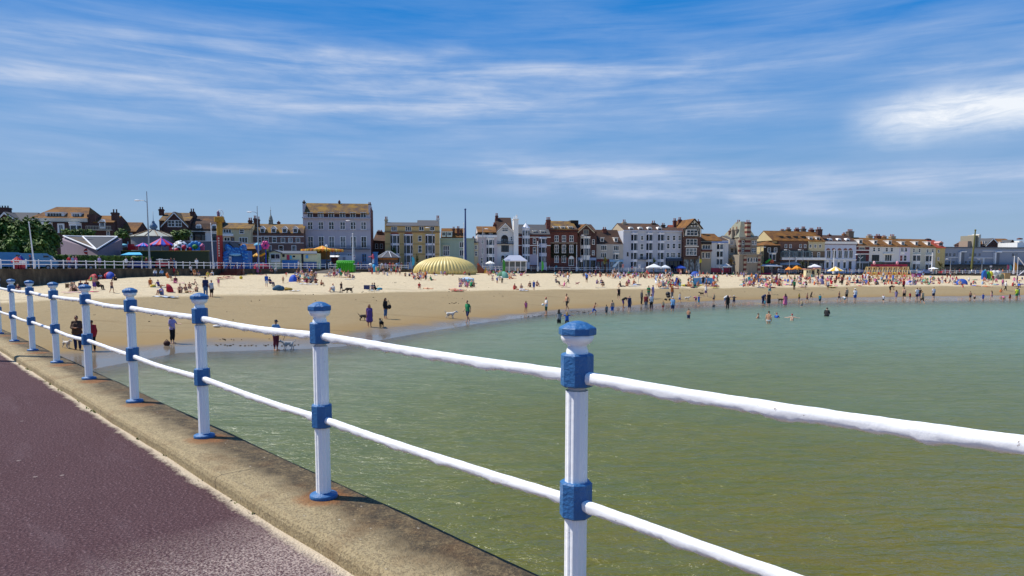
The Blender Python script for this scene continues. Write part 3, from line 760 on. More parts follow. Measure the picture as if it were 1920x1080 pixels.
 def chim(s, x0, x1, yt, yb, mat=None, w=None, pots=3, pc=None, d=None):
  w = s.D / 2 if w is None else w; xm = (x0 + x1) / 2; u0, u1 = s.u(x0, w), s.u(x1, w); vt, vb = s.v(xm, yt, w), s.v(xm, yb, w); d = d or max(.7, (u1 - u0) * .7)
  ph = min(.7, (vt - vb) * .25); vt -= ph
  m = MB().box(u0, u1, w, w + d, vb, vt - .35).box(u0 - .1, u1 + .1, w - .1, w + d + .1, vt - .35, vt - .12).box(u0 - .03, u1 + .03, w - .03, w + d + .03, vt - .12, vt)
  o = s.b(m, 'chimney', mat or BRICK)
  for i in range(pots):
   q = u0 + (u1 - u0) * (i + .5) / pots; r = min(.16, (u1 - u0) / pots * .38)
   s.b(MB().lathe([(r, vt - .02), (r * .85, vt + ph * .8), (r * 1.1, vt + ph * .85), (r, vt + ph), (r * .6, vt + ph)], 8, c=(q, w + d / 2, 0)), 'chimney_pot', pc or RED_POT, o)
  return s
 def dorm(s, x0, x1, y0, y1, w, kind='flat', mat=None, rmat=None, nx=2, d=2.6):
  mat = mat or WT; xm = (x0 + x1) / 2; u0, u1 = s.u(x0, w), s.u(x1, w); vt, vb = s.v(xm, y0, w), s.v(xm, y1, w); um = (u0 + u1) / 2; hw = (u1 - u0) / 2
  m = MB()
  if kind == 'flat':
   m.box(u0, u1, w, w + d, vb - .3, vt); m.box(u0 - .12, u1 + .12, w - .15, w + d, vt + .004, vt + .14); top = vt - .1
  elif kind == 'gable':
   ve = vb + (vt - vb) * .62; m.prism([(u0, vb - .3), (u1, vb - .3), (u1, ve), (um, vt), (u0, ve)], w, w + d); top = ve
   m.quadplate((u0 - .15, w - .15, ve - .1), (um, w - .15, vt + .05), (um, w + d, vt + .05), (u0 - .15, w + d, ve - .1), -.1)
   m.quadplate((um, w - .15, vt + .05), (u1 + .15, w - .15, ve - .1), (u1 + .15, w + d, ve - .1), (um, w + d, vt + .05), -.1)
  else:
   ve = vt - hw; pts = [(u0, vb - .3), (u1, vb - .3)] + [(um + hw * math.cos(math.pi * k / 10), ve + hw * math.sin(math.pi * k / 10)) for k in range(11)]
   m.prism(pts, w, w + d); top = ve + hw * .3
  o = s.b(m, 'dormer', mat)
  n = max(1, nx); f = .12 * (u1 - u0)
  for i in range(n):
   a = u0 + f + (u1 - u0 - 2 * f) * i / n; b_ = u0 + f + (u1 - u0 - 2 * f) * (i + 1) / n
   s.b(MB().box(a + .05, b_ - .05, w - .03, w + .05, vb + .08, top - .04), 'pane', GL, o)
  return s
 def dorms(s, xs, wd, *a, **k):
  for x in xs: s.dorm(x - wd / 2, x + wd / 2, *a, **k)
  return s
 def shop(s, x0, x1, yf0, yf1, mat, n=3, w=0, proj=.35):
  u0, u1 = s.u(x0, w), s.u(x1, w); xm = (x0 + x1) / 2; t, m_ = s.v(xm, yf0, w), s.v(xm, yf1, w)
  o = s.b(MB().box(u0, u1, w - proj, w + .05, m_, t), 'shopfront', mat)
  q = MB()
  for i in range(n + 1):
   c = u0 + (u1 - u0) * i / n; q.box(max(u0, c - .12), min(u1, c + .12), w - .2, w + .04, -.2, m_ - .004)
  s.b(q, 'pilaster', mat, o)
  s.b(MB().box(u0 + .05, u1 - .05, w - .08, w + .03, .1, m_ - .01), 'shop_window', GL, o); return s
 def box(s, x0, x1, y0, y1, w0, w1, mat, name):
  xm = (x0 + x1) / 2
  s.b(MB().box(s.u(x0, w0), s.u(x1, w0), w0, w1, s.v(xm, y1, w0), s.v(xm, y0, w0)), name, mat); return s
 def balcony(s, x0, x1, y0, y1, mat, proj=1.0, w=0):
  u0, u1 = s.u(x0, w), s.u(x1, w); xm = (x0 + x1) / 2; t, b_ = s.v(xm, y0, w), s.v(xm, y1, w)
  m = MB().box(u0, u1, w - proj, w + .03, b_ - .12, b_); m.box(u0, u1, w - proj, w - proj + .06, t - .07, t)
  n = max(4, int((u1 - u0) / .3))
  for i in range(n + 1):
   q = u0 + (u1 - u0) * i / n; m.box(q - .025, q + .025, w - proj + .01, w - proj + .05, b_, t - .07)
  s.b(m, 'balcony', mat); return s
def lettering(s, x0, x1, y0, y1, rows, mat, w=-.4, name='lettering', parent=None):
 """real text is set with font curves turned into mesh"""
 pass
def textmesh(txt, size, mat, name='lettering', parent=None, loc=(0, 0, 0), rot=(math.pi / 2, 0, 0), depth=.02, align='CENTER', width=None):
 c = bpy.data.curves.new('txt', 'FONT'); c.body = txt; c.size = size; c.extrude = depth; c.align_x = align; c.align_y = 'CENTER'
 t = bpy.data.objects.new('txt', c); COL.objects.link(t); dg = bpy.context.evaluated_depsgraph_get()
 me = bpy.data.meshes.new_from_object(t.evaluated_get(dg)); bpy.data.objects.remove(t)
 o = bpy.data.objects.new(name, me); COL.objects.link(o); me.materials.clear(); me.materials.append(mat)
 o.location = loc; o.rotation_euler = rot
 if width:
  k = width / max(o.dimensions.x, .01) if o.dimensions.x else 1
  xs = [v.co.x for v in me.vertices]; k = width / max(.01, max(xs) - min(xs)); o.scale = (k, 1, 1)
 if parent: o.parent = parent
 return o
CREAM = wallmat('cbbd98'); GREYB = wallmat('b9b6bf'); YEL = wallmat('cfb27a'); PURB = brickmat('6d5450', '7a5f5a'); GREEN = wallmat('a7b8a4')
LILAC = wallmat('cdc2c4'); WHITE_W = wallmat('dedbd6'); BLUEW = wallmat('bcc0cc'); BEIGE = wallmat('a8967c'); BRB = brickmat('6b4a3e', '7d5848')
B = Bld('brick house top with a white barge board showing over the dark trees', 'house', -60, 165, 10, D=9)
B.wall(-60, 60, 414, BRICKD).rside(-62, 62, 414, 399, ROOF_G, BRICKD, over=.3).chim(-6, 20, 385, 400, BRICKD, w=2, pots=5, pc=paint('2c2a2a')).rfront(2, 38, 412, 398, ROOF_G, BRICKD, WT, xa=15, w=-.6, D=5, bw=.4)
B = Bld('hipped orange tiled guest house with long box dormer above the hedge', 'house', 64, 150, 10, D=11)
B.wall(66, 170, 409, BRICKD).hip(62, 171, 409, 388, 112, 174, ROOF_O).band(64, 169, 409, 416, paint('cfc6b4'), .35).band(66, 168, 416, 417.5, paint('4a3b35'), .45)
B.dorm(90, 125, 399, 408, .6, nx=5).dorm(139, 156, 400, 408.5, .6, nx=3)
B.bay(79, 103, 418, 470, [(421, 436)], d=1.0).win(112, 125, 419, 436, 2, 1, w=-.02, ft=.35).bay(133, 157, 418, 470, [(423, 436)], d=1.0).wins([107, 128], 4, 452, 460)
B = Bld('small orange roofed wing with one gabled dormer and a dark stack', 'house', 168, 152, 10, D=9)
B.wall(168, 182, 402, BRICKD, D=7).wall(181, 217, 417, BRICKD).rside(179, 218, 417, 405.5, ROOF_O, BRICKD).dorm(190, 201, 412, 426, -.2, 'gable', nx=1)
B.chim(213, 224, 392, 440, BRICKD, w=1, pots=2, pc=BRICKD, d=1.4).balcony(168, 214, 424, 431, paint('cfc8b4'), .9).wins([176, 206], 6, 433, 441)
B = Bld('low ochre roofed cottage between the dark stack and the pavilion', 'house', 222, 156, 10, D=9)
B.wall(222, 258, 434, BRICKD).rside(220, 259, 434, 418, ROOF_O, BRICKD).wins([232, 248], 6, 437, 446)
B = Bld('dark gabled house with a white barge board and paired attic windows', 'house', 302, 165, 10, D=10)
B.wall(302, 360, 413, BRICKD).rside(302, 360, 414, 400, ROOF_L, BRICKD).rfront(308, 354, 423, 398, ROOF_L, BRICKD, WT, xa=331, w=-.8, D=6)
B.wall(309, 353, 423, BRICKD, D=1.2, w=-.8).win(318, 331, 413, 425, 2, 2, w=-.8).win(331.5, 344, 413, 425, 2, 2, w=-.8).chim(302, 310.5, 388, 404, BRICKD, w=3, pots=2, pc=BRICKD).wins([315, 331, 346], 7, 432, 444)
B = Bld('white house with dark fascia, arched dormers and a wide bay', 'house', 358, 166, 10, D=10)
B.wall(358, 415, 431, WHITE_W).mans(361, 413, 430, 419, 405, ROOF_B).band(358, 414, 430, 433, DARKW, .4).band(358, 414, 433, 434.5, WT, .3)
B.dorm(370, 380, 420, 430, .2, 'arch', nx=1).dorm(399, 409, 420, 430, .2, 'arch', nx=1).bay(363, 387, 436, 470, [(440, 452)], DARKW, d=.9).win(399, 409, 439, 451, 1, 2, DARKW).chim(360, 368, 391, 421, BRICKD, w=3, pots=2, pc=BRICKD)
B.wins([372, 400], 8, 460, 474)
B = Bld('pale yellow house with a white balcony behind the helter skelter', 'house', 416, 168, 10, D=10)
B.wall(416, 472, 429, CREAM).rside(416, 473, 429, 419, ROOF_L, CREAM).win(421, 436, 429.5, 437, 3, 1).win(451, 460, 430, 438).band(418, 440, 438.5, 443, WT, .6, name='balcony').win(422, 433, 445, 454, 2, 1).win(435, 441, 445, 456, 1, 1, paint('6b1f1c'), name='door').win(450, 466, 445, 455.5, 3, 1)
B.chim(468, 475, 408, 428, BRICKD, w=4, pots=2).wins([428, 458], 8, 462, 474)
B = Bld('purple brick mansard terrace with four gabled dormers and a cupola', 'terrace', 472, 172, 10, D=11)
B.wall(473, 571, 437, PURB).mans(474, 571, 437, 427, 420, ROOF_L, inset=2.2).band(476, 571, 437, 438.5, BRICKD, .3).band(476, 571, 442.5, 444, WT, .12).band(476, 571, 455, 456, WT, .1)
B.dorms([494, 515, 535.5, 555.5], 9, 424.5, 436, .15, 'gable', nx=1).wins([488, 501, 516], 8.5, 444.5, 454.5, 1, 2).wins([532, 546, 560], 8, 446, 454, 1, 2).wins([486, 506, 528, 552], 9, 460, 474)
B.chim(478, 483.5, 404, 426, BRICKD, w=3, pots=2).chim(484.5, 489, 406, 426, BRICKD, w=3, pots=2).chim(522, 527, 414, 422, BRICK, w=6, pots=1)
w_ = 5.5; u_, v_ = B.uv(508, 419.5, w_); r_ = B.u(514, w_) - u_
dm = MB().box(u_ - r_ * 1.1, u_ + r_ * 1.1, w_ - r_ * 1.1, w_ + r_ * 1.1, v_ - .8, v_ + .1)
for k in range(8):
 a_ = k * math.pi / 4; dm.tube((u_ + r_ * .9 * math.cos(a_), w_ + r_ * .9 * math.sin(a_), v_), (u_ + r_ * .9 * math.cos(a_), w_ + r_ * .9 * math.sin(a_), v_ + .9), .09)
dm.lathe([(r_ * 1.15, .9), (r_ * 1.15, 1.0), (r_ * .98, 1.05), (r_ * .85, 1.5), (r_ * .5, 1.9), (.1, 2.15), (.05, 3.2), (.16, 3.3), (.02, 3.45), (.02, 4.2)], 16, c=(u_, w_, v_))
B.b(dm, 'cupola', paint('7d8078'))
B = Bld('tall grey five storey seafront hotel with orange lichen roof', 'hotel', 570, 178, 8, D=10)
B.wall(570, 696, 400, GREYB).rside(572, 694, 400, 382.5, ROOF_L, BRICK, D=9).wall(695.7, 697.5, 390, BRICK, D=9.3, w=.4).wall(570, 573.6, 382, GREYB, D=9, w=.2, yb=405, name='parapet').wall(692.6, 696.4, 384, GREYB, D=8, w=.3, yb=405, name='parapet')
for a_, b_ in ((589, 598.5), (609, 618.5), (629, 638.5), (649.5, 658.5), (669, 678)): B.band(a_, b_, 400, 407, BRICKD, .02, name='panel')
B.wins([583.5, 603.5, 623, 644, 663.5, 683], 10.5, 398, 408, 2, 1, w=-.12).band(569, 697, 408, 410, GREYB, .5).band(570, 696, 430.5, 431.5, GREYB, .18)
B.wins([583.5, 603.5, 623, 644, 663.5, 683], 10, 416, 430, 2, 2).wins([583.5, 603.5, 623, 644, 663.5, 683], 11, 443, 464, 2, 2, ft=.16).balcony(571, 695, 461, 467, paint('33353c'), .8).band(570, 696, 467.5, 470, GREYB, .5)
B.win(679, 687.5, 476, 491, 2, 2, paint('6aa0d8')).wins([590, 612, 634, 656], 9, 476, 492, 2, 2).band(570, 696, 494, 496, GREYB, .15)
B.chim(570.5, 575, 375, 386, paint('4a4034'), w=4.3, pots=1).chim(637, 640, 375, 384, BRICKD, w=4.3, pots=1).chim(692.5, 697.5, 379, 392, paint('4a4a48'), w=4, pots=2)
B = Bld('small brown roofed building tucked between grey hotel and yellow house', 'house', 700, 190, -2, D=9)
B.wall(700, 724, 452, BRB).rside(700, 724, 452, 436, ROOF_B, BRB).chim(708, 717, 431, 441, BRICKD, w=3, pots=3).wins([707, 716], 5, 457, 466)
B = Bld('yellow painted guest house with white bays and two slate roofs', 'house', 722.5, 184, 6, D=10)
B.wall(722.5, 825, 424, YEL).rside(725, 783, 424, 418, ROOF_G, YEL).rside(782.6, 823, 424, 414, ROOF_G, YEL).wins([740, 766.5], 11, 424.5, 433, 3, 1).wins([791, 811], 9, 424.5, 432, 2, 1).band(722, 826, 434, 436, paint('8a6a4c'), .35)
B.band(734, 748, 436.5, 438.5, paint('a33c34'), .08, name='frieze').band(760, 773, 436.5, 438.5, paint('a33c34'), .08, name='frieze')
for a_, b_ in ((732.6, 749.6), (758, 774.5), (798, 816)): B.bay(a_, b_, 440.5, 504, [(442, 456), (460, 475), (479, 492)], paint('e2e2ea'), d=.9)
B.wins([788], 7, 442, 452).wins([788], 7, 460.5, 473).band(723, 825, 457, 458, paint('8f7846'), .1).band(723, 825, 476, 477, paint('8f7846'), .1)
B.chim(722.7, 728, 406, 428, CREAM, w=4.5, pots=2).chim(819, 824.5, 404, 430, WHITE_W, w=4.5, pots=2)
B = Bld('pale green flat fronted seafront building with tall shuttered windows', 'building', 825.5, 188, 2, D=9)
B.wall(825.5, 889, 447, GREEN).band(825.5, 889, 446.5, 449, GREEN, .25).win(831, 843, 460.5, 479, 3, 2).band(829, 845, 458, 460, GREEN, .3, name='hood').wins([866], 8.5, 453.5, 464, 2, 1).wins([866], 8.5, 468.5, 480, 2, 1).win(851, 857, 484, 500, 1, 1)
B.rside(827, 872, 444, 429, ROOF_O, BRICKD, D=6, w=9.5).wall(827, 872, 444, BRICKD, D=6, w=9.6).dorm(829, 836, 435, 442, 8.9, nx=2).dorm(838, 848, 435, 442, 8.9, nx=3).chim(849, 853, 425, 440, BRICKD, w=10, pots=2).chim(857, 862, 424, 440, BRICK, w=10, pots=2).chim(863, 867, 428, 442, BRICKD, w=10, pots=1)
B = Bld('narrow cream gabled house beside the green building', 'house', 888, 189, 4, D=9)
B.wall(888, 897, 455, CREAM).rside(887.5, 898, 455, 448, ROOF_G, CREAM).win(890, 895.5, 471, 480, 1, 2).win(890, 895.5, 460, 467, 1, 2).chim(886, 889.5, 443, 452, BRICKD, w=3, pots=1)
B = Bld('lilac cream guest house with three storey white bay', 'house', 895.5, 190, 6, D=10)
B.wall(895.5, 932, 440, LILAC).rside(895.5, 931.5, 435.5, 425.5, ROOF_O, LILAC).wall(896, 931.5, 435, DARKW, w=.25, yb=441.5, name='attic').win(904, 909.5, 435.5, 441, 2, 1, w=.2).win(917, 923, 435.5, 441, 2, 1, w=.2).band(895, 932, 441, 445, WT, .3)
B.bay(912, 927, 447, 506, [(450, 459), (464.6, 476), (482, 492)], d=.9).wins([905], 4.5, 450, 456.5).wins([905], 4.5, 464.6, 476).wins([904], 5, 483, 494)
B = Bld('white gabled house with a great arched balcony window', 'house', 931.5, 191, 7, D=10)
B.wall(931.5, 963, 434, WHITE_W).rfront(932, 962.5, 434.5, 418.5, ROOF_B, WHITE_W, WT, xa=947.3, w=-.02).win(941.5, 952.5, 427, 434, 3, 2, w=-.06)
B.win(940, 952.6, 447, 456.5, 3, 2, DARKW, arch=True).balcony(932, 962, 453, 457, paint('3a3a40'), .9).win(957, 961, 443, 451).win(940, 954, 460, 471.5, 3, 1, DARKW).win(940, 946, 482, 490, 1, 1, DARKW, arch=True).win(948, 954, 482, 490, 1, 1, DARKW, arch=True)
B.rside(931, 961, 432, 409, ROOF_B, BRICKD, D=8, w=6).wall(931, 961, 432, BRICKD, D=8, w=6.1).chim(929.3, 934, 399.5, 420, BRICK, w=9, pots=2).chim(925.3, 931, 417, 432, BRICK, w=5, pots=2)
u0, u1 = B.u(962.4), B.u(971.2); v1 = B.v(967, 412)
B.b(MB().box(u0, u1, -.8, 1.6, -.5, v1).box(u0 - .12, u1 + .12, -.92, 1.72, v1, v1 + .2).box(u0 + .15, u0 + .5, 0, .5, v1 + .2, v1 + .8).box(u1 - .5, u1 - .15, 0, .5, v1 + .2, v1 + 1.3), 'chimney_stack', paint('efece6', .7, .1))
B = Bld('dark brick hotel with a white turret bay and cone roof', 'hotel', 970.5, 193, 8, D=10)
B.wall(970.5, 1032, 439, BRICK).rside(970.5, 1031, 439, 422, ROOF_G, BRICK).band(970.5, 1032, 444, 445.5, WT, .14).band(970.5, 1032, 459.5, 461, WT, .14)
u_ = (B.u(978) + B.u(992.5)) / 2; r_ = (B.u(992.5) - B.u(978)) / 2; v0, v1, va = B.v(985, 504), B.v(985, 429.5), B.v(985, 418.5)
tw = B.b(MB().lathe([(r_, v0), (r_, v1), (r_ * 1.12, v1 + .05), (r_ * 1.12, v1 + .25), (.06, va), (.03, va + .8)], 8, c=(u_, -.6, 0), rot=math.pi / 8), 'turret', paint('d4d6de'))
for (a_, b_) in ((432, 441.5), (447, 458), (463, 476), (480, 492)):
 t_, q_ = B.v(985, a_, -2), B.v(985, b_, -2)
 for k in (-2, -1, 0):
  an = -math.pi / 2 + (k + .0) * math.pi / 4 + math.pi / 4; rr_ = r_ * math.cos(math.pi / 8) + .02; h_ = r_ * .27
  c_ = Vector((u_ + rr_ * math.cos(an), -.6 + rr_ * math.sin(an), 0)); tg = Vector((-math.sin(an), math.cos(an), 0)) * h_
  B.b(MB().quadplate(c_ - tg + Vector((0, 0, q_)), c_ + tg + Vector((0, 0, q_)), c_ + tg + Vector((0, 0, t_)), c_ - tg + Vector((0, 0, t_)), .06), 'pane', GL, tw)
B.dorm(999, 1005.5, 433, 440, .6, nx=2).dorm(1013.5, 1021, 433, 440, .6, nx=2).wins([1002], 6, 447, 457, 1, 2).wins([1002], 6, 463.5, 476, 1, 2).bay(1010, 1025, 446.5, 506, [(448, 456.5), (464, 474), (480.5, 492)], paint('c3c7d6'), d=.9).band(992, 1009, 477, 497, paint('b6aebd'), .1, name='porch')
B.chim(1024.5, 1032, 407, 438, BRICK, w=2.5, pots=3)
B = Bld('dark brick town house with three dormers and ivy at street level', 'house', 1032, 197, 10, D=11)
B.wall(1032, 1082, 430, BRICK).rside(1032, 1082, 430, 415.5, ROOF_L, BRICK).dorms([1042, 1055, 1069], 8, 425, 433, .3, nx=2).wins([1043.3, 1057, 1071], 7.5, 441.5, 453, 2, 2).band(1032, 1082, 455, 456.2, STONE, .15).wins([1043.3, 1057, 1071], 7.5, 459, 474, 2, 2, ft=.14)
B.wins([1043.3, 1057], 8, 479, 492, 2, 2).win(1066, 1076, 485, 498, 2, 1, arch=True, name='door').band(1032, 1082, 434, 435.5, BRICKD, .3).box(1070, 1084, 413, 420, 4, 7, DARKW, 'roof_plant')
iv = MB(); rr_ = random.Random(3)
for k in range(2200):
 x = rr_.uniform(1033, 1081); y = rr_.uniform(457, 483)
 if any(abs(x - c) < 4.8 and (458 < y < 475 or y > 479) for c in (1043.3, 1057, 1071)) or rr_.random() < abs(y - 478) / 30: continue
 a_, b_ = B.uv(x, y, -.08); s_ = rr_.uniform(.1, .22); t = rr_.uniform(-.5, .5)
 iv.add([(a_ - s_, -.05 - rr_.random() * .12, b_ + t * s_), (a_ + s_, -.08 - rr_.random() * .1, b_ - s_), (a_ + t * s_, -.1 - rr_.random() * .12, b_ + s_)], [(0, 1, 2)])
B.b(iv, 'ivy', paint('1d2416', .9, .4, 3))
B = Bld('brick gabled house with a double height white bay', 'house', 1081.5, 200, 12, D=10)
B.wall(1081.5, 1118, 434, BRICKD).rside(1081.5, 1118, 434, 421.5, ROOF_B, BRICKD).rfront(1084, 1111.5, 434, 420.5, ROOF_O, BRICKD, paint('cdbfa4'), xa=1098, w=-.5, D=6).win(1093, 1103, 430.5, 439, 3, 1, paint('b5a994'), w=-.5)
B.wall(1085, 1110.5, 434.2, BRICKD, D=1, w=-.49, yb=442).bay(1088, 1106.5, 444, 487, [(447, 459.5), (466, 478.5)], d=1, base=False).wins([1112], 5, 449, 458).wins([1112], 5, 469.5, 478).shop(1083, 1117, 483, 488, paint('8fa2c0'), 3)
B = Bld('low cream house with steep brown roof and red shop fascia', 'house', 1117, 203, 12, D=10)
B.wall(1117, 1168, 458, wallmat('b9b2a8')).mans(1117, 1168, 458, 444, 431, ROOF_B, inset=3).dorms([1128.5, 1154.5], 6.5, 446, 453, 1, nx=1).win(1126, 1137, 460, 469, 3, 1).win(1149.5, 1160, 460.5, 470, 3, 1).win(1126, 1137, 474, 483.5, 3, 1).bay(1149, 1160.5, 475, 487, [(477, 486)], d=.7, base=False)
B.chim(1130, 1136.5, 425.5, 440, BRICK, w=4, pots=2).shop(1118, 1141, 486, 490.5, paint('6d1c22'), 3).shop(1142, 1168, 487, 491, paint('8db4d4'), 3)
B = Bld('long grey blue hotel with white bays and arched dormers', 'hotel', 1168, 205, 13, D=11)
B.wall(1168, 1247, 432.5, BLUEW).rside(1169, 1246, 432, 420, ROOF_B, wallmat('b7a68c'), D=11).band(1168, 1280, 432, 434.5, BLUEW, .4).wall(1247, 1279.5, 434.5, BLUEW, D=10).rside(1247, 1279, 434, 427, ROOF_B, BLUEW, D=8, w=1)
B.dorms([1183, 1200.5, 1217.6, 1236], 8, 425, 432.5, .3, 'arch', nx=1).chim(1167, 1173, 411.5, 430, STONE, w=4.5, pots=2).chim(1221.5, 1228, 413.5, 431, paint('5b4636'), w=4.5, pots=2).chim(1240, 1246, 418, 432, paint('4a4038'), w=4.5, pots=2)
for x in (1188.5, 1217, 1238.5): B.bay(x - 6.5, x + 6.5, 437.5, 503, [(440, 451), (456, 469), (474, 486), (491, 500)], paint('dcdde6'), d=.8)
B.wins([1203], 5, 442, 450).wins([1203], 6, 457, 468).win(1199, 1206, 475, 486).balcony(1196, 1212, 482, 486, paint('3c4a66'), .9).wins([1252, 1262.6, 1273], 5.6, 441.5, 450.5).wins([1252, 1262.6, 1273], 5.6, 456.5, 466).wins([1251.5, 1272.5], 6, 473.5, 482.5).win(1257, 1266, 473.5, 482.5, 3, 2)
B.shop(1248, 1278, 484.5, 489.5, paint('27364f'), 4, proj=.9).band(1168, 1247, 453.5, 454.3, BLUEW, .1).band(1168, 1247, 471, 471.8, BLUEW, .1).win(1175, 1178, 473, 480, 1, 1, DARKW, name='sign_board')
B = Bld('tall black and white timbered house with orange gable roof', 'house', 1280, 208, 13, D=11)
B.wall(1280, 1313.5, 427, BRICKD).rfront(1284.5, 1314, 428, 410.5, ROOF_O, paint('d9d4c8'), DARKW, xa=1299.8, w=-.3, D=11).wall(1281, 1313, 427.5, paint('d9d4c8'), D=1, w=-.3, yb=444, name='gable_wall')
tb = MB(); W_ = -.36
def tl(x0, y0, x1, y1, t=.13):
 a_, b_ = B.uv(x0, y0, W_), B.uv(x1, y1, W_); d_ = Vector((b_[0] - a_[0], 0, b_[1] - a_[1])); n_ = Vector((-d_.z, 0, d_.x)).normalized() * t
 p, q = Vector((a_[0], W_, a_[1])), Vector((b_[0], W_, b_[1])); tb.quadplate(p - n_, q - n_, q + n_, p + n_, -.06 if n_.z < 0 else .06)
for s_ in ((1288, 426, 1311, 426), (1291, 421.5, 1308.5, 421.5), (1299.8, 412, 1299.8, 427), (1294, 418, 1294, 427), (1305.5, 418, 1305.5, 427), (1294, 418, 1299, 422), (1305.5, 418, 1300.5, 422), (1282, 429, 1312, 429), (1282.5, 428, 1282.5, 443), (1311.5, 428, 1311.5, 443), (1282, 443, 1312, 443), (1283, 442, 1285, 430), (1311, 442, 1308, 430)): tl(*s_)
B.b(tb, 'timber_frame', DARKW)
B.win(1286, 1306.5, 431, 441.5, 3, 2, w=-.32).win(1285.5, 1306, 448, 459.5, 3, 2).win(1285.5, 1305.5, 465, 478.5, 3, 2).band(1283, 1309, 461, 463, paint('d9d4c8'), .05, name='timber_panel').shop(1281, 1313, 482, 486, paint('5a4436'), 3)
B.chim(1261.7, 1267, 409, 428, BRICK, w=7, pots=2).chim(1271, 1276.5, 407, 428, BRICK, w=7, pots=2).chim(1306, 1311, 411, 426, BRICKD, w=6, pots=1).rside(1259, 1281, 434, 423, ROOF_R, BRICK, D=6, w=6).wall(1260, 1280, 434, BRICK, D=6, w=6.1)
B = Bld('low beige house with orange roof beside the timbered house', 'house', 1313.5, 210, 13, D=10)
B.wall(1313.5, 1333, 452, BEIGE).rside(1313, 1352, 451, 439, ROOF_O, BEIGE, D=9, w=1.2).win(1316, 1331, 459, 467, 3, 1).band(1314, 1332, 453.5, 458, DARKW, .4).band(1314, 1333, 468, 471.5, paint('5a2f2a'), .5).win(1322, 1331, 473, 484, 2, 1).win(1315.5, 1320, 473, 484, 1, 1)
B = Bld('white fronted house with blue frieze and canted bay', 'house', 1331, 212, 14, D=10)
B.wall(1331, 1365, 451, WHITE_W).band(1331, 1364, 453, 455.5, paint('7f93c0'), .25).bay(1342.5, 1356, 457, 503, [(458, 467), (471.5, 481.5), (486, 496)], d=.9).rside(1333, 1364, 451, 445, ROOF_B, WHITE_W, D=8, w=1)
STRB = newmat('banded_stone'); m, nt, p = STRB; co = objco(nt); sep = nt.nodes.new('ShaderNodeSeparateXYZ'); L(nt, co, sep.inputs[0])
fr_ = math_(nt, 'GREATER_THAN', math_(nt, 'FRACT', math_(nt, 'MULTIPLY', sep.outputs[2], .72)), .5)
c = mixc(nt, fr_, lin('b5a48c'), lin('6e2c28')); c = mixc(nt, math_(nt, 'MULTIPLY', noise(nt, co, 1.5, 5), .5), c, lin('5a4a3c')); L(nt, c, p.inputs['Base Color']); p.inputs['Roughness'].default_value = .9; STRB = m
SAND = wallmat('968b7c', .5)
B = Bld('ornate turreted corner building banded in sandstone and red brick', 'building', 1385, 214, 14, D=11)
B.wall(1385, 1418, 447, SAND).band(1384, 1419, 444.5, 448, SAND, .5).wall(1396, 1406, 447, STRB, D=.6, w=-.35, name='pier').wall(1385, 1388.5, 447, STRB, D=.6, w=-.3, name='pier')
u0, u1 = B.u(1384), B.u(1415); v0, v1 = B.v(1400, 445), B.v(1394, 415.5, 4); a0, a1 = B.u(1389, 3), B.u(1397, 3)
B.b(MB().add([(u0, 0, v0), (u1, 0, v0), (u1, 10, v0), (u0, 10, v0), (a0, 3.6, v1), (a1, 3.6, v1), (a1, 6.4, v1), (a0, 6.4, v1)], [(0, 1, 5, 4), (1, 2, 6, 5), (2, 3, 7, 6), (3, 0, 4, 7), (4, 5, 6, 7), (3, 2, 1, 0)]), 'roof', roofmat('8a8c7c', 'a08040', .35))
B.chim(1398.7, 1406, 412, 447, STRB, w=-.3, pots=2, d=1.3).chim(1381, 1387, 412, 445, SAND, w=5, pots=2).chim(1371, 1376.5, 426, 447, SAND, w=3, pots=1).chim(1378.5, 1383, 425, 447, SAND, w=2, pots=1).chim(1366.5, 1370.5, 428, 450, BRICK, w=6, pots=1).chim(1414.5, 1418.5, 440, 449, SAND, w=1, pots=0)
B.wins([1392, 1410.5, 1414.5], 3.6, 451, 459, ft=.07).wins([1392, 1410.5, 1414.5], 3.6, 466, 474, ft=.07).band(1385, 1418, 462, 463, SAND, .2).band(1385, 1418, 475.5, 477, SAND, .25)
B.wall(1366.5, 1385.2, 449, wallmat('cdc3b2', .4), D=11, w=2.2).win(1369, 1374, 452, 459, 2, 2, w=2.2).win(1377, 1382, 452, 459, 2, 2, w=2.2).win(1369, 1374, 466, 473, w=2.2, mat=SAND).win(1377, 1382, 466, 473, w=2.2, mat=SAND).balcony(1367, 1384, 461, 464.5, SAND, .8, w=2.2).balcony(1367, 1384, 474.5, 478, SAND, .8, w=2.2).win(1370, 1381, 483, 494, 3, 1, w=2.2, mat=SAND).rside(1367, 1385, 449, 443, ROOF_G, SAND, D=9, w=3)
B.wall(1385.5, 1427, 477.5, SAND, D=5, w=-4.6).band(1385, 1427.5, 476.5, 479, SAND, .35, w=-4.6).wins([1402.5, 1408, 1413.5, 1418], 4, 483.5, 491.5, 1, 1, w=-4.6, ft=.06).balcony(1386, 1427, 473.5, 476.4, SAND, .1, w=-4.6).box(1400, 1420.5, 493, 496, -4.75, -4.58, SAND, 'string_course').wall(1394.5, 1399.5, 478, STRB, D=.4, w=-4.85, name='pier').wall(1421, 1425.5, 478, STRB, D=.4, w=-4.85, name='pier')
B = Bld('dark slate hung house with an orange hipped roof and white bay', 'house', 1431, 219, 14, D=9)
B.wall(1431, 1462, 459.6, paint('332d28', .85, .3)).hip(1429, 1463, 460, 451.5, 1440, 1448, ROOF_O, over=.3).win(1438, 1444, 464.5, 472.5, 1, 2).win(1450, 1456, 464.5, 472.5, 1, 2).bay(1441, 1454.5, 475, 489, [(477, 488)], d=.8, base=False)
u0 = B.u(1431); B.b(MB().box(u0 - .12, u0 - .004, 0, 9, -.5, B.v(1431, 459.6)), 'side_wall', wallmat('c9b78a'))
B.shop(1432, 1461, 491.5, 495, paint('4a4038'), 3)
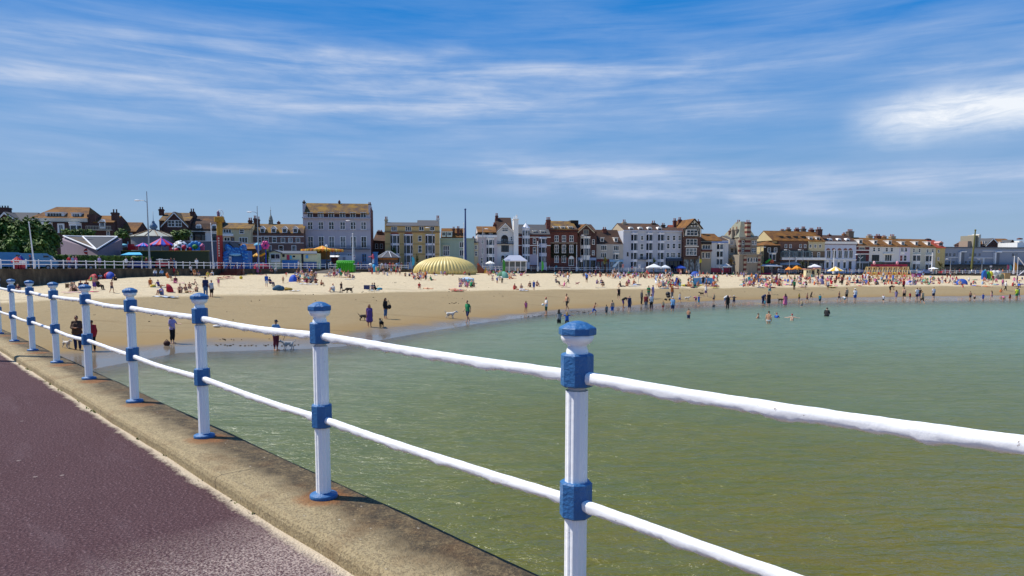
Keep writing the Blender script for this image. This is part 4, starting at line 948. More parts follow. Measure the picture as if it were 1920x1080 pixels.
B = Bld('long orange roofed terrace with grey brick front and glazed verandah', 'terrace', 1458, 222, 14, D=10)
B.wall(1458, 1515, 452, BRB).rside(1447, 1516, 451, 434, ROOF_O, wallmat('c9b78a')).wall(1448, 1459, 452, wallmat('c9b78a'), D=9, w=.5).dorms([1464, 1477.6, 1491, 1505], 6, 443.5, 449.5, 1.2, nx=1, mat=DARKW).wins([1472, 1480.5, 1499.5, 1508], 4.5, 458, 464.5)
B.band(1461, 1516, 470.5, 483, paint('56686a'), 1.2, name='verandah').wins([1466, 1474, 1482, 1490, 1498, 1506, 1513], 6.5, 472, 482, 1, 1, paint('8a9aa0'), w=-1.22, ft=.06).band(1461, 1516, 483, 487.5, WT, 1.3, name='balustrade').shop(1461, 1516, 490, 493, paint('3c4450'), 6)
B.chim(1463, 1470, 429, 440, paint('6b5a4a'), pots=3).chim(1474, 1481, 426, 440, paint('6b5238'), pots=3).chim(1490, 1497, 426.5, 438, BRICK, pots=3).chim(1502, 1509, 424.5, 442, paint('5b5048'), pots=3)
B = Bld('cream terrace house with brown shop floor under orange roof', 'house', 1515, 224, 14, D=10)
B.wall(1515, 1545, 452.5, CREAM).rside(1515, 1545.5, 452, 435.5, ROOF_O, CREAM).dorms([1518.5, 1532], 6, 444.5, 450.5, .6, nx=1).wins([1518, 1527, 1536], 4.5, 458.5, 464.5).band(1515, 1545, 471, 483, paint('6d5b48'), .15, name='verandah').wins([1520, 1534], 5, 473, 482, w=-.15).band(1515, 1545, 483, 487.5, WT, .9, name='balustrade').shop(1516, 1544, 488.5, 493, paint('20242e'), 3)
B.chim(1517, 1524.5, 427, 440, BRICK, pots=3).chim(1531, 1539.6, 425.5, 445, BRICKD, w=3, pots=3)
B = Bld('blue white assembly rooms front with five arched windows', 'building', 1544, 226, 14, D=10)
B.wall(1544, 1604, 453, paint('c3c9da', .7, .12)).rside(1541, 1604, 453, 442, ROOF_B, BLUEW, w=1, D=9).dorms([1555.5, 1572, 1588], 7, 446.5, 453, 1.4, 'arch', nx=1).band(1543.5, 1604.5, 453, 457.2, WT, .4).band(1544, 1604, 458, 459, paint('7a6a80'), .15)
for x in (1552.8, 1563, 1574, 1585, 1594.4):
 u_, v_ = B.uv(x, 469.5); h_ = (B.u(x + 3.6) - B.u(x - 3.6)) / 2
 B.b(MB().prism([(u_ + h_ * math.cos(math.pi * k / 10), v_ + h_ * math.sin(math.pi * k / 10)) for k in range(11)], -.06, .02), 'fanlight', paint('8a5a4c'))
 B.win(x - 3.6, x + 3.6, 469.5, 484, 2, 1)
B.wins([1551, 1561, 1572, 1583], 5.5, 491, 503, 1, 1, arch=True).win(1591, 1596, 490, 504, 1, 1, DARKW, name='door').band(1544, 1604, 486, 488, WT, .3)
B.chim(1589, 1598.5, 429.5, 448, paint('6a5c50'), pots=4).chim(1579, 1584, 435.5, 446, paint('9a6b48'), pots=2).chim(1552, 1556, 437.5, 446, BRICK, pots=1)
GRP = 'white fronted houses of the long terrace'
B = Bld('dark red art deco bar front with teal glass and white bands', 'building', 1603, 229, 13, D=10)
B.wall(1603, 1628.5, 461, paint('5a1f26', .7)).rside(1603, 1628.5, 461, 446, ROOF_O, BEIGE).band(1603, 1628.5, 460.5, 463, WHITE_W, .2).band(1603, 1628.5, 468.5, 470, WT, .15).band(1603, 1628.5, 475.5, 477, WT, .15).win(1609, 1620, 463, 469, 3, 1).win(1607, 1622, 478, 489, 3, 1, paint('2f5a66')).dorm(1609, 1615, 449.5, 456.5, .9, nx=1).shop(1604, 1628, 490, 493.5, paint('8a94a4'), 2)
u_, v_ = B.uv(1613.5, 484.5, -.15); gm = MB()
for sx_ in (-1, 1): gm.prism([(u_, v_ - .1), (u_ + sx_ * .5, v_ + .45), (u_ + sx_ * .95, v_ + .55), (u_ + sx_ * .5, v_ + .15), (u_, v_ - .3)], -.2, -.14)
B.b(gm, 'gull_emblem', WT)
B = Bld('white terrace house with a wide dark first floor window', 'house', 1628.5, 231, 13, D=10, group=GRP)
B.wall(1628.5, 1653.5, 461.5, WHITE_W).rside(1628.5, 1653.5, 461.5, 447, ROOF_O, BEIGE).wins([1637.3, 1646.2], 4.6, 464, 471.5, 1, 2).win(1634, 1647.5, 478, 489, 4, 1, DARKW).dorm(1637, 1642.5, 451, 457, .9, nx=1).chim(1626, 1634, 439, 450, BEIGE, pots=3).shop(1629, 1653, 491, 494, paint('5c6450'), 3)
B = Bld('white terrace house with a three light oriel under a hood', 'house', 1653.5, 232.5, 13, D=10, group=GRP)
B.wall(1653.5, 1684.5, 462, WHITE_W).rside(1653.5, 1684.5, 462, 448, ROOF_O, BEIGE).wins([1661, 1670.4], 4.8, 464.5, 472, 1, 2).band(1655, 1674, 475, 476.2, WT, .5, name='hood').win(1658, 1671, 477.5, 489.5, 3, 1).band(1656, 1672, 490.5, 491.5, WT, .4, name='sill').dorm(1664, 1669.5, 451.5, 458, .9, nx=1).chim(1641.5, 1650, 438.5, 452, BRICK, pots=3).chim(1653.5, 1660, 440.5, 450, paint('a87a4e'), pots=2).chim(1668.5, 1677, 439, 454, BEIGE, pots=3).shop(1654, 1684, 491.8, 494.5, paint('4a3038'), 3)
B = Bld('lilac white terrace house with a red curtained bay', 'house', 1684.5, 234, 13, D=10, group=GRP)
B.wall(1684.5, 1705, 462.5, paint('cfc8d8', .7, .12)).rside(1684.5, 1705, 462.5, 448.5, ROOF_O, BEIGE).win(1687, 1693, 465, 472, 1, 2).win(1694.5, 1699.5, 465, 472, 1, 2).box(1687, 1695, 473, 477, -.15, 0, WT, 'oval_plaque').win(1686, 1691.5, 478.5, 489.5, 1, 2, pane=paint('7a2a34', .3)).win(1693, 1699, 478.5, 489.5, 1, 2).dorm(1688, 1694, 453, 459, .9, nx=1).shop(1685, 1705, 491.5, 494, paint('3a2a34'), 2)
B = Bld('cream terrace house with a two storey bay beside lilac house', 'house', 1705, 235.5, 13, D=10, group=GRP)
B.wall(1705, 1728, 463, wallmat('d3cdb8')).rside(1705, 1728, 463, 449, ROOF_O, BEIGE).wins([1711.8, 1722.5], 3.8, 466, 473, 1, 2).bay(1710, 1724.5, 477, 507, [(479, 489), (495, 505)], d=.9).dorm(1714, 1719, 453, 459.5, .9, nx=1)
B = Bld('cream terrace house with lattice bay next to yellow end house', 'house', 1728, 237, 13, D=10, group=GRP)
B.wall(1728, 1753, 463.5, wallmat('d3cdb8')).rside(1728, 1753, 463.5, 449.5, ROOF_O, BEIGE).wins([1737.5, 1747], 3.8, 467, 474, 1, 2).bay(1734, 1748, 478, 507, [(480, 490), (496, 506)], d=.9).dorm(1737, 1742.5, 453.5, 460, .9, nx=1).chim(1736, 1743, 446.5, 452, DARKW, pots=2)
B = Bld('narrow yellow end house with a bright red tiled roof', 'house', 1753, 238.5, 13, D=10, group=GRP)
B.wall(1753, 1770.5, 464, wallmat('c5b27a')).rside(1751, 1771, 464.5, 451, roofmat('9a3a26', 'b04a30', .5), CREAM).wins([1758.3], 3.4, 468.5, 474).wins([1758.3], 3.4, 482, 488).dorm(1758, 1766, 453, 460, 1, 'gable', mat=paint('c49a94'), nx=1)
B = Bld('long grey blue modern block with white framed panels', 'building', 1770.5, 241, 12, D=14)
GB = paint('8d96a6', .6, .12); SH = paint('e4e6ea'); NAVY = paint('1d242c', .4)
B.wall(1770.5, 1990, 464.5, GB).band(1770, 1990, 463.5, 465.5, paint('5a606c'), .3)
B.band(1840, 1990, 470.6, 471.8, SH, .2, name='panel_frame').band(1775, 1800, 482, 483, SH, .15, name='panel_frame').band(1814, 1865, 483, 484.2, SH, .2, name='panel_frame').band(1798, 1808, 471, 473, SH, .7, name='panel_frame').box(1798, 1801, 473, 495, -.7, 0, SH, 'panel_frame').band(1864, 1874, 471.5, 473.5, SH, .7, name='panel_frame').box(1864.5, 1867, 473.5, 495, -.7, 0, SH, 'panel_frame').box(1843, 1845, 484, 495, -.2, 0, SH, 'panel_frame')
B.box(1801, 1807, 473, 495, -.5, 0, paint('636b78'), 'window_bay').box(1867, 1873, 474, 495, -.5, 0, paint('636b78'), 'window_bay')
B.wins([1773.5, 1780, 1788, 1818, 1827, 1835, 1898, 1904, 1935, 1945], 4.2, 474.5, 481, 2, 1, paint('aab0bc'), ft=.06).wins([1772.5, 1779.5, 1787, 1802, 1810.5, 1818, 1826, 1834, 1841, 1930, 1942], 4.2, 489, 494.5, 2, 1, paint('aab0bc'), ft=.06)
B.band(1770, 1990, 496, 500, NAVY, 2.4, name='canopy').band(1770.5, 1990, 500.5, 514, GL, .05, name='shop_window')
B = Bld('white block with a tall white chimney behind the modern block', 'building', 1905, 256, 12, D=8)
B.wall(1905, 1990, 455, WHITE_W).chim(1908.5, 1915, 448, 462, WHITE_W, w=1, pots=0, d=2).chim(1908, 1914, 446, 449, BRICK, w=1.2, pots=3)
B = Bld('beige concrete tower rising behind the long modern block', 'tower', 1823, 262, 12, name='tower', D=6)
CT = paint('8f8878', .8, .15)
B.wall(1823, 1832, 441.5, CT).wall(1832.4, 1836, 440, paint('bdb5a4', .8), D=5, w=-.4).wall(1812, 1823, 452, paint('9a8574', .8), D=4, w=1).box(1828, 1829.5, 441.6, 464, -.15, 0, paint('5e5848'), 'fin').box(1833, 1835.5, 439, 441, -.3, 3, WT, 'cap')
B = Bld('dark gabled hall with a lichen orange roof behind the modern block', 'building', 1836, 268, 12, D=12)
B.wall(1836, 1905, 458, BRICKD).rside(1835, 1908, 458, 448, ROOF_O, BRICKD).rfront(1846, 1871, 460, 447, ROOF_G, BRICKD, WT, w=-1, D=6).wall(1847, 1870, 460, BRICKD, D=2, w=-.9).wins([1841, 1845], 2.4, 452, 460, 1, 2, w=-.1).dorms([1875, 1880], 4, 454, 460, .4, nx=1).rfront(1885, 1904, 461, 450, ROOF_G, BRICKD, w=-.8, D=6)
# ------------------------------------------------------------------ things along the promenade
TC, TV, TP = tintmat('cloth'), tintmat('canvas'), tintmat('paintwork')
def col(o, h): o.color = (*lin(h), 1); return o
class Pl:
 """a spot seen at pixel column px, standing Y metres out; s = metres per pixel there"""
 def __init__(s, px, Y, z=None, sand=None):
  if sand is not None: g = ground(px, sand); s.Y = g.y; s.z = g.z - .03; s.x = g.x
  else:
   s.Y = Y; s.x = at_Y(px, HOR, Y).x; s.z = edge_pt(px).z + .02 if z is None else z
  s.px = px; s.s = s.Y / (F * cp); s.loc = Vector((s.x, s.Y, s.z))
 def h(s, py): return CAMZ + (HOR - py) * s.Y / F - s.z       # height above the base of image row py
 def dx(s, px): return (px - s.px) * s.s
 def root(s, name, label, cat, group=None, rz=0):
  return tag(empty(name, s.loc, rz), label, cat, group)
def one(p, name, label, cat, mb, mats, color=None, group=None, rz=0):
 o = mb.build(name, mats, None, p.loc, rz); tag(o, label, cat, group)
 if color: col(o, color)
 return o
WHP = paint('e6e5e6', .45, .1); STEEL = paint('9aa0a6', .4, .12, metal=.3); GRAY = paint('6c6f74', .7)
# ---- trees, bushes, hedges
m, nt, p = newmat('leaves'); oi = nt.nodes.new('ShaderNodeObjectInfo'); g = geopos(nt)
f = noise(nt, g, .9, 5, .6); f2 = noise(nt, g, 7, 2)
c = mixc(nt, ramp(nt, f, [(.35, 0.0), (.65, 1.0)]), lin('2c4418'), lin('6b8a26')); c = mixc(nt, math_(nt, 'MULTIPLY', f2, .5), c, lin('22380f'))
L(nt, mixc(nt, .0, c, oi.outputs['Color']), p.inputs['Base Color']); p.inputs['Roughness'].default_value = .75
p.inputs['Transmission Weight'].default_value = 0; LEAF = m
BARK = paint('3b2f25', .95, .3)
def leafcloud(blobs, n, size, seed, hollow=.55):
 r = random.Random(seed); mb = MB(); tot_ = sum(b[3] * b[4] * b[5] for b in blobs)
 for (x, y, z, rx, ry, rz) in blobs:
  for _ in range(int(n * rx * ry * rz / tot_)):
   while True:
    q = Vector((r.uniform(-1, 1), r.uniform(-1, 1), r.uniform(-1, 1)))
    if hollow < q.length < 1: break
   k = 1 + .38 * math.sin(q.x * 7 + seed) * math.sin(q.z * 6 + q.y * 5)
   c_ = Vector((x + q.x * rx * k, y + q.y * ry * k, z + q.z * rz * k))
   nrm = (q + Vector((r.uniform(-.8, .8), r.uniform(-.8, .8), r.uniform(-.2, 1)))).normalized()
   a = nrm.orthogonal().normalized(); b_ = nrm.cross(a); s_ = size * r.uniform(.6, 1.4); t = r.uniform(0, 6.28)
   a, b_ = a * math.cos(t) + b_ * math.sin(t), b_ * math.cos(t) - a * math.sin(t)
   mb.add([c_ - a * s_, c_ - b_ * s_ * .55, c_ + a * s_, c_ + b_ * s_ * .55], [(0, 1, 2, 3)])
 return mb
def tree(px, Y, top, halfw, label, seed, group='trees behind the hedge', base=None, size=.3, n=4200):
 p = Pl(px, Y); H_ = p.h(top); hw = halfw * p.s; root = p.root('tree', label, 'tree', group); r = random.Random(seed)
 t = MB(); t.tube((0, 0, -.1), (.1, 0, H_ * .45), .28, .2)
 blobs = [(0, 0, H_ * .62, hw * .8, hw * .8, H_ * .33)]
 for k in range(9):
  a = k * 2.4 + seed; rr_ = hw * r.uniform(.35, .75); z = H_ * r.uniform(.42, .82); b_ = (rr_ * math.cos(a), rr_ * math.sin(a), z)
  t.tube((.08, 0, H_ * .35), b_, .1, .03, n=5); q = hw * r.uniform(.28, .45); blobs.append((*b_, q, q, q * .75))
 t.build('trunk', BARK, root); leafcloud(blobs, n, size, seed, .25).build('crown', LEAF, root)
 return root
tree(8, 112, 403, 26, 'broad dark green tree below the brick house chimney', 1); tree(48, 108, 409, 26, 'round bushy tree behind the short white mast', 2); tree(88, 112, 416, 26, 'dark spreading tree beside the grey valley roof', 3); tree(-35, 108, 400, 30, 'tall leafy tree cut by the edge of the view', 4); tree(66, 118, 408, 20, 'pale green topped tree behind the tall white mast', 14)
tree(26, 100, 440, 22, 'low dark tree over the pale blue van', 15); tree(75, 100, 446, 24, 'low dark tree behind the end of the blue van', 16)
def bush(px, Y, y0, y1, halfw, label, seed, n=700, size=.25, group='shrubs between the rooftops'):
 p = Pl(px, Y); zb = max(0, p.h(y1)); zt = p.h(y0); w_ = halfw * p.s; root = p.root('shrub', label, 'shrub', group); r = random.Random(seed)
 blobs = [(r.uniform(-.6, .6) * w_, r.uniform(-.3, .3) * w_, zb + (zt - zb) * r.uniform(.35, .7), w_ * .5, w_ * .4, (zt - zb) * .38) for _ in range(6)]
 leafcloud(blobs, n, size, seed, .3).build('foliage', LEAF, root); m_ = MB()
 for b_ in blobs: m_.tube((b_[0] * .3, b_[1] * .3, -.1), b_[:3], .08, .03, n=5)
 m_.build('stem', BARK, root)
bush(140, 134, 431, 446, 20, 'clipped shrub in front of the hipped guest house', 5); bush(165, 136, 430, 446, 16, 'round shrub under the orange roofed wing', 6); bush(236, 140, 431, 448, 18, 'green shrub before the low ochre cottage', 7); bush(342, 150, 429, 452, 20, 'tall green bush beside the pavilion roof', 8, 1200); bush(736, 182, 462, 500, 7, 'small green tree peeping over the octagonal kiosk', 9, 500, group=None)
bush(500, 146, 470, 492, 5, 'small green bush at the corner of the cream chalet', 10, 300, group=None)
HEDGE = LEAF
def hedge(px0, px1, Y0, Y1, y0, label, seed, th=1.2):
 p = Pl(px0, Y0); e = at_Y(px1, HOR, Y1); dx, dy = e.x - p.x, Y1 - Y0; ln = math.hypot(dx, dy); top = p.h(y0); r = random.Random(seed); mb = MB()
 mb.box(0, ln, 0, th, -.1, top - .06)
 for _ in range(int(ln * 90)):
  x = r.uniform(0, ln); f_ = r.random(); q = Vector((x, -.02, r.uniform(0, top))) if f_ < .65 else Vector((x, r.uniform(0, th), top - .04)); s_ = r.uniform(.08, .2)
  d_ = Vector((r.uniform(-1, 1), r.uniform(-1, .2), r.uniform(-.4, 1))).normalized(); a = d_.orthogonal().normalized(); b_ = d_.cross(a)
  q += d_ * .08; mb.add([q - a * s_, q - b_ * s_, q + a * s_, q + b_ * s_], [(0, 1, 2, 3)])
 o = mb.build('hedge', HEDGE, None, p.loc, math.atan2(dy, dx)); tag(o, label, 'hedge')
hedge(-40, 232, 96, 116, 476, 'long clipped green hedge behind the blue van', 21); hedge(226, 392, 120, 132, 481, 'lower clipped hedge in front of the funfair platform', 22)
def palm(px, Y, y0, y1, halfw, label, seed, colr='5d6a2e'):
 p = Pl(px, Y); top, w_ = p.h(y0), halfw * p.s; root = p.root('palm_tree', label, 'palm tree', 'palm trees along the promenade'); r = random.Random(seed); hc = p.h((y0 + y1) / 2 + 1.5)
 t = MB().tube((0, 0, -.1), (0, 0, hc), .16, .12); t.build('trunk', BARK, root); mb = MB()
 for k in range(34):
  a, el = r.uniform(0, 6.28), r.uniform(-.35, 1.45); ln = w_ * r.uniform(.75, 1.1); d_ = Vector((math.cos(a) * math.cos(el), math.sin(a) * math.cos(el), math.sin(el) * (top - hc) / w_)); sd = Vector((-math.sin(a), math.cos(a), 0))
  pts = [Vector((0, 0, hc)) + d_ * ln * t_ + Vector((0, 0, -.35 * t_ * t_ * ln * .5)) for t_ in (0, .4, .75, 1)]
  for q0, q1, w0, w1 in zip(pts, pts[1:], (.08, .16, .1), (.16, .1, .01)):
   mb.add([q0 - sd * w0, q0 + sd * w0, q1 + sd * w1, q1 - sd * w1], [(0, 1, 2, 3)])
 mb.build('crown', paint(colr, .8, .4), root)
palm(1135, 197, 479, 502, 10, 'spiky palm in front of the red shop fascia', 31, '6b6a2c'); palm(1225.5, 205, 481, 502, 8, 'green palm between the white gazebo and the hotel', 32, '46561f'); palm(1371, 208, 479, 502, 11, 'dry brown palm beside the turreted building', 33, '6d5a34'); palm(1505, 218, 485, 506, 13, 'wide dark palm beside the grey kiosk roof', 34, '3f4426'); palm(1763, 232, 488, 507, 11, 'olive palm in front of the yellow end house', 35, '55502c'); palm(782, 180, 474, 502, 7, 'small palm behind the golden dome', 36, '5a5a34')
# ---- the railing along the promenade
def railing(px0, px1, step_m, label, h=1.1, backs=0):
 pts = []; px = px0; last = None; acc = 0
 while px <= px1:
  e = edge_pt(px)
  if last is None or (e - last).length >= step_m: pts.append(e); last = e
  px += .5
 root = tag(empty('promenade_railing', pts[0]), label, 'railing'); o_ = pts[0]; pr = None
 for e in pts:
  if pr is None:
   mb = MB().box(-.05, .05, -.05, .05, 0, h).lathe([(.07, h), (.08, h + .05), (.03, h + .1)], 6); pr = mb.build('post', WHP, root); q = pr
  else: q = pr.copy(); COL.objects.link(q); q.parent = root
  q.location = e - o_
 for z in (h - .06, h * .52):
  mb = MB().path([e - o_ + Vector((0, 0, z)) for e in pts], .045); mb.build('rail', WHP, root)
 return root
railing(-150, 612, 1.75, 'long white promenade railing above the dark sea wall'); railing(616, 775, 1.9, 'short white railing between the green inflatable and golden dome'); railing(905, 1265, 2.3, 'white railing behind the beach in front of the brick houses'); railing(1432, 1950, 2.4, 'white railing past the ticket huts and swing boats')
# ---- tall white masts and street lamps
def mast(px, Y, y0, y1, w_, label, colr=WHP, base=None, name='flagpole', cat='mast', lean=0, group='white masts on the promenade'):
 p = Pl(px, Y); root = p.root(name, label, cat, group); H_ = p.h(y0); r = w_ * p.s / 2
 MB().tube((0, 0, -.1), (lean * p.s, 0, H_), r * 1.3, r * .7, n=8).tube((0, 0, -.1), (0, 0, min(1.2, H_ * .2)), r * 2, r * 2).build('pole', colr, root)
 MB().ball((lean * p.s, 0, H_ + r), r * 1.1).build('finial', colr, root)
 return p, root
mast(65, 90, 419, 505, 2.2, 'white mast leaning in front of the dark trees', lean=-6); mast(400.5, 126, 421, 505, 2, 'white mast beside the helter skelter tower', lean=-2.5); mast(662, 162, 440, 505, 2, 'white mast beside the bright green inflatable'); mast(1008, 190, 455, 505, 1.8, 'white mast with blue foot by the pale gazebo'); mast(1081, 197, 461, 508, 1.6, 'white mast in front of the dark arched doorway'); mast(1355, 212, 462, 508, 1.6, 'white mast before the blue frieze house'); mast(1563, 222, 470, 510, 1.8, 'white mast over the yellow parasol'); mast(1747, 233, 476, 515, 2, 'white mast before the cream terrace houses'); mast(870, 180, 420, 510, 1.5, 'thin pale mast just beside the tall blue one'); mast(1310.5, 208, 481, 511, 1, 'slim pole flying a yellow flag at the brown stage tent', group=None); mast(1901, 238, 482, 518, 1.6, 'white mast next to the orange feather flag')
p, r_ = mast(1821, 240, 434, 512, 3.2, 'tall tapering brown green mast in front of the modern block', paint('6b6a3a', .8, .3), lean=4, group=None)
p, r_ = mast(873, 183, 396, 505, 3.6, 'tall dark blue sculptural mast behind the golden dome', paint('263f78', .5), group=None)
def lamp(px, Y, y0, arm_px, arm_y, label, dark=False, g='street lamps along the seafront'):
 p = Pl(px, Y); root = p.root('street_lamp', label, 'street lamp', g); H_ = p.h(y0); a, ah = p.dx(arm_px), p.h(arm_y); m_ = STEEL
 MB().tube((0, 0, -.1), (0, 0, H_), .16, .06).tube((0, 0, -.1), (0, 0, 1.3), .2, .2).build('pole', m_, root)
 sg = 1 if a > 0 else -1
 MB().path([(0, 0, ah - .3), (a * .3, 0, ah), (a - sg * .5, 0, ah + .05)], .05).build('arm', m_, root)
 MB().ball((a, 0, ah + .02), .55, .2, .12).build('lamp_head', WHP, root)
lamp(281, 116, 361, 263, 378, 'tallest grey street lamp in front of the onion domed pavilion'); lamp(485.5, 140, 388, 471, 399, 'grey street lamp between the rides and the mansard terrace'); lamp(664.5, 166, 410, 654, 415, 'grey street lamp before the grey five storey hotel'); lamp(811, 184, 426, 802, 428, 'grey lamp standing before the yellow guest house')
lamp(905.5, 186, 426, 912, 430, 'thin grey lamp before the lilac cream guest house'); lamp(1098.5, 198, 440, 1092, 442, 'grey lamp before the brick house with white bay'); lamp(1238.5, 207, 448, 1245, 452, 'greenish grey lamp between two white gazebos'); lamp(1425, 215, 462, 1432, 464, 'slim lamp at the edge of the banded turret building'); lamp(1480, 218, 469, 1472, 469, 'grey lamp before the brick fronted terrace'); lamp(1505, 219, 468, 1498, 469, 'grey lamp above the dark spreading palm'); lamp(1612, 226, 476, 1605, 478, 'grey lamp before the red art deco bar'); lamp(1782, 236, 484, 1775, 486, 'thin grey lamp before the modern block'); lamp(1841, 240, 484, 1834, 486, 'grey lamp between the brown mast and white frames')
p = Pl(613, 158); o = p.root('promenade_lamp', 'dark lamp standard with a white globe beside the carousel', 'street lamp'); MB().tube((0, 0, -.1), (0, 0, p.h(464)), .12, .07).build('pole', DARKW, o); MB().ball((0, 0, p.h(461.5)), .3).build('globe', WHP, o)
sh = at_Z(200, 672, ZK); q = sh + Vector((SUN_DIR.x, SUN_DIR.y, 0)).normalized() * 5.1
o = tag(empty('lamp_post', (q.x, q.y, ZD)), 'lamp post on the pier whose long thin shadow crosses the deck', 'street lamp'); MB().tube((0, 0, 0), (0, 0, 8.2), .085, .06).tube((0, 0, 0), (0, 0, .9), .12).build('pole', STEEL, o); MB().ball((0, 0, 8.3), .3, .3, .2).build('lamp_head', WHP, o)
# ---- the low grey building with the valley roof
p = Pl(185, 118); r_ = p.root('pavilion_building', 'low pavilion with grey slate valley roof and white ridge', 'building')
C0 = Vector((0, 0, p.h(469))); A0 = at_Y(121, 443, 128) - p.loc; M0 = at_Y(157, 444, 131) - p.loc; E0 = at_Y(222, 444.5, 126) - p.loc
Lw = at_Y(113, 449, 128) - p.loc; Rw = at_Y(229, 448, 126) - p.loc
zb = -.3
MB().add([(0, 0, zb), (0, 0, C0.z - .15), A0 - Vector((0, 0, .15)), (Lw.x, Lw.y, Lw.z), (Lw.x, Lw.y, zb)], [(0, 1, 2, 3, 4)]).add([(0, 0, zb), (0, 0, C0.z - .15), E0 - Vector((0, 0, .15)), (Rw.x, Rw.y, Rw.z), (Rw.x, Rw.y, zb)], [(4, 3, 2, 1, 0)]).add([(Lw.x, Lw.y, zb), (Lw.x, Lw.y, Lw.z), (Rw.x, Rw.y, Rw.z), (Rw.x, Rw.y, zb)], [(0, 1, 2, 3)]).build('wall', wallmat('8a7a86'), r_)
mb = MB().add([C0, M0, A0], [(0, 2, 1), ]); mb.v = [tuple(Vector(v) + Vector((0, -.25, 0))) for v in mb.v]; mb.build('roof', roofmat('54504e', '7d6038', .55), r_)
mb = MB().add([C0, E0, M0], [(0, 2, 1)]); mb.v = [tuple(Vector(v) + Vector((0, -.25, 0))) for v in mb.v]; mb.build('roof', roofmat('3f434c', '5a5a50', .2), r_)
o_ = Vector((0, -.35, .05)); MB().path([A0 + o_, M0 + o_, E0 + o_], .13).tube(C0 + o_, M0 + o_, .14).tube(C0 + o_, A0 + o_, .12).tube(C0 + o_, E0 + o_, .12).build('ridge_trim', WHP, r_)
q = C0.lerp(A0, .3); MB().tube((q.x, q.y - .3, p.h(471)), (q.x, q.y - .12, p.h(471)), .48, n=20).build('no_entry_sign', paint('b3262a'), r_); MB().box(q.x - .34, q.x + .34, q.y - .33, q.y - .301, p.h(471) - .08, p.h(471) + .08).build('sign_bar', WHP, r_)
q = C0.lerp(E0, .75); MB().ball((q.x, q.y - .5, p.h(468)), .45, .2, .3).build('satellite_dish', WHP, r_)
# ---- round pavilion with an onion dome
p = Pl(291, 150); r_ = p.root('round_pavilion', 'round pavilion with grey conical roof and a blue onion dome', 'building'); R_ = 41 * p.s
MB().lathe([(R_ * .93, -.3), (R_ * .93, p.h(446))], 24).build('wall', paint('6d7078'), r_)
MB().lathe([(R_ * .9, p.h(446)), (R_, p.h(445)), (R_, p.h(444.4)), (R_ * .75, p.h(441)), (R_ * .4, p.h(436)), (R_ * .14, p.h(431.5))], 24).build('roof', paint('a5a79c', .7, .25, .8), r_)
rb = MB()
for k in range(12): a = k * math.pi / 6 + .1; rb.tube((R_ * math.cos(a), R_ * math.sin(a), p.h(444.2)), (R_ * .14 * math.cos(a), R_ * .14 * math.sin(a), p.h(431.3)), .07)
rb.build('roof_rib', paint('7d5b3a'), r_)['kind'] = 'stuff'
MB().sh().lathe([(.7, p.h(432)), (.45, p.h(430.5)), (.75, p.h(428)), (.78, p.h(425)), (.5, p.h(421)), (.22, p.h(418)), (.32, p.h(417)), (.06, p.h(415)), (.04, p.h(398))], 14).build('onion_dome', paint('5f7890', .4), r_)
# ---- long low arcade roofs
p = Pl(384, 150); r_ = p.root('arcade', 'long low grey arcade roof edged in white behind the rides', 'building'); MB().box(p.dx(337), p.dx(432), 0, 7, -.2, p.h(453)).build('wall', paint('646872', .8), r_); MB().box(p.dx(336), p.dx(433), -.2, 7.2, p.h(453), p.h(452)).build('ridge_trim', WHP, r_)
p = Pl(456, 152); r_ = p.root('arcade', 'low arcade with brown tiled roof and white ridge behind blue castle', 'building'); MB().box(p.dx(433), p.dx(489), .5, 6, -.2, p.h(466)).build('wall', paint('6a5448', .8), r_); MB().quadplate((p.dx(431), 0, p.h(467)), (p.dx(489), 0, p.h(467)), (p.dx(489), 3, p.h(456.5)), (p.dx(431), 3, p.h(456.5)), .15).build('roof', ROOF_O, r_); MB().box(p.dx(431), p.dx(489), 2.9, 3.2, p.h(456.6), p.h(455.6)).build('ridge_trim', WHP, r_)
p = Pl(432, 146); r_ = p.root('gabled_booth', 'black gable roofed booth between the tower and blue castle', 'booth'); MB().prism([(p.dx(420), p.h(468)), (p.dx(444), p.h(468)), (p.dx(431), p.h(454.5))], 0, 4).build('roof', paint('2a2b31'), r_); MB().box(p.dx(422), p.dx(442), .2, 3.8, -.1, p.h(468)).build('wall', paint('3c3a40'), r_)
# ---- funfair
def conecanopy(p, cx, y_ap, y_rim, halfw, cols_, n=16, drop=.25):
 out = []; R_ = halfw * p.s; x0 = p.dx(cx); za, zr = p.h(y_ap), p.h(y_rim)
 mbs = [MB() for _ in cols_]
 for k in range(n):
  a0, a1 = 2 * math.pi * k / n, 2 * math.pi * (k + 1) / n; m_ = mbs[k % len(cols_)]; am = (a0 + a1) / 2
  m_.add([(x0, 0, za), (x0 + R_ * math.cos(a0), R_ * math.sin(a0), zr), (x0 + R_ * 1.02 * math.cos(am), R_ * 1.02 * math.sin(am), zr - .1), (x0 + R_ * math.cos(a1), R_ * math.sin(a1), zr)], [(0, 1, 2, 3)])
  m_.add([(x0 + R_ * math.cos(a0), R_ * math.sin(a0), zr), (x0 + R_ * math.cos(a0), R_ * math.sin(a0), zr - drop * .6), (x0 + R_ * 1.02 * math.cos(am), R_ * 1.02 * math.sin(am), zr - .1 - drop), (x0 + R_ * math.cos(a1), R_ * math.sin(a1), zr - drop * .6), (x0 + R_ * math.cos(a1), R_ * math.sin(a1), zr), (x0 + R_ * 1.02 * math.cos(am), R_ * 1.02 * math.sin(am), zr - .1)], [(0, 1, 2, 5), (5, 2, 3, 4)])
 v, f, mi = [], [], []; J = MB()
 for i, m_ in enumerate(mbs): J.mat(i).add(m_.v, m_.f)
 return J, R_, zr
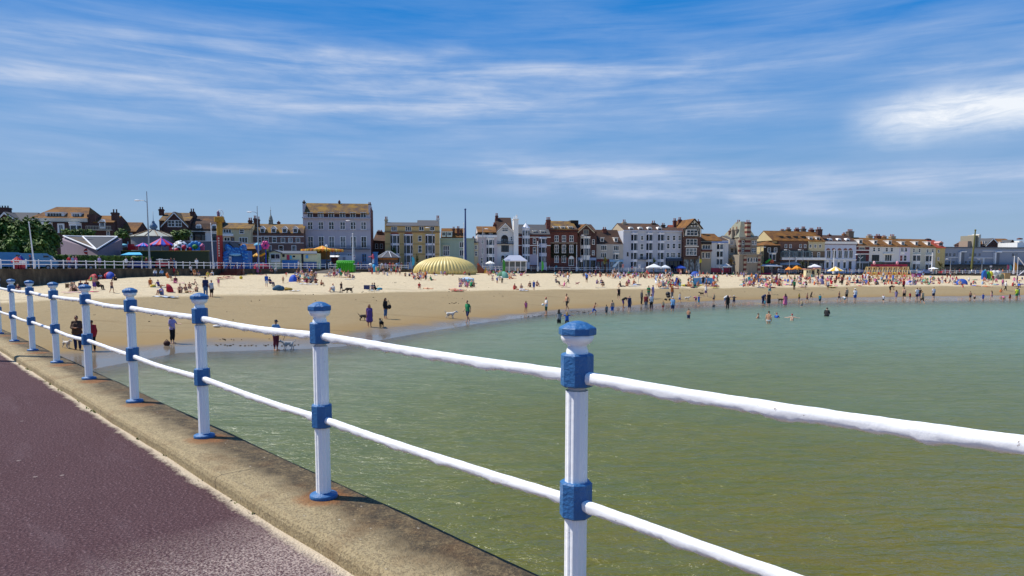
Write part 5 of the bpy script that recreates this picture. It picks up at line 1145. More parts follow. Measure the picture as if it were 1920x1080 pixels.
RED, BLU = paint('c3203a', .55), paint('2440b0', .55); YLW = paint('e0a020', .55); PNK = paint('d84a90', .5); CYN = paint('4fb3d8', .5); BLK = paint('17181c', .5); ORG = paint('dd7a1e', .55)
p = Pl(305, 138); r_ = p.root('fairground_ride', 'fairground ride under a red and blue striped canopy', 'ride'); J, R_, zr = conecanopy(p, 305, 446, 459, 22, [RED, BLU]); J.build('canopy', [RED, BLU], r_); MB().tube((0, 0, -.1), (0, 0, p.h(446)), .15).build('centre_pole', STEEL, r_); MB().ball((0, 0, p.h(445.5)), .2).build('finial', WHP, r_); MB().lathe([(R_ * .9, .0), (R_ * .9, .5), (R_ * .3, .55), (R_ * .3, 1.6)], 20).build('platform', BLU, r_)
p = Pl(271, 136); r_ = p.root('fairground_ride', 'low blue canopy ride beside the striped one', 'ride'); J, R_, zr = conecanopy(p, 271, 455, 461, 13, [paint('2f66c4'), paint('2f66c4'), PNK]); J.build('canopy', [paint('2f66c4'), paint('2f66c4'), PNK], r_); MB().tube((0, 0, -.1), (0, 0, p.h(455)), .2).build('centre_pole', STEEL, r_); MB().lathe([(R_ * .8, 0), (R_ * .8, 1.2), (R_ * .2, 1.3)], 16).build('platform', paint('3c4a66'), r_)
m, nt, pp = newmat('chequer'); co = objco(nt); ck = nt.nodes.new('ShaderNodeTexChecker'); ck.inputs['Scale'].default_value = 1.5; L(nt, co, ck.inputs['Vector']); ck.inputs['Color1'].default_value = (.75, .78, .8, 1); ck.inputs['Color2'].default_value = (.01, .012, .015, 1); L(nt, ck.outputs[0], pp.inputs['Base Color']); CHK = m
p = Pl(340, 138); r_ = p.root('waltzer', 'fairground ride with a black and white chequered sloping roof', 'ride'); mb = MB().sh(); R_ = 15 * p.s
mb.lathe([(R_, p.h(471)), (R_ * .98, p.h(466)), (R_ * .8, p.h(459)), (R_ * .5, p.h(454)), (R_ * .05, p.h(451))], 20, sx=1.1); mb.build('canopy', CHK, r_); MB().lathe([(R_ * .9, -.1), (R_ * .9, p.h(471))], 16).build('drum', paint('3a2230'), r_)
rd = MB()
for k in range(8): a = k * .785; rd.ball((R_ * 1.15 * math.cos(a), R_ * 1.1 * math.sin(a), p.h(468) + .4 * math.sin(k * 2)), .42)
rd.build('coloured_lamps', RED, r_)['kind'] = 'stuff'
p = Pl(367, 138); r_ = p.root('fairground_ride', 'round blue petal shaped ride with a green heart', 'ride'); mb = MB();
for k in range(9): a = k * .698; mb.ball((1.05 * math.cos(a), .2, p.h(463) + .75 * math.sin(a)), .42, .25, .42, 8, 6)
mb.build('petals', paint('3d8fd0'), r_); MB().ball((0, 0, p.h(463)), .55, .35, .45).build('hub', paint('3f8a3a'), r_); MB().tube((0, .3, -.1), (0, .3, p.h(463)), .3).build('stand', paint('2a4a8a'), r_)
p = Pl(381, 138); r_ = p.root('fairground_figure', 'small pink turret beside the blue petal ride', 'ride'); MB().sh().lathe([(.35, -.1), (.38, p.h(464)), (.5, p.h(463.5)), (.45, p.h(461)), (.05, p.h(456.5))], 12).build('turret', paint('b0567a'), r_)
p = Pl(243, 128); r_ = p.root('roundabout', 'small roundabout carrying a turquoise plane and a red truck', 'ride'); MB().lathe([(1.6, -.1), (1.6, p.h(471)), (.3, p.h(470.4))], 18).build('platform', paint('5a2a2a'), r_); MB().sh().ball((-.9, 0, p.h(461)), .75, .3, .35).box(-1.3, -.5, -1, 1, p.h(461), p.h(461) + .06).build('plane', paint('6cc4d8'), r_); MB().prism([(-.3, p.h(458) - .6), (-.1, p.h(453)), (.1, p.h(458) - .6)], -.05, .05).build('tail', paint('7fd0dd'), r_); MB().box(.1, 1.4, -.5, .5, p.h(469), p.h(462)).box(.1, .8, -.45, .45, p.h(462), p.h(458)).build('truck', paint('b8242c'), r_)
p = Pl(310, 124); o = one(p, 'platform_edge', 'long yellow topped platform edge under the rides', 'platform', MB().mat(0).box(p.dx(227), p.dx(391), 0, .8, p.h(471), p.h(470.2)).mat(1).box(p.dx(228), p.dx(390), .1, .7, -.1, p.h(471)), [paint('b89a3c'), paint('28341c')])
p = Pl(247, 118); r_ = p.root('awning', 'turquoise flat awning in front of the hedge', 'awning'); MB().quadplate((p.dx(227), 0, p.h(478)), (p.dx(268), 0, p.h(477.5)), (p.dx(252), 2, p.h(473)), (p.dx(230), 2, p.h(473)), .1).build('awning_cloth', CYN, r_)
for k in (228, 267): MB().tube((p.dx(k), 0, -.1), (p.dx(k), 0, p.h(478)), .05).build('awning_post', STEEL, r_)
p = Pl(414, 134); r_ = p.root('helter_skelter', 'tall helter skelter tower yellow above and red below', 'tower'); R_ = 5.2 * p.s
MB().lathe([(R_ * 1.1, -.1), (R_, p.h(442))], 12).build('lower_shaft', paint('962c26', .6), r_); MB().lathe([(R_, p.h(442)), (R_ * .95, p.h(418))], 12).build('upper_shaft', paint('b0852a', .6), r_); MB().lathe([(R_ * .95, p.h(418.5)), (R_ * 1.75, p.h(417)), (R_ * 1.75, p.h(408.5)), (R_ * 1.4, p.h(408)), (.1, p.h(407))], 12).build('lookout_drum', paint('a87c20', .6), r_)
lt = MB()
for k in range(8): z = p.h(446 + k * 4.6); lt.box(-.13, .13, -R_ * 1.06 - .04, -R_ * .9, z - .3, z).box(-.05, .05, -R_ * 1.075 - .04, -R_ * .9, z - .22, z - .08)
lt.build('lettering', paint('d9c9b4'), r_)
st_ = MB()
for k in range(70): a = -k * .28; st_.tube((R_ * 1.25 * math.cos(a), R_ * 1.25 * math.sin(a), p.h(420 + k * .98)), (R_ * 1.25 * math.cos(a - .28), R_ * 1.25 * math.sin(a - .28), p.h(420.98 + k * .98)), .1, n=5)
wh = MB(); cz = p.h(401)
for k in range(20): a, b_ = k * .314, (k + 1) * .314; wh.tube((.2 + .6 * math.cos(a), 0, cz + .62 * math.sin(a)), (.2 + .6 * math.cos(b_), 0, cz + .62 * math.sin(b_)), .05, n=5)
for k in range(6): a = k * 1.047; wh.tube((.2, 0, cz), (.2 + .6 * math.cos(a), 0, cz + .62 * math.sin(a)), .03, n=4)
wh.build('wheel', WHP, r_); MB().ball((-.1, 0, p.h(403.5)), .28, .25, .55).ball((-.1, -.05, p.h(399.2)), .2).build('roof_figure', paint('7d5f78'), r_)
m, nt, pp = newmat('inflatable_blue'); co = objco(nt); v_ = N(nt, 'TexVoronoi'); v_.inputs['Scale'].default_value = 2.6; L(nt, co, v_.inputs['Vector']); L(nt, mixc(nt, ramp(nt, v_.outputs['Distance'], [(.2, 0.0), (.5, 1.0)]), lin('4d9fd6'), lin('1f5fa8')), pp.inputs['Base Color']); pp.inputs['Roughness'].default_value = .4; INF = m
p = Pl(443, 134); r_ = p.root('inflatable_castle', 'blue inflatable castle with two humps and an open arch', 'inflatable'); mb = MB().sh()
for sx_ in (-1, 1):
 for k in range(5): mb.capsule((sx_ * (1.95 + .06 * math.sin(k)), 0, .3 + k * .62), (sx_ * (1.9 - .1 * k), 0, .55 + k * .62), .5, .5 - .02 * k)
 mb.ball((sx_ * 1.55, 0, p.h(463)), .5, .45, .5); mb.ball((sx_ * 1.35, .1, p.h(466)), .75, .5, .6)
for k in range(-4, 5): mb.capsule((k * .36, 0, p.h(474)), (k * .36, 0, p.h(467) - .05 * abs(k)), .32, .3)
mb.build('castle_front', INF, r_); MB().box(-1.6, 1.6, .5, 4, .0, p.h(470)).build('castle_back', paint('2a66ac'), r_); MB().sh().ball((0, -.3, p.h(477.5)), 1.2, .3, .28).build('name_panel', paint('86bfe0'), r_)
p = Pl(492, 142); r_ = p.root('spinning_ride', 'bright spinning ride in turquoise pink blue and yellow', 'ride'); J, R_, zr = conecanopy(p, 484, 455, 458.5, 6, [CYN, paint('9fd8e8')]); J.build('small_canopy', [CYN, paint('9fd8e8')], r_); MB().sh().ball((p.dx(486), 0, p.h(464)), .65, .5, .75).build('blue_car', paint('2c62b4'), r_)
mb = MB().sh()
for k in range(6): a = k * 1.047; mb.ball((p.dx(499) + .5 * math.cos(a), -.1, p.h(460) + .55 * math.sin(a)), .36, .25, .36, 8, 6)
mb.build('pink_flower', PNK, r_); J, R_, zr = conecanopy(p, 482, 474, 479, 6.5, [YLW, YLW]); J.build('yellow_canopy', [YLW, YLW], r_); MB().sh().capsule((p.dx(488), 0, p.h(480)), (p.dx(497), 0, p.h(475.5)), .2, .25).build('yellow_arm', YLW, r_); MB().lathe([(1.6, -.1), (1.6, .7), (1.2, .9)], 14).build('platform', paint('a32038'), r_); MB().tube((p.dx(484), 0, 0), (p.dx(484), 0, p.h(456)), .12).tube((p.dx(499), 0, 0), (p.dx(499), 0, p.h(460)), .12).build('ride_post', BLU, r_)
p = Pl(605, 164); r_ = p.root('carousel', 'carousel with yellow striped canopy and scalloped valance', 'ride'); J, R_, zr = conecanopy(p, 605, 461, 467, 16, [YLW, YLW, paint('e8c070'), ORG], 24, .1); J.build('canopy', [YLW, YLW, paint('e8c070'), ORG], r_)
J, R2, zr = conecanopy(p, 605, 465.5, 468, 38, [YLW, ORG, paint('e8b850')], 36, .55); J.build('valance', [YLW, ORG, paint('e8b850')], r_); MB().lathe([(R2 * .98, -.1), (R2 * .98, .45), (.1, .5)], 28).build('platform', paint('4a2a22'), r_); MB().lathe([(R2 * .35, .5), (R2 * .38, p.h(468))], 14).build('centre_drum', paint('7a5a28'), r_)
for k in range(10):
 a = k * .628 + .2; x, y = R2 * .75 * math.cos(a), R2 * .75 * math.sin(a); z = 1.3 + .3 * math.sin(k * 1.9)
 h_ = MB().tube((x, y, .45), (x, y, p.h(468)), .035, n=5).sh().capsule((x - .4, y, z), (x + .35, y, z), .22, .2, 8).capsule((x + .4, y, z + .1), (x + .6, y, z + .55), .13, .1, 6).capsule((x + .6, y, z + .55), (x + .85, y, z + .42), .1, .07, 6)
 for q in (-.35, .3): h_.capsule((x + q, y - .1, z - .1), (x + q + .1, y - .1, z - .6), .07, .05, 6).capsule((x + q, y + .1, z - .1), (x + q - .12, y + .1, z - .6), .07, .05, 6)
 h_.build('carousel_horse', paint(('d8d2c8', '6a3a28', 'c9a23a', 'b33a3a')[k % 4]), r_)
p = Pl(514, 151); r_ = p.root('kiosk', 'cream chalet kiosk with grey roof and blue boards below', 'kiosk'); CRM = paint('c9cba8', .7)
MB().box(p.dx(503.5), p.dx(526), 0, 3.5, -.1, p.h(474.5)).prism([(p.dx(503.5), p.h(474.5)), (p.dx(526), p.h(474.5)), (p.dx(514.8), p.h(471))], .02, 3.5).build('front_room', CRM, r_); MB().box(p.dx(526), p.dx(593), .6, 3.6, -.1, p.h(475)).build('wall', CRM, r_)
MB().quadplate((p.dx(502), -.3, p.h(474.6)), (p.dx(514.8), -.3, p.h(469.6)), (p.dx(514.8), 3.6, p.h(469.6)), (p.dx(502), 3.6, p.h(474.6)), -.12).quadplate((p.dx(514.8), -.3, p.h(469.6)), (p.dx(527.6), -.3, p.h(474.6)), (p.dx(527.6), 3.6, p.h(474.6)), (p.dx(514.8), 3.6, p.h(469.6)), -.12).quadplate((p.dx(526), .3, p.h(475)), (p.dx(594), .3, p.h(475.6)), (p.dx(588), 2.4, p.h(470.5)), (p.dx(518), 2.4, p.h(470)), .12).build('roof', paint('5f656e', .7), r_)
w_ = MB().box(p.dx(508), p.dx(526), -.06, .02, p.h(486), p.h(476)).build('window', WT, r_)
for a, b_ in ((509, 516.3), (517.3, 525)): MB().box(p.dx(a), p.dx(b_), -.09, -.05, p.h(485), p.h(477)).build('pane', GL, w_)
MB().box(p.dx(528.5), p.dx(532.5), .52, .62, p.h(482), p.h(477)).build('window', GL, r_); MB().box(p.dx(548), p.dx(552), .52, .62, p.h(482.5), p.h(479.5)).build('window', GL, r_); MB().box(p.dx(564), p.dx(567.5), .5, .62, .05, p.h(476.5)).build('door', BLK, r_)
MB().box(p.dx(536.5), p.dx(541.5), .48, .6, p.h(487), p.h(478)).build('sign_panel', paint('b03a52'), r_); MB().box(p.dx(542.5), p.dx(546), .48, .6, p.h(486), p.h(479.5)).build('sign_panel', CYN, r_); MB().box(p.dx(572), p.dx(576.5), .48, .6, p.h(484.5), p.h(478.5)).build('sign_panel', paint('5aa0d8'), r_); MB().box(p.dx(528), p.dx(560), .3, .58, .1, p.h(488)).build('board', paint('2f70b0'), r_); MB().box(p.dx(568), p.dx(592), .3, .58, .1, p.h(491.5)).build('board', paint('2c4f88'), r_); MB().box(p.dx(509), p.dx(526), -.1, .0, p.h(492), p.h(487)).build('panel', paint('d8dcd8'), r_)
for q in (537.7, 540.2): pass
p = Pl(640, 176); r_ = p.root('catering_trailer', 'white catering trailer with open red hatch by the green inflatable', 'trailer'); MB().box(p.dx(634), p.dx(662), 0, 2.2, .5, p.h(479)).build('body', paint('c9ccd2'), r_); MB().box(p.dx(621), p.dx(637), .1, 2.2, .5, p.h(480)).build('hatch', paint('5a2226'), r_); MB().quadplate((p.dx(619), -1, p.h(482)), (p.dx(637), -1, p.h(482)), (p.dx(637), .2, p.h(479)), (p.dx(619), .2, p.h(479)), .1).build('awning', WT, r_); MB().box(p.dx(643), p.dx(648), -.05, .05, .6, p.h(482)).build('door', paint('8a8e96'), r_)
for a in (638, 656): MB().tube((p.dx(a), -.1, .35), (p.dx(a), .3, .35), .35, n=14).build('wheel', BLK, r_)
p = Pl(647, 156); r_ = p.root('inflatable_slide', 'bright green inflatable wall of fat upright tubes', 'inflatable'); GRN = paint('41a81e', .5)
for k in range(9): MB().sh().capsule((p.dx(633 + k * 3.5), 0, .2 - .6), (p.dx(633 + k * 3.5), 0, p.h(493)), .24, .22).capsule((p.dx(633 + k * 3.5), 0, p.h(493)), (p.dx(633 + k * 3.5), 1.4, p.h(491)), .22, .22).build('tube', GRN, r_)
MB().sh().capsule((p.dx(632), .6, p.h(491)), (p.dx(662), .6, p.h(491)), .3, .3).build('top_tube', GRN, r_); MB().box(p.dx(632), p.dx(662), .3, 2.5, -.6, p.h(496)).build('bed', paint('2f8a18'), r_)
p = Pl(701, None, sand=510); r_ = p.root('novelty_stand', 'blue column with an arms out figure above a turquoise tub', 'stand'); MB().box(p.dx(700), p.dx(707), .3, 1.2, 0, p.h(474)).box(p.dx(699), p.dx(708), .2, 1.3, p.h(474), p.h(472.5)).build('column', paint('2f6db0'), r_); MB().sh().ball((p.dx(701.5), -.2, p.h(503)), .55, .5, .95).build('tub', paint('35a8d8'), r_)
mb = MB().sh().ball((p.dx(700), -.1, p.h(478)), .2).capsule((p.dx(700), -.1, p.h(480)), (p.dx(700), -.1, p.h(485.5)), .25, .22).capsule((p.dx(700), -.1, p.h(480.5)), (p.dx(692), -.1, p.h(482)), .1, .07); mb.build('figure_top', paint('c2506a'), r_); MB().sh().capsule((p.dx(699.3), -.1, p.h(486)), (p.dx(699.3), -.1, p.h(493)), .16, .13).capsule((p.dx(700.8), -.1, p.h(486)), (p.dx(700.8), -.1, p.h(493)), .16, .13).build('figure_legs', paint('b8c8e0'), r_); MB().sh().ball((p.dx(695.5), -.2, p.h(496)), .45, .35, .28).build('cream_top', WT, r_); MB().box(p.dx(692), p.dx(697), -.4, .3, 0, p.h(505)).build('plinth', paint('6a2230'), r_)
p = Pl(729, 175); r_ = p.root('kiosk', 'octagonal drinks kiosk with slate roof and pale hips', 'kiosk'); R_ = 23 * p.s
MB().lathe([(R_ * .78, -.1), (R_ * .78, p.h(483))], 8, rot=.39).build('wall', paint('5d4636'), r_); MB().lathe([(R_, p.h(484)), (R_, p.h(483)), (R_ * .15, p.h(471.5)), (.05, p.h(470.5))], 8, rot=.39).build('roof', roofmat('5a5a60', '7a7468', .3), r_); hp = MB()
for k in range(8): a = k * math.pi / 4 + .39; hp.tube((R_ * math.cos(a), R_ * math.sin(a), p.h(482.9)), (R_ * .15 * math.cos(a), R_ * .15 * math.sin(a), p.h(471.3)), .09)
hp.build('hip_trim', paint('c4c6cc'), r_); MB().lathe([(R_ * .8, 1.0), (R_ * .86, 1.05), (R_ * .86, 1.15), (R_ * .8, 1.2)], 8, rot=.39).build('counter', paint('8a6a48'), r_); MB().lathe([(R_ * .79, p.h(487)), (R_ * .8, p.h(484.2))], 8, rot=.39).build('menu_band', paint('a5682c'), r_)
def feather(px, Y, y0, y1, hx, label, w_=5, sand=None, lean=1):
 p = Pl(px, Y) if sand is None else Pl(px, None, sand=sand); r_ = p.root('feather_flag', label, 'flag', 'feather flags'); MB().tube((0, 0, -.1), (0, 0, p.h(y0)), .04, .02).build('pole', STEEL, r_)
 z0, z1, w_ = p.h(y1), p.h(y0), w_ * p.s; pts = [(.03, z0), (w_ * .75, z0 + .3), (w_, z0 + (z1 - z0) * .45), (w_ * .8, z0 + (z1 - z0) * .85), (.06, z1)]
 pts = [(x * lean, z) for x, z in pts]; mb = MB().prism(pts if lean > 0 else pts[::-1], -.015, .015); mb.v = [(x, y + .12 * math.sin(z * 1.7 + x * 2), z) for x, y, z in mb.v]; col(mb.build('banner', TC, r_), hx)
feather(772, 172, 481, 499, '46b4dc', 'tall turquoise feather flag beside the golden dome', 6); feather(942, None, 485, 514, '4fa046', 'green feather flag planted beside the green tent', 6, sand=516); feather(1015, 189, 489, 508, '55b648', 'green feather flag in front of the brick hotel', 5); feather(1893, 238, 496, 509, '4a9ab0', 'blue and teal feather flag near the tan box', 4); feather(1902, 239, 491, 513, 'e8a040', 'orange feather flag before the modern block', 5, lean=1); feather(1888, 238, 496, 506, 'b04a70', 'pink feather flag before the modern block', 4); feather(1310.8, 207, 485, 494, 'd8c83a', 'small yellow flag on the brown stage tent pole', 5)
p = Pl(835, None, sand=513.5); r_ = p.root('ribbed_dome', 'great golden ribbed dome tent like an upturned shell', 'tent'); R_ = 60.5 * p.s; Ht = p.h(481); n_, k_ = 52, 6; mb = MB().sh(); prof_ = []
for j in range(17):
 t = j / 16; z = math.sin(t * math.pi / 2) ** .9; rr_ = max(.0, 1 - z ** 2.3) ** .5; prof_.append((rr_, z))
prof_ = [(.93, -.05)] + [(.965, .06)] + [q for q in prof_ if q[1] > .1]
for rr_, z in prof_:
 for i in range(n_ * k_):
  a = 2 * math.pi * i / (n_ * k_); rib = abs(math.sin(a * n_ / 2)); amp_ = .05 * min(1, (1 - z) * 2.4) * (rr_ > .05); r2 = rr_ * (1 - amp_ + amp_ * rib)
  mb.v.append((R_ * r2 * math.cos(a), R_ * .62 * r2 * math.sin(a), Ht * z * (1 - .012 * (1 - rib))))
M_ = n_ * k_
for j in range(len(prof_) - 1):
 for i in range(M_): q = (i + 1) % M_; mb.f.append([j * M_ + i, j * M_ + q, (j + 1) * M_ + q, (j + 1) * M_ + i]); mb.mi.append(0); mb.sm.append(True)
mb.f.append([(len(prof_) - 1) * M_ + i for i in range(M_)]); mb.mi.append(0); mb.sm.append(True)
m, nt, pp = newmat('gold_fabric'); co = objco(nt); sep = nt.nodes.new('ShaderNodeSeparateXYZ'); L(nt, co, sep.inputs[0]); L(nt, mixc(nt, noise(nt, co, 1.2, 4), lin('c9b060'), lin('e2cf8c')), pp.inputs['Base Color']); pp.inputs['Roughness'].default_value = .45
mb.build('ribbed_shell', m, r_)
p = Pl(903, None, sand=512.5); r_ = p.root('boat_tent', 'brown and orange tent porch at the end of golden dome', 'tent'); MB().prism([(p.dx(893), 0), (p.dx(913), 0), (p.dx(896), p.h(493))], 0, 3).build('side_cloth', paint('7a4530'), r_); MB().prism([(p.dx(907), 0), (p.dx(914), 0), (p.dx(911), p.h(500))], -.4, .6).build('flap', paint('c9a040'), r_); MB().prism([(p.dx(894), p.h(497)), (p.dx(899), p.h(497)), (p.dx(896), p.h(492.5))], -.05, 3.05).build('ridge_panel', paint('c2583a'), r_)
p = Pl(965, 186); r_ = p.root('gazebo', 'open white gazebo with hipped pale blue roof', 'gazebo'); a, b_ = p.dx(941), p.dx(989)
MB().add([(a, -1.5, p.h(489)), (b_, -1.5, p.h(489)), (b_, 4.5, p.h(489)), (a, 4.5, p.h(489)), (p.dx(955), 1.5, p.h(478.5)), (p.dx(975), 1.5, p.h(478.5))], [(0, 1, 5, 4), (1, 2, 5), (2, 3, 4, 5), (3, 0, 4), (3, 2, 1, 0)]).build('roof', paint('a3a9bc', .6), r_); MB().box(a + .05, b_ - .05, -1.55, -1.4, p.h(490.5), p.h(488.8)).box(a + .1, b_ - .1, -1.4, 4.4, p.h(490), p.h(489.2)).build('fascia', WT, r_)
for k in (944, 955, 966, 976, 986): MB().box(p.dx(k) - .1, p.dx(k) + .1, -1.4, -1.2, -.1, p.h(490)).build('column', WT, r_)
MB().box(a + .4, b_ - .4, .5, 4, -.1, p.h(490)).build('glazed_room', paint('70787c', .3), r_)
mb = MB()
for k in range(26): x = a + .3 + k * (b_ - a - .6) / 25; mb.box(x - .03, x + .03, -1.36, -1.3, 0, .9)
mb.box(a + .3, b_ - .3, -1.37, -1.29, .9, 1).build('balustrade', WT, r_)
p = Pl(1308, 214, z=edge_pt(1308).z - .3); r_ = p.root('stage_tent', 'brown shell shaped stage tent open on its right side', 'tent'); vs, fs = [], []
arcs = [(1286, .15, .4), (1290, 1.6, 1.2), (1296, 3.4, 2.2), (1304.5, p.h(481), 3.0), (1330, p.h(492.5), 2.2)]
for x, h_, d_ in arcs:
 for k in range(11): t = math.pi * k / 10; vs.append((p.dx(x), -d_ * math.cos(t) + 2, max(-.2, h_ * math.sin(t) ** .7)))
for j in range(4):
 for k in range(10): fs.append((j * 11 + k, (j + 1) * 11 + k, (j + 1) * 11 + k + 1, j * 11 + k + 1))
mb = MB(); mb.sh().add(vs, fs); mb.build('shell', paint('9a7850', .8, .15), r_); MB().box(p.dx(1311), p.dx(1334), -.4, 3.5, -.1, p.h(496)).build('stage_front', paint('1c1a1c'), r_); MB().prism([(p.dx(1304), p.h(481.5)), (p.dx(1304), p.h(480.3)), (p.dx(1331), p.h(491.3)), (p.dx(1331), p.h(492.8))], -.3, .3).build('ridge_band', paint('cbb8a8'), r_)
for i, (a, b_, lab) in enumerate(((1269, 1311, 'dark red mesh barrier in front of the blue tent'), (1322, 1356, 'dark red mesh barrier before the white mast'), (1357, 1389, 'dark red mesh barrier before the turreted building'))):
 p = Pl(a, edge_pt(a).y - .3); e = edge_pt(b_); r_ = p.root('crowd_barrier', lab, 'barrier', 'dark red barriers', math.atan2(e.y - .3 - p.Y, e.x - p.x)); ln = math.hypot(e.x - p.x, e.y - p.Y); MB().box(0, ln, -.03, .03, .1, p.h(502.5)).build('mesh_panel', paint('b8465a', .8, .35, 3), r_)
 for k in range(int(ln / 2.2) + 1): MB().box(k * 2.2 - .05, k * 2.2 + .05, -.06, .06, -.1, p.h(501.5)).build('barrier_post', paint('8a4a4c'), r_)
def popup(px, Y, y0, y1, halfw, hx, label, sand=None, yb=None):
 p = Pl(px, Y) if sand is None else Pl(px, None, sand=sand); r_ = p.root('gazebo_tent', label, 'gazebo', 'pop up gazebos'); w_ = halfw * p.s; z0, z1 = p.h(y1), p.h(y0)
 mb = MB().add([(-w_, -w_, z0), (w_, -w_, z0), (w_, w_, z0), (-w_, w_, z0), (0, 0, z1), (-w_, -w_, z0 - .25), (w_, -w_, z0 - .25), (w_, w_, z0 - .25), (-w_, w_, z0 - .25)], [(0, 1, 4), (1, 2, 4), (2, 3, 4), (3, 0, 4), (0, 5, 6, 1), (1, 6, 7, 2), (2, 7, 8, 3), (3, 8, 5, 0)]); col(mb.build('canopy', TV, r_), hx)
 for sx_ in (-1, 1):
  for sy in (-1, 1): MB().tube((sx_ * w_ * .96, sy * w_ * .96, -.1), (sx_ * w_ * .96, sy * w_ * .96, z0), .04, n=6).build('leg', STEEL, r_)
popup(1226, 200, 494.5, 501, 12.5, 'e8ebf0', 'wide white pop up gazebo before the dark palm'); popup(1247, 201, 496.5, 501.5, 8, 'dfe6ee', 'smaller white pop up gazebo beside the wide one'); popup(1275.5, 206, 496.5, 502, 8.5, '1f4db0', 'deep blue pop up gazebo behind the red barrier'); popup(1361.5, 209, 494, 499.5, 8.5, 'f0f0f0', 'white pop up gazebo between mast and dry palm'); popup(1527, 218, 495, 500, 9, 'eceef2', 'white pop up gazebo above the cream ticket hut')
def parasol(px, Y, y0, y1, halfw, cols_, label, sand=None, n=12, tilt=0):
 p = Pl(px, Y) if sand is None else Pl(px, None, sand=sand); r_ = p.root('parasol', label, 'parasol', 'parasols'); ms = [paint(c_, .7, .08) for c_ in cols_]; J, R_, zr = conecanopy(p, px, y0, y1, halfw, ms, n, .15); J.build('canopy', ms, r_); MB().tube((0, 0, -.15), (0, 0, p.h(y0)), .035, n=6).build('pole', WHP, r_)
parasol(919, 184, 489, 493.5, 8.5, ['eeeeea', 'e4e4e0'], 'white parasol between golden dome and gazebo'); parasol(1566, None, 499.5, 507, 14, ['e8e2d0', 'dcae28'], 'yellow and white striped parasol on the sand', sand=517); parasol(1494, 219, 497.5, 504, 11, ['e0952c', 'c8781e'], 'orange parasol beside the grey kiosk'); parasol(1479, 218, 500, 505, 7, ['e89038', 'd87c20'], 'smaller orange parasol beside the larger one'); parasol(1750, 231, 501, 503.5, 8, ['eeeef0', 'e2e6ea'], 'flat white parasol by the parked cars'); parasol(33, 89, 481, 489, 9.5, ['c4202c', 'b01a28'], 'bright red parasol over the white stall')
parasol(40, 92, 478.5, 486, 5, ['4a3f9a', '3c3488'], 'purple parasol half behind the red one')
p = Pl(33, 88.6); r_ = p.root('stall', 'white stall with red legs under the red parasol', 'stall'); MB().box(p.dx(25), p.dx(42), 0, .8, .65, p.h(489.5)).build('counter', WT, r_)
for k in (27, 31, 36, 40): MB().box(p.dx(k) - .08, p.dx(k) + .08, .1, .7, -.1, .65).build('leg', paint('b02834'), r_)
p = Pl(1424, None, sand=513.5); r_ = p.root('inflatable_arch', 'yellow inflatable arch with a red bed beside it', 'inflatable'); MB().sh().capsule((p.dx(1431), 0, .2), (p.dx(1428.5), 0, p.h(500)), .4, .38).capsule((p.dx(1428.5), 0, p.h(500)), (p.dx(1425.5), 0, p.h(494.5)), .38, .3).build('arch_leg', paint('e8c02c', .4), r_); MB().sh().ball((p.dx(1420), 0, p.h(499)), .75, .5, .62).build('yellow_head', paint('e8b428', .4), r_); MB().sh().capsule((p.dx(1420), 0, .1), (p.dx(1420), 0, p.h(503)), .35, .3).build('arch_leg', paint('a8d4e4', .4), r_); MB().sh().capsule((p.dx(1405), -.6, .25), (p.dx(1442), -.6, .25), .3, .3).build('bed', paint('c8284a', .4), r_)
p = Pl(1443, 214); r_ = p.root('canopy_stall', 'stall under a long pale flat canopy', 'stall'); MB().quadplate((p.dx(1424), -2, p.h(498.5)), (p.dx(1462), -2, p.h(499)), (p.dx(1458), 1.5, p.h(496)), (p.dx(1428), 1.5, p.h(495.5)), .12).build('canopy', paint('cfd2d8'), r_)
for k in (1426, 1443, 1460): MB().tube((p.dx(k), -1.9, -.1), (p.dx(k), -1.9, p.h(498.8)), .05).build('leg', STEEL, r_)
MB().box(p.dx(1430), p.dx(1458), 0, 1, -.1, 1.1).build('counter', paint('3a3446'), r_)
p = Pl(1443, 217); r_ = p.root('aerial_ride', 'green and orange swinging ride above the flat canopy', 'ride'); MB().sh().capsule((p.dx(1436), 0, p.h(492)), (p.dx(1443), 0, p.h(487)), .3, .35).build('green_arm', paint('4fb83a'), r_); MB().sh().ball((p.dx(1446), 0, p.h(490)), .75, .5, .6).build('orange_car', paint('d8603a'), r_); MB().tube((p.dx(1444), .2, -.1), (p.dx(1444), .2, p.h(489)), .15).build('ride_post', STEEL, r_)
p = Pl(1478, 222); r_ = p.root('kiosk', 'grey blue kiosk with wide hipped pale roof', 'kiosk'); a, b_ = p.dx(1456), p.dx(1500); MB().box(a + .9, b_ - .9, 0, 4, -.1, p.h(496)).build('wall', paint('7d95a8'), r_); MB().add([(a, -1, p.h(496.5)), (b_, -1, p.h(496.5)), (b_, 5, p.h(496.5)), (a, 5, p.h(496.5)), (p.dx(1467), 2, p.h(487)), (p.dx(1488), 2, p.h(487))], [(0, 1, 5, 4), (1, 2, 5), (2, 3, 4, 5), (3, 0, 4), (3, 2, 1, 0)]).build('roof', paint('b3bac2'), r_); MB().box(p.dx(1463), p.dx(1492), -.08, .02, 1, p.h(498)).build('serving_hatch', GL, r_); MB().box(p.dx(1490), p.dx(1492), -.6, 0, p.h(491), p.h(482)).build('sign_post', WT, r_)
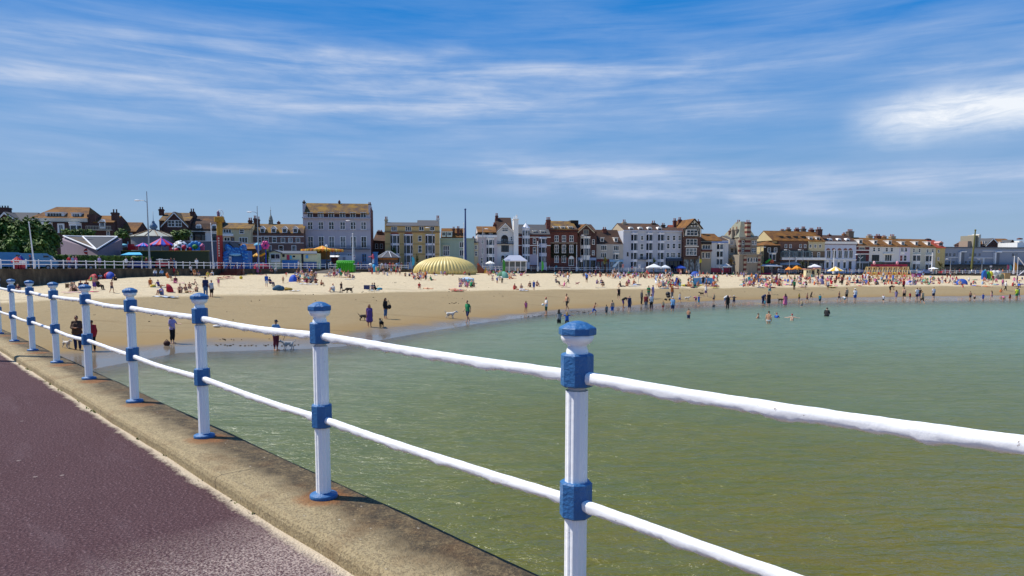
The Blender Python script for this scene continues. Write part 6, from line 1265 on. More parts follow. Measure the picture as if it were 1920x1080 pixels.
p = Pl(1516, None, sand=519.5); r_ = p.root('ticket_hut', 'cream ticket hut with a pink roof on the sand', 'hut'); HUT = paint('d8cca4'); MB().box(p.dx(1511), p.dx(1520.5), 0, 1.6, -.1, p.h(505)).build('front_wall', HUT, r_); MB().box(p.dx(1520.6), p.dx(1529), .3, 1.9, -.1, p.h(505)).build('side_wall', paint('bfae84'), r_); MB().box(p.dx(1509.5), p.dx(1530), -.2, 2, p.h(505), p.h(503.6)).build('roof', paint('c48a80'), r_); MB().box(p.dx(1513), p.dx(1515), -.03, .03, p.h(511.5), p.h(507.5)).build('window', GL, r_); MB().box(p.dx(1517.5), p.dx(1519), -.03, .03, p.h(512), p.h(506.5)).build('window', GL, r_); MB().box(p.dx(1523), p.dx(1527), .26, .33, p.h(514.5), p.h(507)).build('serving_hatch', GL, r_)
p = Pl(1534, 215); r_ = p.root('ticket_hut', 'second ticket hut with a dark doorway and pink roof', 'hut'); MB().box(p.dx(1529), p.dx(1539), 0, 1.6, -.8, p.h(503.5)).build('wall', HUT, r_); MB().box(p.dx(1528), p.dx(1540), -.2, 1.8, p.h(503.5), p.h(502.3)).build('roof', paint('c48a80'), r_); MB().box(p.dx(1532), p.dx(1536.5), -.04, .04, 0, p.h(505)).build('doorway', BLK, r_)
p = Pl(1664, None, sand=521); r_ = p.root('swing_boats', 'row of yellow swing boat frames hung with red banners', 'ride'); YF = paint('cdb47c', .6)
for k in range(9):
 x = p.dx(1626 + k * 9.4); MB().tube((x - .75, -1, -.1), (x, -.2, p.h(501)), .09).tube((x + .75, -1, -.1), (x, -.2, p.h(501)), .09).tube((x - .75, 1.4, -.1), (x, .6, p.h(501)), .09).tube((x + .75, 1.4, -.1), (x, .6, p.h(501)), .09).build('frame', YF, r_)
MB().tube((p.dx(1624), .2, p.h(501)), (p.dx(1704), .2, p.h(501)), .1).build('top_beam', YF, r_); MB().box(p.dx(1634), p.dx(1702), .5, .56, p.h(502.5), p.h(495.5)).build('banner', paint('a82848', .7, .4, 1.5), r_)
for k in range(8):
 x = p.dx(1630.7 + k * 9.4); MB().sh().ball((x, .1, 1.3), .62, .35, .3).tube((x, .1, 1.4), (x, .1, p.h(501)), .03, n=5).build('swing_boat', paint(('d86a2c', 'e0b83a', 'c23a3a', 'd8a060')[k % 4]), r_)
MB().tube((p.dx(1626), -1, .9), (p.dx(1703), -1, .9), .06).tube((p.dx(1626), -1.02, .45), (p.dx(1703), -1.02, .45), .06).build('front_fence', paint('d8884a'), r_)
for k, hx in ((1640, 'e8b4b8'), (1683, 'd890a0')): MB().sh().ball((p.dx(k), .5, p.h(493)), .35, .3, .5).build('banner_figure', paint(hx), r_)
p = Pl(1623, None, sand=522); o = one(p, 'notice_board', 'white notice board leaning in the sand by the swing boats', 'board', MB().quadplate((p.dx(1617), -.2, 0), (p.dx(1628.5), -.2, 0), (p.dx(1630), .5, p.h(514)), (p.dx(1619), .5, p.h(514)), .08), WT)
p = Pl(1720, None, sand=520); o = one(p, 'play_box', 'purple painted box on the sand past the swing boats', 'box', MB().box(p.dx(1714), p.dx(1727), 0, 1.2, -.1, p.h(514)).box(p.dx(1713.5), p.dx(1727.5), -.06, 1.26, p.h(514), p.h(513.4)), paint('a3449a'))
for i, (a, b_, y0, hx, lab) in enumerate(((1843, 1850, 507, '2463b4', 'blue pedal boat hull stood on end'), (1851, 1857, 509, '2f8a3c', 'green pedal boat hull stood on end'), (1856.5, 1862, 508.5, 'd8cc3a', 'yellow pedal boat hull stood on end'), (1867.5, 1874, 515, '8a8a86', 'grey hull leaning below the white sacks'), (1875, 1883, 513, '85886a', 'olive grey hull leaning beside the tan box'))):
 p = Pl((a + b_) / 2, None, sand=524); w_ = (b_ - a) / 2 * p.s; h_ = p.h(y0); pts = [(-w_, -.1), (w_, -.1), (w_ * 1.02, h_ * .5), (w_ * .75, h_ * .85), (0, h_), (-w_ * .75, h_ * .85), (-w_ * 1.02, h_ * .5)]
 r_ = p.root('pedal_boat', lab, 'boat', 'hulls stood on end'); col(MB().prism(pts, 0, .7).build('hull', TP, r_), hx); col(MB().prism([(x * .6, z * .8 + .3) for x, z in pts], -.08, .02).build('deck', TP, r_), hx)
for i, (x, lab) in enumerate(((1864, 'rounded white sack on the boat rack'), (1871, 'second white sack with a red top'))):
 p = Pl(x, None, sand=523.5); o = one(p, 'sack', lab, 'sack', MB().sh().ball((0, .2, p.h(513)), .75, .6, .85).ball((.1, .1, p.h(518)), .7, .6, .8).tube((0, .2, -.1), (0, .2, p.h(517)), .6), paint('d5d2cc'))
p = Pl(1889, None, sand=523); o = one(p, 'storage_box', 'tall tan box at the end of the boat hulls', 'box', MB().box(p.dx(1884), p.dx(1894), 0, 1.5, -.1, p.h(512.5)).box(p.dx(1883.6), p.dx(1894.4), -.05, 1.55, p.h(512.5), p.h(512)), paint('a88a60'))
p = Pl(1914, 236); r_ = p.root('bungee_frame', 'white steel trampoline frame at the edge of view', 'ride'); MB().tube((p.dx(1908), 0, p.h(483)), (p.dx(1926), 0, p.h(504)), .16).build('arm', WHP, r_); MB().tube((p.dx(1907), 0, -.9), (p.dx(1926), 0, p.h(503)), .12).build('leg', WHP, r_); MB().tube((p.dx(1908), 0, -.9), (p.dx(1908), 0, p.h(483)), .08).build('leg', WHP, r_); MB().box(p.dx(1895), p.dx(1935), -1.5, 2, -.9, p.h(517)).build('bed', paint('b8a8c4'), r_)
p = Pl(1154, 196); r_ = p.root('slide', 'blue and white slide tilted before the blue shopfront', 'slide'); MB().quadplate((p.dx(1148), -.5, p.h(500)), (p.dx(1153), -.5, p.h(500.5)), (p.dx(1162), -.5, p.h(489.5)), (p.dx(1158), -.5, p.h(490)), .2).build('chute', paint('a9c4dc', .4), r_); MB().tube((p.dx(1160), 0, -.1), (p.dx(1160), 0, p.h(490)), .08).build('ladder', STEEL, r_)
p = Pl(429, 124, z=terrain(at_Y(429, HOR, 124).x, 124) - .1); r_ = p.root('steps', 'dark red wooden steps down to the sand', 'steps'); MR = paint('5a231e', .8)
for k in range(6): MB().box(p.dx(412 + k * 1.5), p.dx(447 - k * .5), -1.5 + k * .5, 3, k * .22 - .1, k * .22 + .06).build('tread', MR, r_)
for k in (409, 423, 436, 447): MB().tube((p.dx(k), 1.5, 0), (p.dx(k), 1.5, p.h(494.5)), .07).tube((p.dx(k), 1.5, p.h(496)), (p.dx(k + 7), -1.4, p.h(504)), .05).build('handrail', MR, r_)
p = Pl(604, 146, z=terrain(at_Y(604, HOR, 146).x, 146) - .1); o = one(p, 'ramp', 'pale concrete ramp down to the beach by the chalet', 'ramp', MB().prism([(p.dx(588), -.1), (p.dx(625), -.1), (p.dx(625), p.h(504.5)), (p.dx(620), p.h(504.5)), (p.dx(588), p.h(509))], 1, 3.2), paint('b5aa9c'))
for px, Y, y0, y1, w_, hx, lab in ((432, 128, 481, 494, 4.5, 'c8ccd8', 'white warning sign before the silver car'), (664.5, 164, 478, 486, 4, 'd8d4dc', 'white notice on the mast by the green inflatable'), (1090, 196, 485, 491, 4, 'e8eaf0', 'white square sign before the brick gabled house'), (1199, 203, 496, 502, 4, 'e4e6ec', 'white board before the grey blue hotel'), (1858, 238, 498, 501, 4, 'e4e6ec', 'small white sign before the dark shop windows'), (1168, 198, 495, 502, 3.4, 'd08a88', 'pink notice board beside the slide')):
 p = Pl(px, Y); r_ = p.root('sign', lab, 'sign', 'notices along the promenade'); MB().tube((0, .08, -.1), (0, .08, p.h(y0)), .04).build('post', STEEL, r_); col(MB().box(p.dx(px - w_ / 2), p.dx(px + w_ / 2), 0, .05, p.h(y1), p.h(y0)).build('panel', TP, r_), hx); MB().box(p.dx(px - w_ / 3), p.dx(px + w_ / 3), -.015, .0, p.h(y0 + (y1 - y0) * .45), p.h(y0 + (y1 - y0) * .3)).build('text_line', paint('8a4a58'), r_)
# ---- vehicles
def car_parts(kind):
 if kind == 'van': ln, wd, ht = 5.2, 2.0, 2.3; pr = [(-2.6, .4), (-2.6, 2.1), (-2.45, 2.25), (1.5, 2.25), (1.95, 1.9), (2.35, 1.25), (2.6, 1.1), (2.6, .4)]; gl = [(1.1, 1.95), (1.62, 1.95), (2.12, 1.35), (1.1, 1.35)]
 else: ln, wd, ht = 4.2, 1.75, 1.45; pr = [(-2.1, .35), (-2.12, .8), (-1.9, .95), (-1.35, 1.38), (-.9, 1.46), (.35, 1.44), (1.05, .98), (1.85, .85), (2.1, .65), (2.1, .35)]; gl = [(-1.3, 1.0), (-1.05, 1.32), (.3, 1.34), (.85, 1.0)]
 b = MB().sh(False); w = wd / 2
 n = len(pr); v = []
 for y, k in ((-w, 0), (-w + .12, .0), (w - .12, 0), (w, 0)):
  for x, z in pr:
   ins = .1 if abs(abs(y) - w) < .01 and z > 1 else 0
   v.append((x * (1 - .02 * (abs(y) > w - .05)), y * (1 - ins), z))
 f = [tuple(range(n)), tuple(range(4 * n - 1, 3 * n - 1, -1))]
 for j in range(3):
  for i in range(n): k = (i + 1) % n; f.append((j * n + i, (j + 1) * n + i, (j + 1) * n + k, j * n + k))
 b.add(v, f); g = MB()
 g.prism(gl, -w * .93 - .0, -w * .86); g.prism(gl, w * .86, w * .93)
 if kind != 'van':
  g.quadplate((.42, -w * .75, 1.43), (.42, w * .75, 1.43), (1.06, w * .75, 1.0), (1.06, -w * .75, 1.0), .03); g.quadplate((-1.36, -w * .75, 1.4), (-1.36, w * .75, 1.4), (-1.9, w * .75, .99), (-1.9, -w * .75, .99), -.03)
 else: g.quadplate((1.56, -w * .8, 2.24), (1.56, w * .8, 2.24), (2.37, w * .8, 1.3), (2.37, -w * .8, 1.3), .03)
 whs = []
 for x in (-ln * .31, ln * .31):
  for y in (-w, w):
   whs.append((MB().tube((x, y - .1, .32), (x, y + .1, .32), .32, n=16), MB().tube((x, y - .115, .32), (x, y + .115, .32), .18, n=12)))
 lights = [MB().box(ln / 2 - .12, ln / 2 + .012, y - .2, y + .2, .62, .76) for y in (-w * .65, w * .65)]
 return b, g, whs, lights
CARP = {}
def car(px, Y, hx, label, kind='car', rz=0, z=None):
 p = Pl(px, Y, z=z)
 if kind not in CARP:
  r_ = empty('parked_car' if kind == 'car' else 'parked_van'); b, g, whs, li = car_parts(kind); b.build('body', TP, r_); g.build('window', GL, r_)
  for t, rim in whs: o = t.build('wheel', BLK, r_); rim.build('rim', STEEL, o)
  for l in li: l.build('headlight', WT, r_)
  CARP[kind] = r_
 else: r_ = copy_tree(CARP[kind])
 r_.location = p.loc + Vector((0, 0, -.12)); r_.rotation_euler.z = R(rz); tag(r_, label, kind, 'vehicles parked along the esplanade')
 for ch in r_.children:
  if ch.name.startswith('body'): col(ch, hx)
 return r_
car(6, 92, '3f86b8', 'blue van half cut off behind the promenade railing', 'van', 65); car(67, 99, '5f93b4', 'pale blue van beneath the dark trees', 'van', 25); car(122, 106, '2a3c55', 'dark blue car behind the railing below the hedge', rz=40); car(150, 110, '1d2228', 'black car below the hedge and grey valley roof', rz=40); car(205, 116, '20242c', 'black car beyond the first strolling couple', rz=35); car(263, 122, '3a4488', 'navy car beside the tallest street lamp', rz=35); car(378, 136, '3a6fae', 'mid blue car beside the second white mast', rz=30); car(420, 139, 'c8ccd4', 'silver car at the foot of the helter skelter', rz=25); car(462, 143, 'd5d8dc', 'white car in front of the blue castle', rz=25); car(443, 141, '3f6f9a', 'steel blue car between the silver and white cars', rz=25); car(490, 146, '3450a0', 'royal blue car beside the cream chalet', rz=25); car(604, 160, '2c4d78', 'dark blue van before the carousel', 'van', 20); car(620, 164, '3f5f9a', 'blue car beside the white catering trailer', rz=20)
car(690, 178, '4a62a0', 'blue car before the grey hotel entrance', rz=20); car(1075, 200, 'd2d4da', 'white car below the dark arched doorway', rz=25); car(1105, 202, '9a2430', 'red car before the brick gabled house', rz=25); car(1122, 204, 'a82c38', 'second red car beneath the spiky palm', rz=25); car(1138, 205, '44527c', 'blue car beyond the red pair', rz=25); car(1412, 214, 'e2e2e4', 'white car beside the yellow inflatable arch', rz=20); car(1385, 213, '4b8ab8', 'light blue car beyond the red barrier', rz=20); car(1612, 230, '3a4a92', 'navy car before the red art deco bar', rz=15); car(1630, 231, '23262c', 'black car before the wide windowed house', rz=15); car(1712, 233, '5d86a8', 'pale blue car behind the swing boats', rz=15); car(1728, 236, '2f3a44', 'charcoal car before the cream terrace', rz=15); car(1735, 232, '6f86b8', 'light blue car beside the white terrace mast', rz=15); car(1772, 235, 'b82838', 'bright red car in front of the olive palm', rz=15); car(1800, 238, '4a4f58', 'grey car below the modern block', rz=15); car(1828, 240, '5c84a6', 'blue grey car beside the brown green mast', rz=15)
p = Pl(305, 115); r_ = p.root('golf_cart', 'red cart with a white flat roof behind the railing', 'cart'); MB().box(-1.1, 1.1, 0, 1.2, .3, .95).box(-1.1, -.7, 0, 1.2, .95, 1.25).build('body', paint('a02430'), r_); MB().box(-.95, .95, -.1, 1.3, p.h(487.5), p.h(486.3)).build('roof', WT, r_)
for x in (-.85, .85):
 MB().tube((x, .05, .9), (x * .95, .05, p.h(487.4)), .035).tube((x, 1.15, .9), (x * .95, 1.15, p.h(487.4)), .035).build('roof_post', STEEL, r_); MB().tube((x * .8, -.05, .25), (x * .8, .2, .25), .25, n=12).build('wheel', BLK, r_)
MB().box(-.6, .2, .1, 1.1, .95, 1.1).box(-.65, -.5, .1, 1.1, 1.1, 1.6).build('seat', WT, r_)
# ------------------------------------------------------------------ people: one continuous body per pose, clothes and hair as parts
def mirror(d):
 return {k: Vector((-v.x, v.y, v.z)) for k, v in d.items()}
def J(pel, chest, neck, head, hip, knee, ank, toe, sh, elb, wri, tip, R_=None):
 """joints of a pose; the left side is given, the right is its mirror unless R_ says otherwise (person faces -y)"""
 j = {'pel': pel, 'chest': chest, 'neck': neck, 'head': head}
 for n, v in zip(('hip', 'knee', 'ank', 'toe', 'sh', 'elb', 'wri', 'tip'), (hip, knee, ank, toe, sh, elb, wri, tip)):
  j['l' + n] = (-v[0], v[1], v[2]); j['r' + n] = v
 if R_: j.update(R_)
 return {k: Vector(v) for k, v in j.items()}
POSE = {
 'stand': J((0, 0, .95), (0, 0, 1.28), (0, .01, 1.48), (0, -.02, 1.64), (.09, 0, .92), (.10, -.01, .50), (.10, .03, .08), (.12, -.13, .03), (.17, .01, 1.43), (.23, .04, 1.14), (.24, -.05, .90), (.23, -.09, .74)),
 'walk': J((0, 0, .94), (0, -.02, 1.28), (0, -.03, 1.48), (0, -.07, 1.64), (.09, 0, .92), (.10, -.15, .54), (.10, -.20, .09), (.11, -.36, .05), (.17, -.01, 1.43), (.22, .12, 1.17), (.22, .10, .92), (.21, .06, .77), {'lknee': (-.10, .05, .50), 'lank': (-.10, .30, .15), 'ltoe': (-.11, .19, .03), 'lelb': (-.22, -.06, 1.15), 'lwri': (-.2, -.24, .97), 'ltip': (-.18, -.35, .85)}),
 'fold': J((0, 0, .95), (0, 0, 1.28), (0, .01, 1.48), (0, -.03, 1.64), (.09, 0, .92), (.10, -.01, .50), (.10, .03, .08), (.13, -.13, .03), (.17, .01, 1.43), (.25, -.02, 1.16), (.07, -.22, 1.14), (-.06, -.24, 1.16)),
 'point': J((0, 0, .95), (0, 0, 1.28), (0, .01, 1.48), (0, -.03, 1.63), (.09, 0, .92), (.10, -.01, .50), (.10, .03, .08), (.13, -.13, .03), (.17, .01, 1.43), (.22, -.16, 1.22), (.18, -.42, 1.22), (.17, -.58, 1.20), {'lelb': (-.22, .05, 1.15), 'lwri': (-.2, -.12, 1.02), 'ltip': (-.17, -.24, 1.0)}),
 'arms': J((0, 0, .95), (0, 0, 1.28), (0, .01, 1.48), (0, -.02, 1.64), (.1, 0, .92), (.14, -.02, .50), (.17, .03, .08), (.21, -.13, .03), (.17, .01, 1.43), (.42, .0, 1.38), (.64, -.08, 1.36), (.79, -.12, 1.36)),
 'bend': J((0, .14, .92), (0, -.16, 1.1), (0, -.33, 1.13), (0, -.48, 1.07), (.09, .14, .9), (.11, .06, .48), (.12, .1, .08), (.14, -.07, .03), (.17, -.28, 1.11), (.2, -.36, .84), (.16, -.42, .6), (.14, -.46, .45)),
 'crouch': J((0, .12, .34), (0, -.02, .66), (0, -.1, .84), (0, -.17, .98), (.1, .1, .33), (.17, -.28, .46), (.14, .02, .08), (.17, -.15, .03), (.17, -.08, .8), (.24, -.28, .56), (.16, -.46, .36), (.13, -.54, .23)),
 'sit': J((0, 0, .13), (0, .13, .44), (0, .16, .64), (0, .13, .80), (.09, -.02, .12), (.12, -.44, .2), (.13, -.84, .08), (.16, -.9, .22), (.17, .15, .59), (.25, .32, .34), (.24, .42, .07), (.26, .5, .04)),
 'hug': J((0, 0, .13), (0, .0, .47), (0, -.05, .66), (0, -.11, .82), (.09, -.03, .12), (.13, -.40, .47), (.11, -.52, .08), (.13, -.67, .04), (.17, -.05, .6), (.26, -.24, .4), (.08, -.46, .38), (-.04, -.5, .38)),
 'lie': J((0, 0, .12), (0, .34, .14), (0, .54, .13), (0, .7, .13), (.09, -.03, .11), (.11, -.45, .13), (.12, -.87, .07), (.15, -.92, .21), (.17, .48, .12), (.26, .22, .08), (.27, -.04, .07), (.27, -.2, .05)),
 'chair': J((0, .08, .46), (0, .2, .78), (0, .2, .98), (0, .15, 1.13), (.1, .05, .46), (.13, -.4, .5), (.13, -.48, .09), (.15, -.64, .04), (.17, .19, .93), (.25, .06, .68), (.17, -.2, .6), (.12, -.34, .58)),
 'run': J((0, 0, .93), (0, -.1, 1.25), (0, -.16, 1.44), (0, -.23, 1.59), (.09, 0, .91), (.11, -.3, .66), (.11, -.2, .22), (.12, -.36, .2), (.17, -.14, 1.39), (.23, .06, 1.2), (.2, .02, .95), (.18, -.06, .82), {'lknee': (-.10, .12, .52), 'lank': (-.10, .46, .3), 'ltoe': (-.11, .42, .12), 'lelb': (-.24, -.28, 1.24), 'lwri': (-.16, -.46, 1.4), 'ltip': (-.13, -.54, 1.5)}),
}
def remesh(mb, name, vox, smooth=2):
 me = mb.mesh('tmp'); o = bpy.data.objects.new('tmp', me); COL.objects.link(o)
 r = o.modifiers.new('r', 'REMESH'); r.mode = 'VOXEL'; r.voxel_size = vox; r.use_smooth_shade = True
 s = o.modifiers.new('s', 'SMOOTH'); s.factor = .5; s.iterations = smooth
 dg = bpy.context.evaluated_depsgraph_get(); dg.update()
 out = bpy.data.meshes.new_from_object(o.evaluated_get(dg)); out.name = name
 bpy.data.objects.remove(o); bpy.data.meshes.remove(me)
 return out
def torso(mb, j, g=0.0, fat=1.0, low=True):
 up = (j['chest'] - j['pel']).normalized(); sd = Vector((1, 0, 0))
 k = .055
 for s in (-1, 1):
  mb.capsule(j['pel'] + sd * s * k, j['chest'] + sd * s * k * 1.1, (.112 + g) * fat, .105 * fat + g)
  mb.capsule(j['chest'] + sd * s * .06, j['neck'] + sd * s * .09 - up * .08, .105 * fat + g, .065 + g)
 mb.capsule(j['lsh'], j['rsh'], .055 + g, .055 + g)
 if low: mb.capsule(j['lhip'], j['rhip'], (.105 + g) * fat, (.105 + g) * fat)
def arm(mb, j, s, g=0.0, part=1.0, fat=1.0):
 mb.capsule(j[s + 'sh'], j[s + 'sh'].lerp(j[s + 'elb'], min(1, part * 2)), (.05 + g), (.042 + g))
 if part > .5: mb.capsule(j[s + 'elb'], j[s + 'elb'].lerp(j[s + 'wri'], (part - .5) * 2), .042 + g, .029 + g)
def leg(mb, j, s, g=0.0, part=1.0, fat=1.0, gl=None):
 mb.capsule(j[s + 'hip'], j[s + 'hip'].lerp(j[s + 'knee'], min(1, part * 2)), (.088 + g) * fat, (.088 + (.056 - .088) * min(1, part * 2)) * fat + g)
 if part > .5:
  e = (part - .5) * 2; g2 = g if gl is None else gl; k, a = j[s + 'knee'], j[s + 'ank']
  calf = k.lerp(a, .35) + Vector((0, .018, 0)); mb.capsule(k, calf, .056 + g2, .055 + g2); mb.capsule(calf, k.lerp(a, max(.4, e)), .055 + g2, .036 + g2)
MESH = {}
def bodymesh(pose, fat):
 key = ('body', pose, fat)
 if key in MESH: return MESH[key]
 j = POSE[pose]; mb = MB(); torso(mb, j, 0, fat)
 nd = (j['head'] - j['neck']).normalized(); mb.capsule(j['neck'] - nd * .03, j['head'] - nd * .04, .055, .05)
 h = j['head']; upv = nd; fw = Vector((0, -1, 0)); fw = (fw - upv * fw.dot(upv)); fw = fw.normalized() if fw.length > .2 else Vector((0, 0, 1))
 if pose == 'lie': fw = Vector((0, 0, 1))
 q = fw.to_track_quat('-Y', 'Z').to_matrix() if pose != 'lie' else Matrix(((1, 0, 0), (0, 0, 1), (0, -1, 0)))
 mb.ball(h + upv * .02, .077, .096, .112, 14, 10, q); mb.ball(h - upv * .055 + fw * .035, .052, .058, .055, 10, 8, q)      # skull, jaw
 sdv = fw.cross(upv)
 mb.capsule(h + fw * .094 + upv * .012, h + fw * .112 - upv * .018, .012, .016, 6)                                      # nose
 for s in (-1, 1): mb.ball(h + sdv * s * .08 - upv * .005, .016, .024, .034, 8, 6, q)                                  # ears
 mb.capsule(h + fw * .088 - upv * .052 + sdv * .02, h + fw * .088 - upv * .052 - sdv * .02, .010, .010, 6)             # lips
 for s in ('l', 'r'):
  arm(mb, j, s); leg(mb, j, s, fat=fat)
  w, t = j[s + 'wri'], j[s + 'tip']; d_ = (t - w); ln = d_.length; d_.normalize()
  a = Vector((0, 1, 0)); a = (a - d_ * a.dot(d_)); a = a.normalized() if a.length > .3 else Vector((1, 0, 0)); n_ = d_.cross(a)
  mb.capsule(w, w + d_ * .05, .028, .036, 8); mb.capsule(w + d_ * .03 + a * .022, w + d_ * .085 + a * .026, .017, .016, 8); mb.capsule(w + d_ * .03 - a * .022, w + d_ * .085 - a * .026, .017, .016, 8)
  for k, (o_, l_) in enumerate(((.033, .062), (.012, .074), (-.011, .07), (-.032, .054))):                          # four fingers, slightly curled
   b_ = w + d_ * .085 + a * o_; m_ = b_ + d_ * l_ * .55; e_ = m_ + (d_ + n_ * .45 * (1 if s == 'l' else -1)).normalized() * l_ * .5
   mb.capsule(b_, m_, .0105, .0095, 6); mb.capsule(m_, e_, .0095, .008, 6)
  b_ = w + d_ * .03 + a * .034; mb.capsule(b_, b_ + d_ * .045 + a * .03, .013, .010, 6)                             # thumb
  an, to = j[s + 'ank'], j[s + 'toe']; mb.capsule(an + Vector((0, .02, -.03)) if pose not in ('lie', 'sit') else an, to, .038, .03, 8)
 me = remesh(mb, 'person_body_' + pose, .0125, 1); me.materials.append(tintmat('skin')); MESH[key] = me; return me
def clothmesh(kind, pose, fat):
 key = (kind, pose, fat)
 if key in MESH: return MESH[key]
 j = POSE[pose]; mb = MB(); vox = .02
 if kind in ('tee', 'shirt', 'vest', 'jacket', 'swimsuit', 'dress', 'bikini'):
  g = {'jacket': .03, 'swimsuit': .009, 'bikini': .01}.get(kind, .02)
  if kind == 'bikini':
   for s in (-1, 1): mb.ball(j['chest'] + Vector((s * .07, -.05 if pose != 'lie' else 0, 0)), .085, .085, .075)
   mb.capsule(j['lhip'], j['rhip'], .117 * fat, .117 * fat)
  else: torso(mb, j, g, fat)
  for s in ('l', 'r'):
   if kind in ('tee', 'dress'): arm(mb, j, s, .02, .3)
   if kind in ('shirt', 'jacket'): arm(mb, j, s, .018, .97)
 if kind in ('dress', 'skirt'):
  for t in (.3, .6, .95):
   a, b_ = j['lhip'].lerp(j['lknee'], t), j['rhip'].lerp(j['rknee'], t); a0, b0 = j['lhip'], j['rhip']; r = .125 + .05 * t
   mb.capsule(a, b_, r, r); mb.capsule(a0, a, .13, r); mb.capsule(b0, b_, .13, r)
  vox = .025
 if kind in ('shorts', 'trousers', 'trunks', 'cropped'):
  mb.capsule(j['lhip'] + (j['pel'] - j['lhip']) * .2, j['rhip'] + (j['pel'] - j['rhip']) * .2, .128 * fat, .128 * fat)
  up = (j['chest'] - j['pel']).normalized(); mb.capsule(j['pel'] - Vector((.05, 0, 0)), j['pel'] + Vector((.05, 0, 0)) + up * .02, .125 * fat, .125 * fat)
  part = {'shorts': .46, 'trunks': .36, 'trousers': .97, 'cropped': .8}[kind]
  for s in ('l', 'r'): leg(mb, j, s, .022 if kind != 'trousers' else .02, part, fat, .024)
 h = j['head']; upv = (h - j['neck']).normalized(); back = Vector((0, 1, 0)); back = back - upv * back.dot(upv); back = back.normalized() if pose != 'lie' else Vector((0, 0, -1))
 q = Matrix.Identity(3) if pose != 'lie' else Matrix(((1, 0, 0), (0, 0, 1), (0, -1, 0)))
 if kind == 'short': mb.ball(h + upv * .045 + back * .022, .085, .098, .095, 12, 8, q); vox = .014
 if kind == 'long':
  mb.ball(h + upv * .045 + back * .022, .088, .1, .098, 12, 8, q); dn = -upv if pose != 'lie' else upv * .2 + Vector((0, 0, -.1))
  for s in (-.05, 0, .05): mb.capsule(h + back * .06 + Vector((s, 0, 0)), h + back * .09 + dn * .24 + Vector((s * 1.5, 0, 0)), .06, .045)
  vox = .016
 if kind == 'hat': mb.ball(h + upv * .075, .095, .1, .085, 12, 8, q); mb.lathe([(.001, -.006), (.19, -.012), (.19, .004), (.001, .012)], 16, c=h + upv * .07) if pose != 'lie' else None; vox = .014
 if kind == 'cap': mb.ball(h + upv * .06 + back * .008, .09, .102, .085, 12, 8, q); mb.capsule(h + upv * .06 - back * .09 - Vector((.045, 0, 0)), h + upv * .06 - back * .12 + Vector((.045, 0, 0)), .022, .022, 8); vox = .014
 me = remesh(mb, kind + '_' + pose, vox, 2); me.materials.append(tintmat('hair') if kind in ('short', 'long') else tintmat('cloth')); MESH[key] = me; return me
PARTNAME = {'tee': 't_shirt', 'vest': 'vest', 'shirt': 'long_sleeved_shirt', 'short': 'hair', 'long': 'hair', 'hat': 'sun_hat', 'swimsuit': 'swimsuit'}
NAMECOL = {'white': 'e4e4e6', 'black': '18181c', 'navy': '232f5a', 'blue': '2a62c0', 'pale blue': '8db4dc', 'red': 'bf2434', 'dark red': '7a1f2c', 'pink': 'd8709a', 'green': '23905a', 'dark green': '2c5540', 'grey': '85888e', 'purple': '6a4a92', 'lilac': 'a99ac8', 'yellow': 'dfc04a', 'orange': 'd87838', 'turquoise': '3fa6b4', 'brown': '5d4436', 'beige': 'c2ac88', 'denim': '4a6f9c', 'charcoal': '3a3a42', 'maroon': '6b2434'}
SKIN = ['d6a07c', 'c98f6c', 'dcab8a', 'b87d5c', 'e0b498']; HAIR = {'dark': '241a16', 'brown': '4a3020', 'fair': 'b08a52', 'grey': '9a9690', 'red': '7a3a20'}
PEOPLE = []
VERB = {'stand': 'standing', 'walk': 'walking', 'fold': 'standing with folded arms', 'point': 'standing with an arm held out', 'arms': 'standing with arms spread', 'bend': 'bending down', 'crouch': 'crouching', 'sit': 'sitting with legs out', 'hug': 'sitting with knees up', 'lie': 'lying', 'chair': 'seated in a chair', 'run': 'running'}
def person(loc, pose, rz, scale, top, bot, hair, label, group, fat=1.0, skin=None, sink=0):
 """top / bot: (garment, colour) or None; hair: (style, colour)"""
 r = rnd
 o = bpy.data.objects.new('person', bodymesh(pose, fat)); COL.objects.link(o)
 o.location = Vector(loc) - Vector((0, 0, sink)); o.rotation_euler.z = R(rz); o.scale = (scale,) * 3
 col(o, skin or r.choice(SKIN)); tag(o, label, 'person', group); PEOPLE.append(o)
 for g in (top, bot, hair):
  if not g: continue
  c = bpy.data.objects.new(PARTNAME.get(g[0], g[0]), clothmesh(g[0], pose, fat)); COL.objects.link(c); c.parent = o
  h = NAMECOL.get(g[1]) or HAIR.get(g[1]) or g[1]
  rgb = lin(h); k = r.uniform(.85, 1.1); c.color = (*[min(1, v * k) for v in rgb], 1)
 return o
def at(px, py): return ground(px, py)
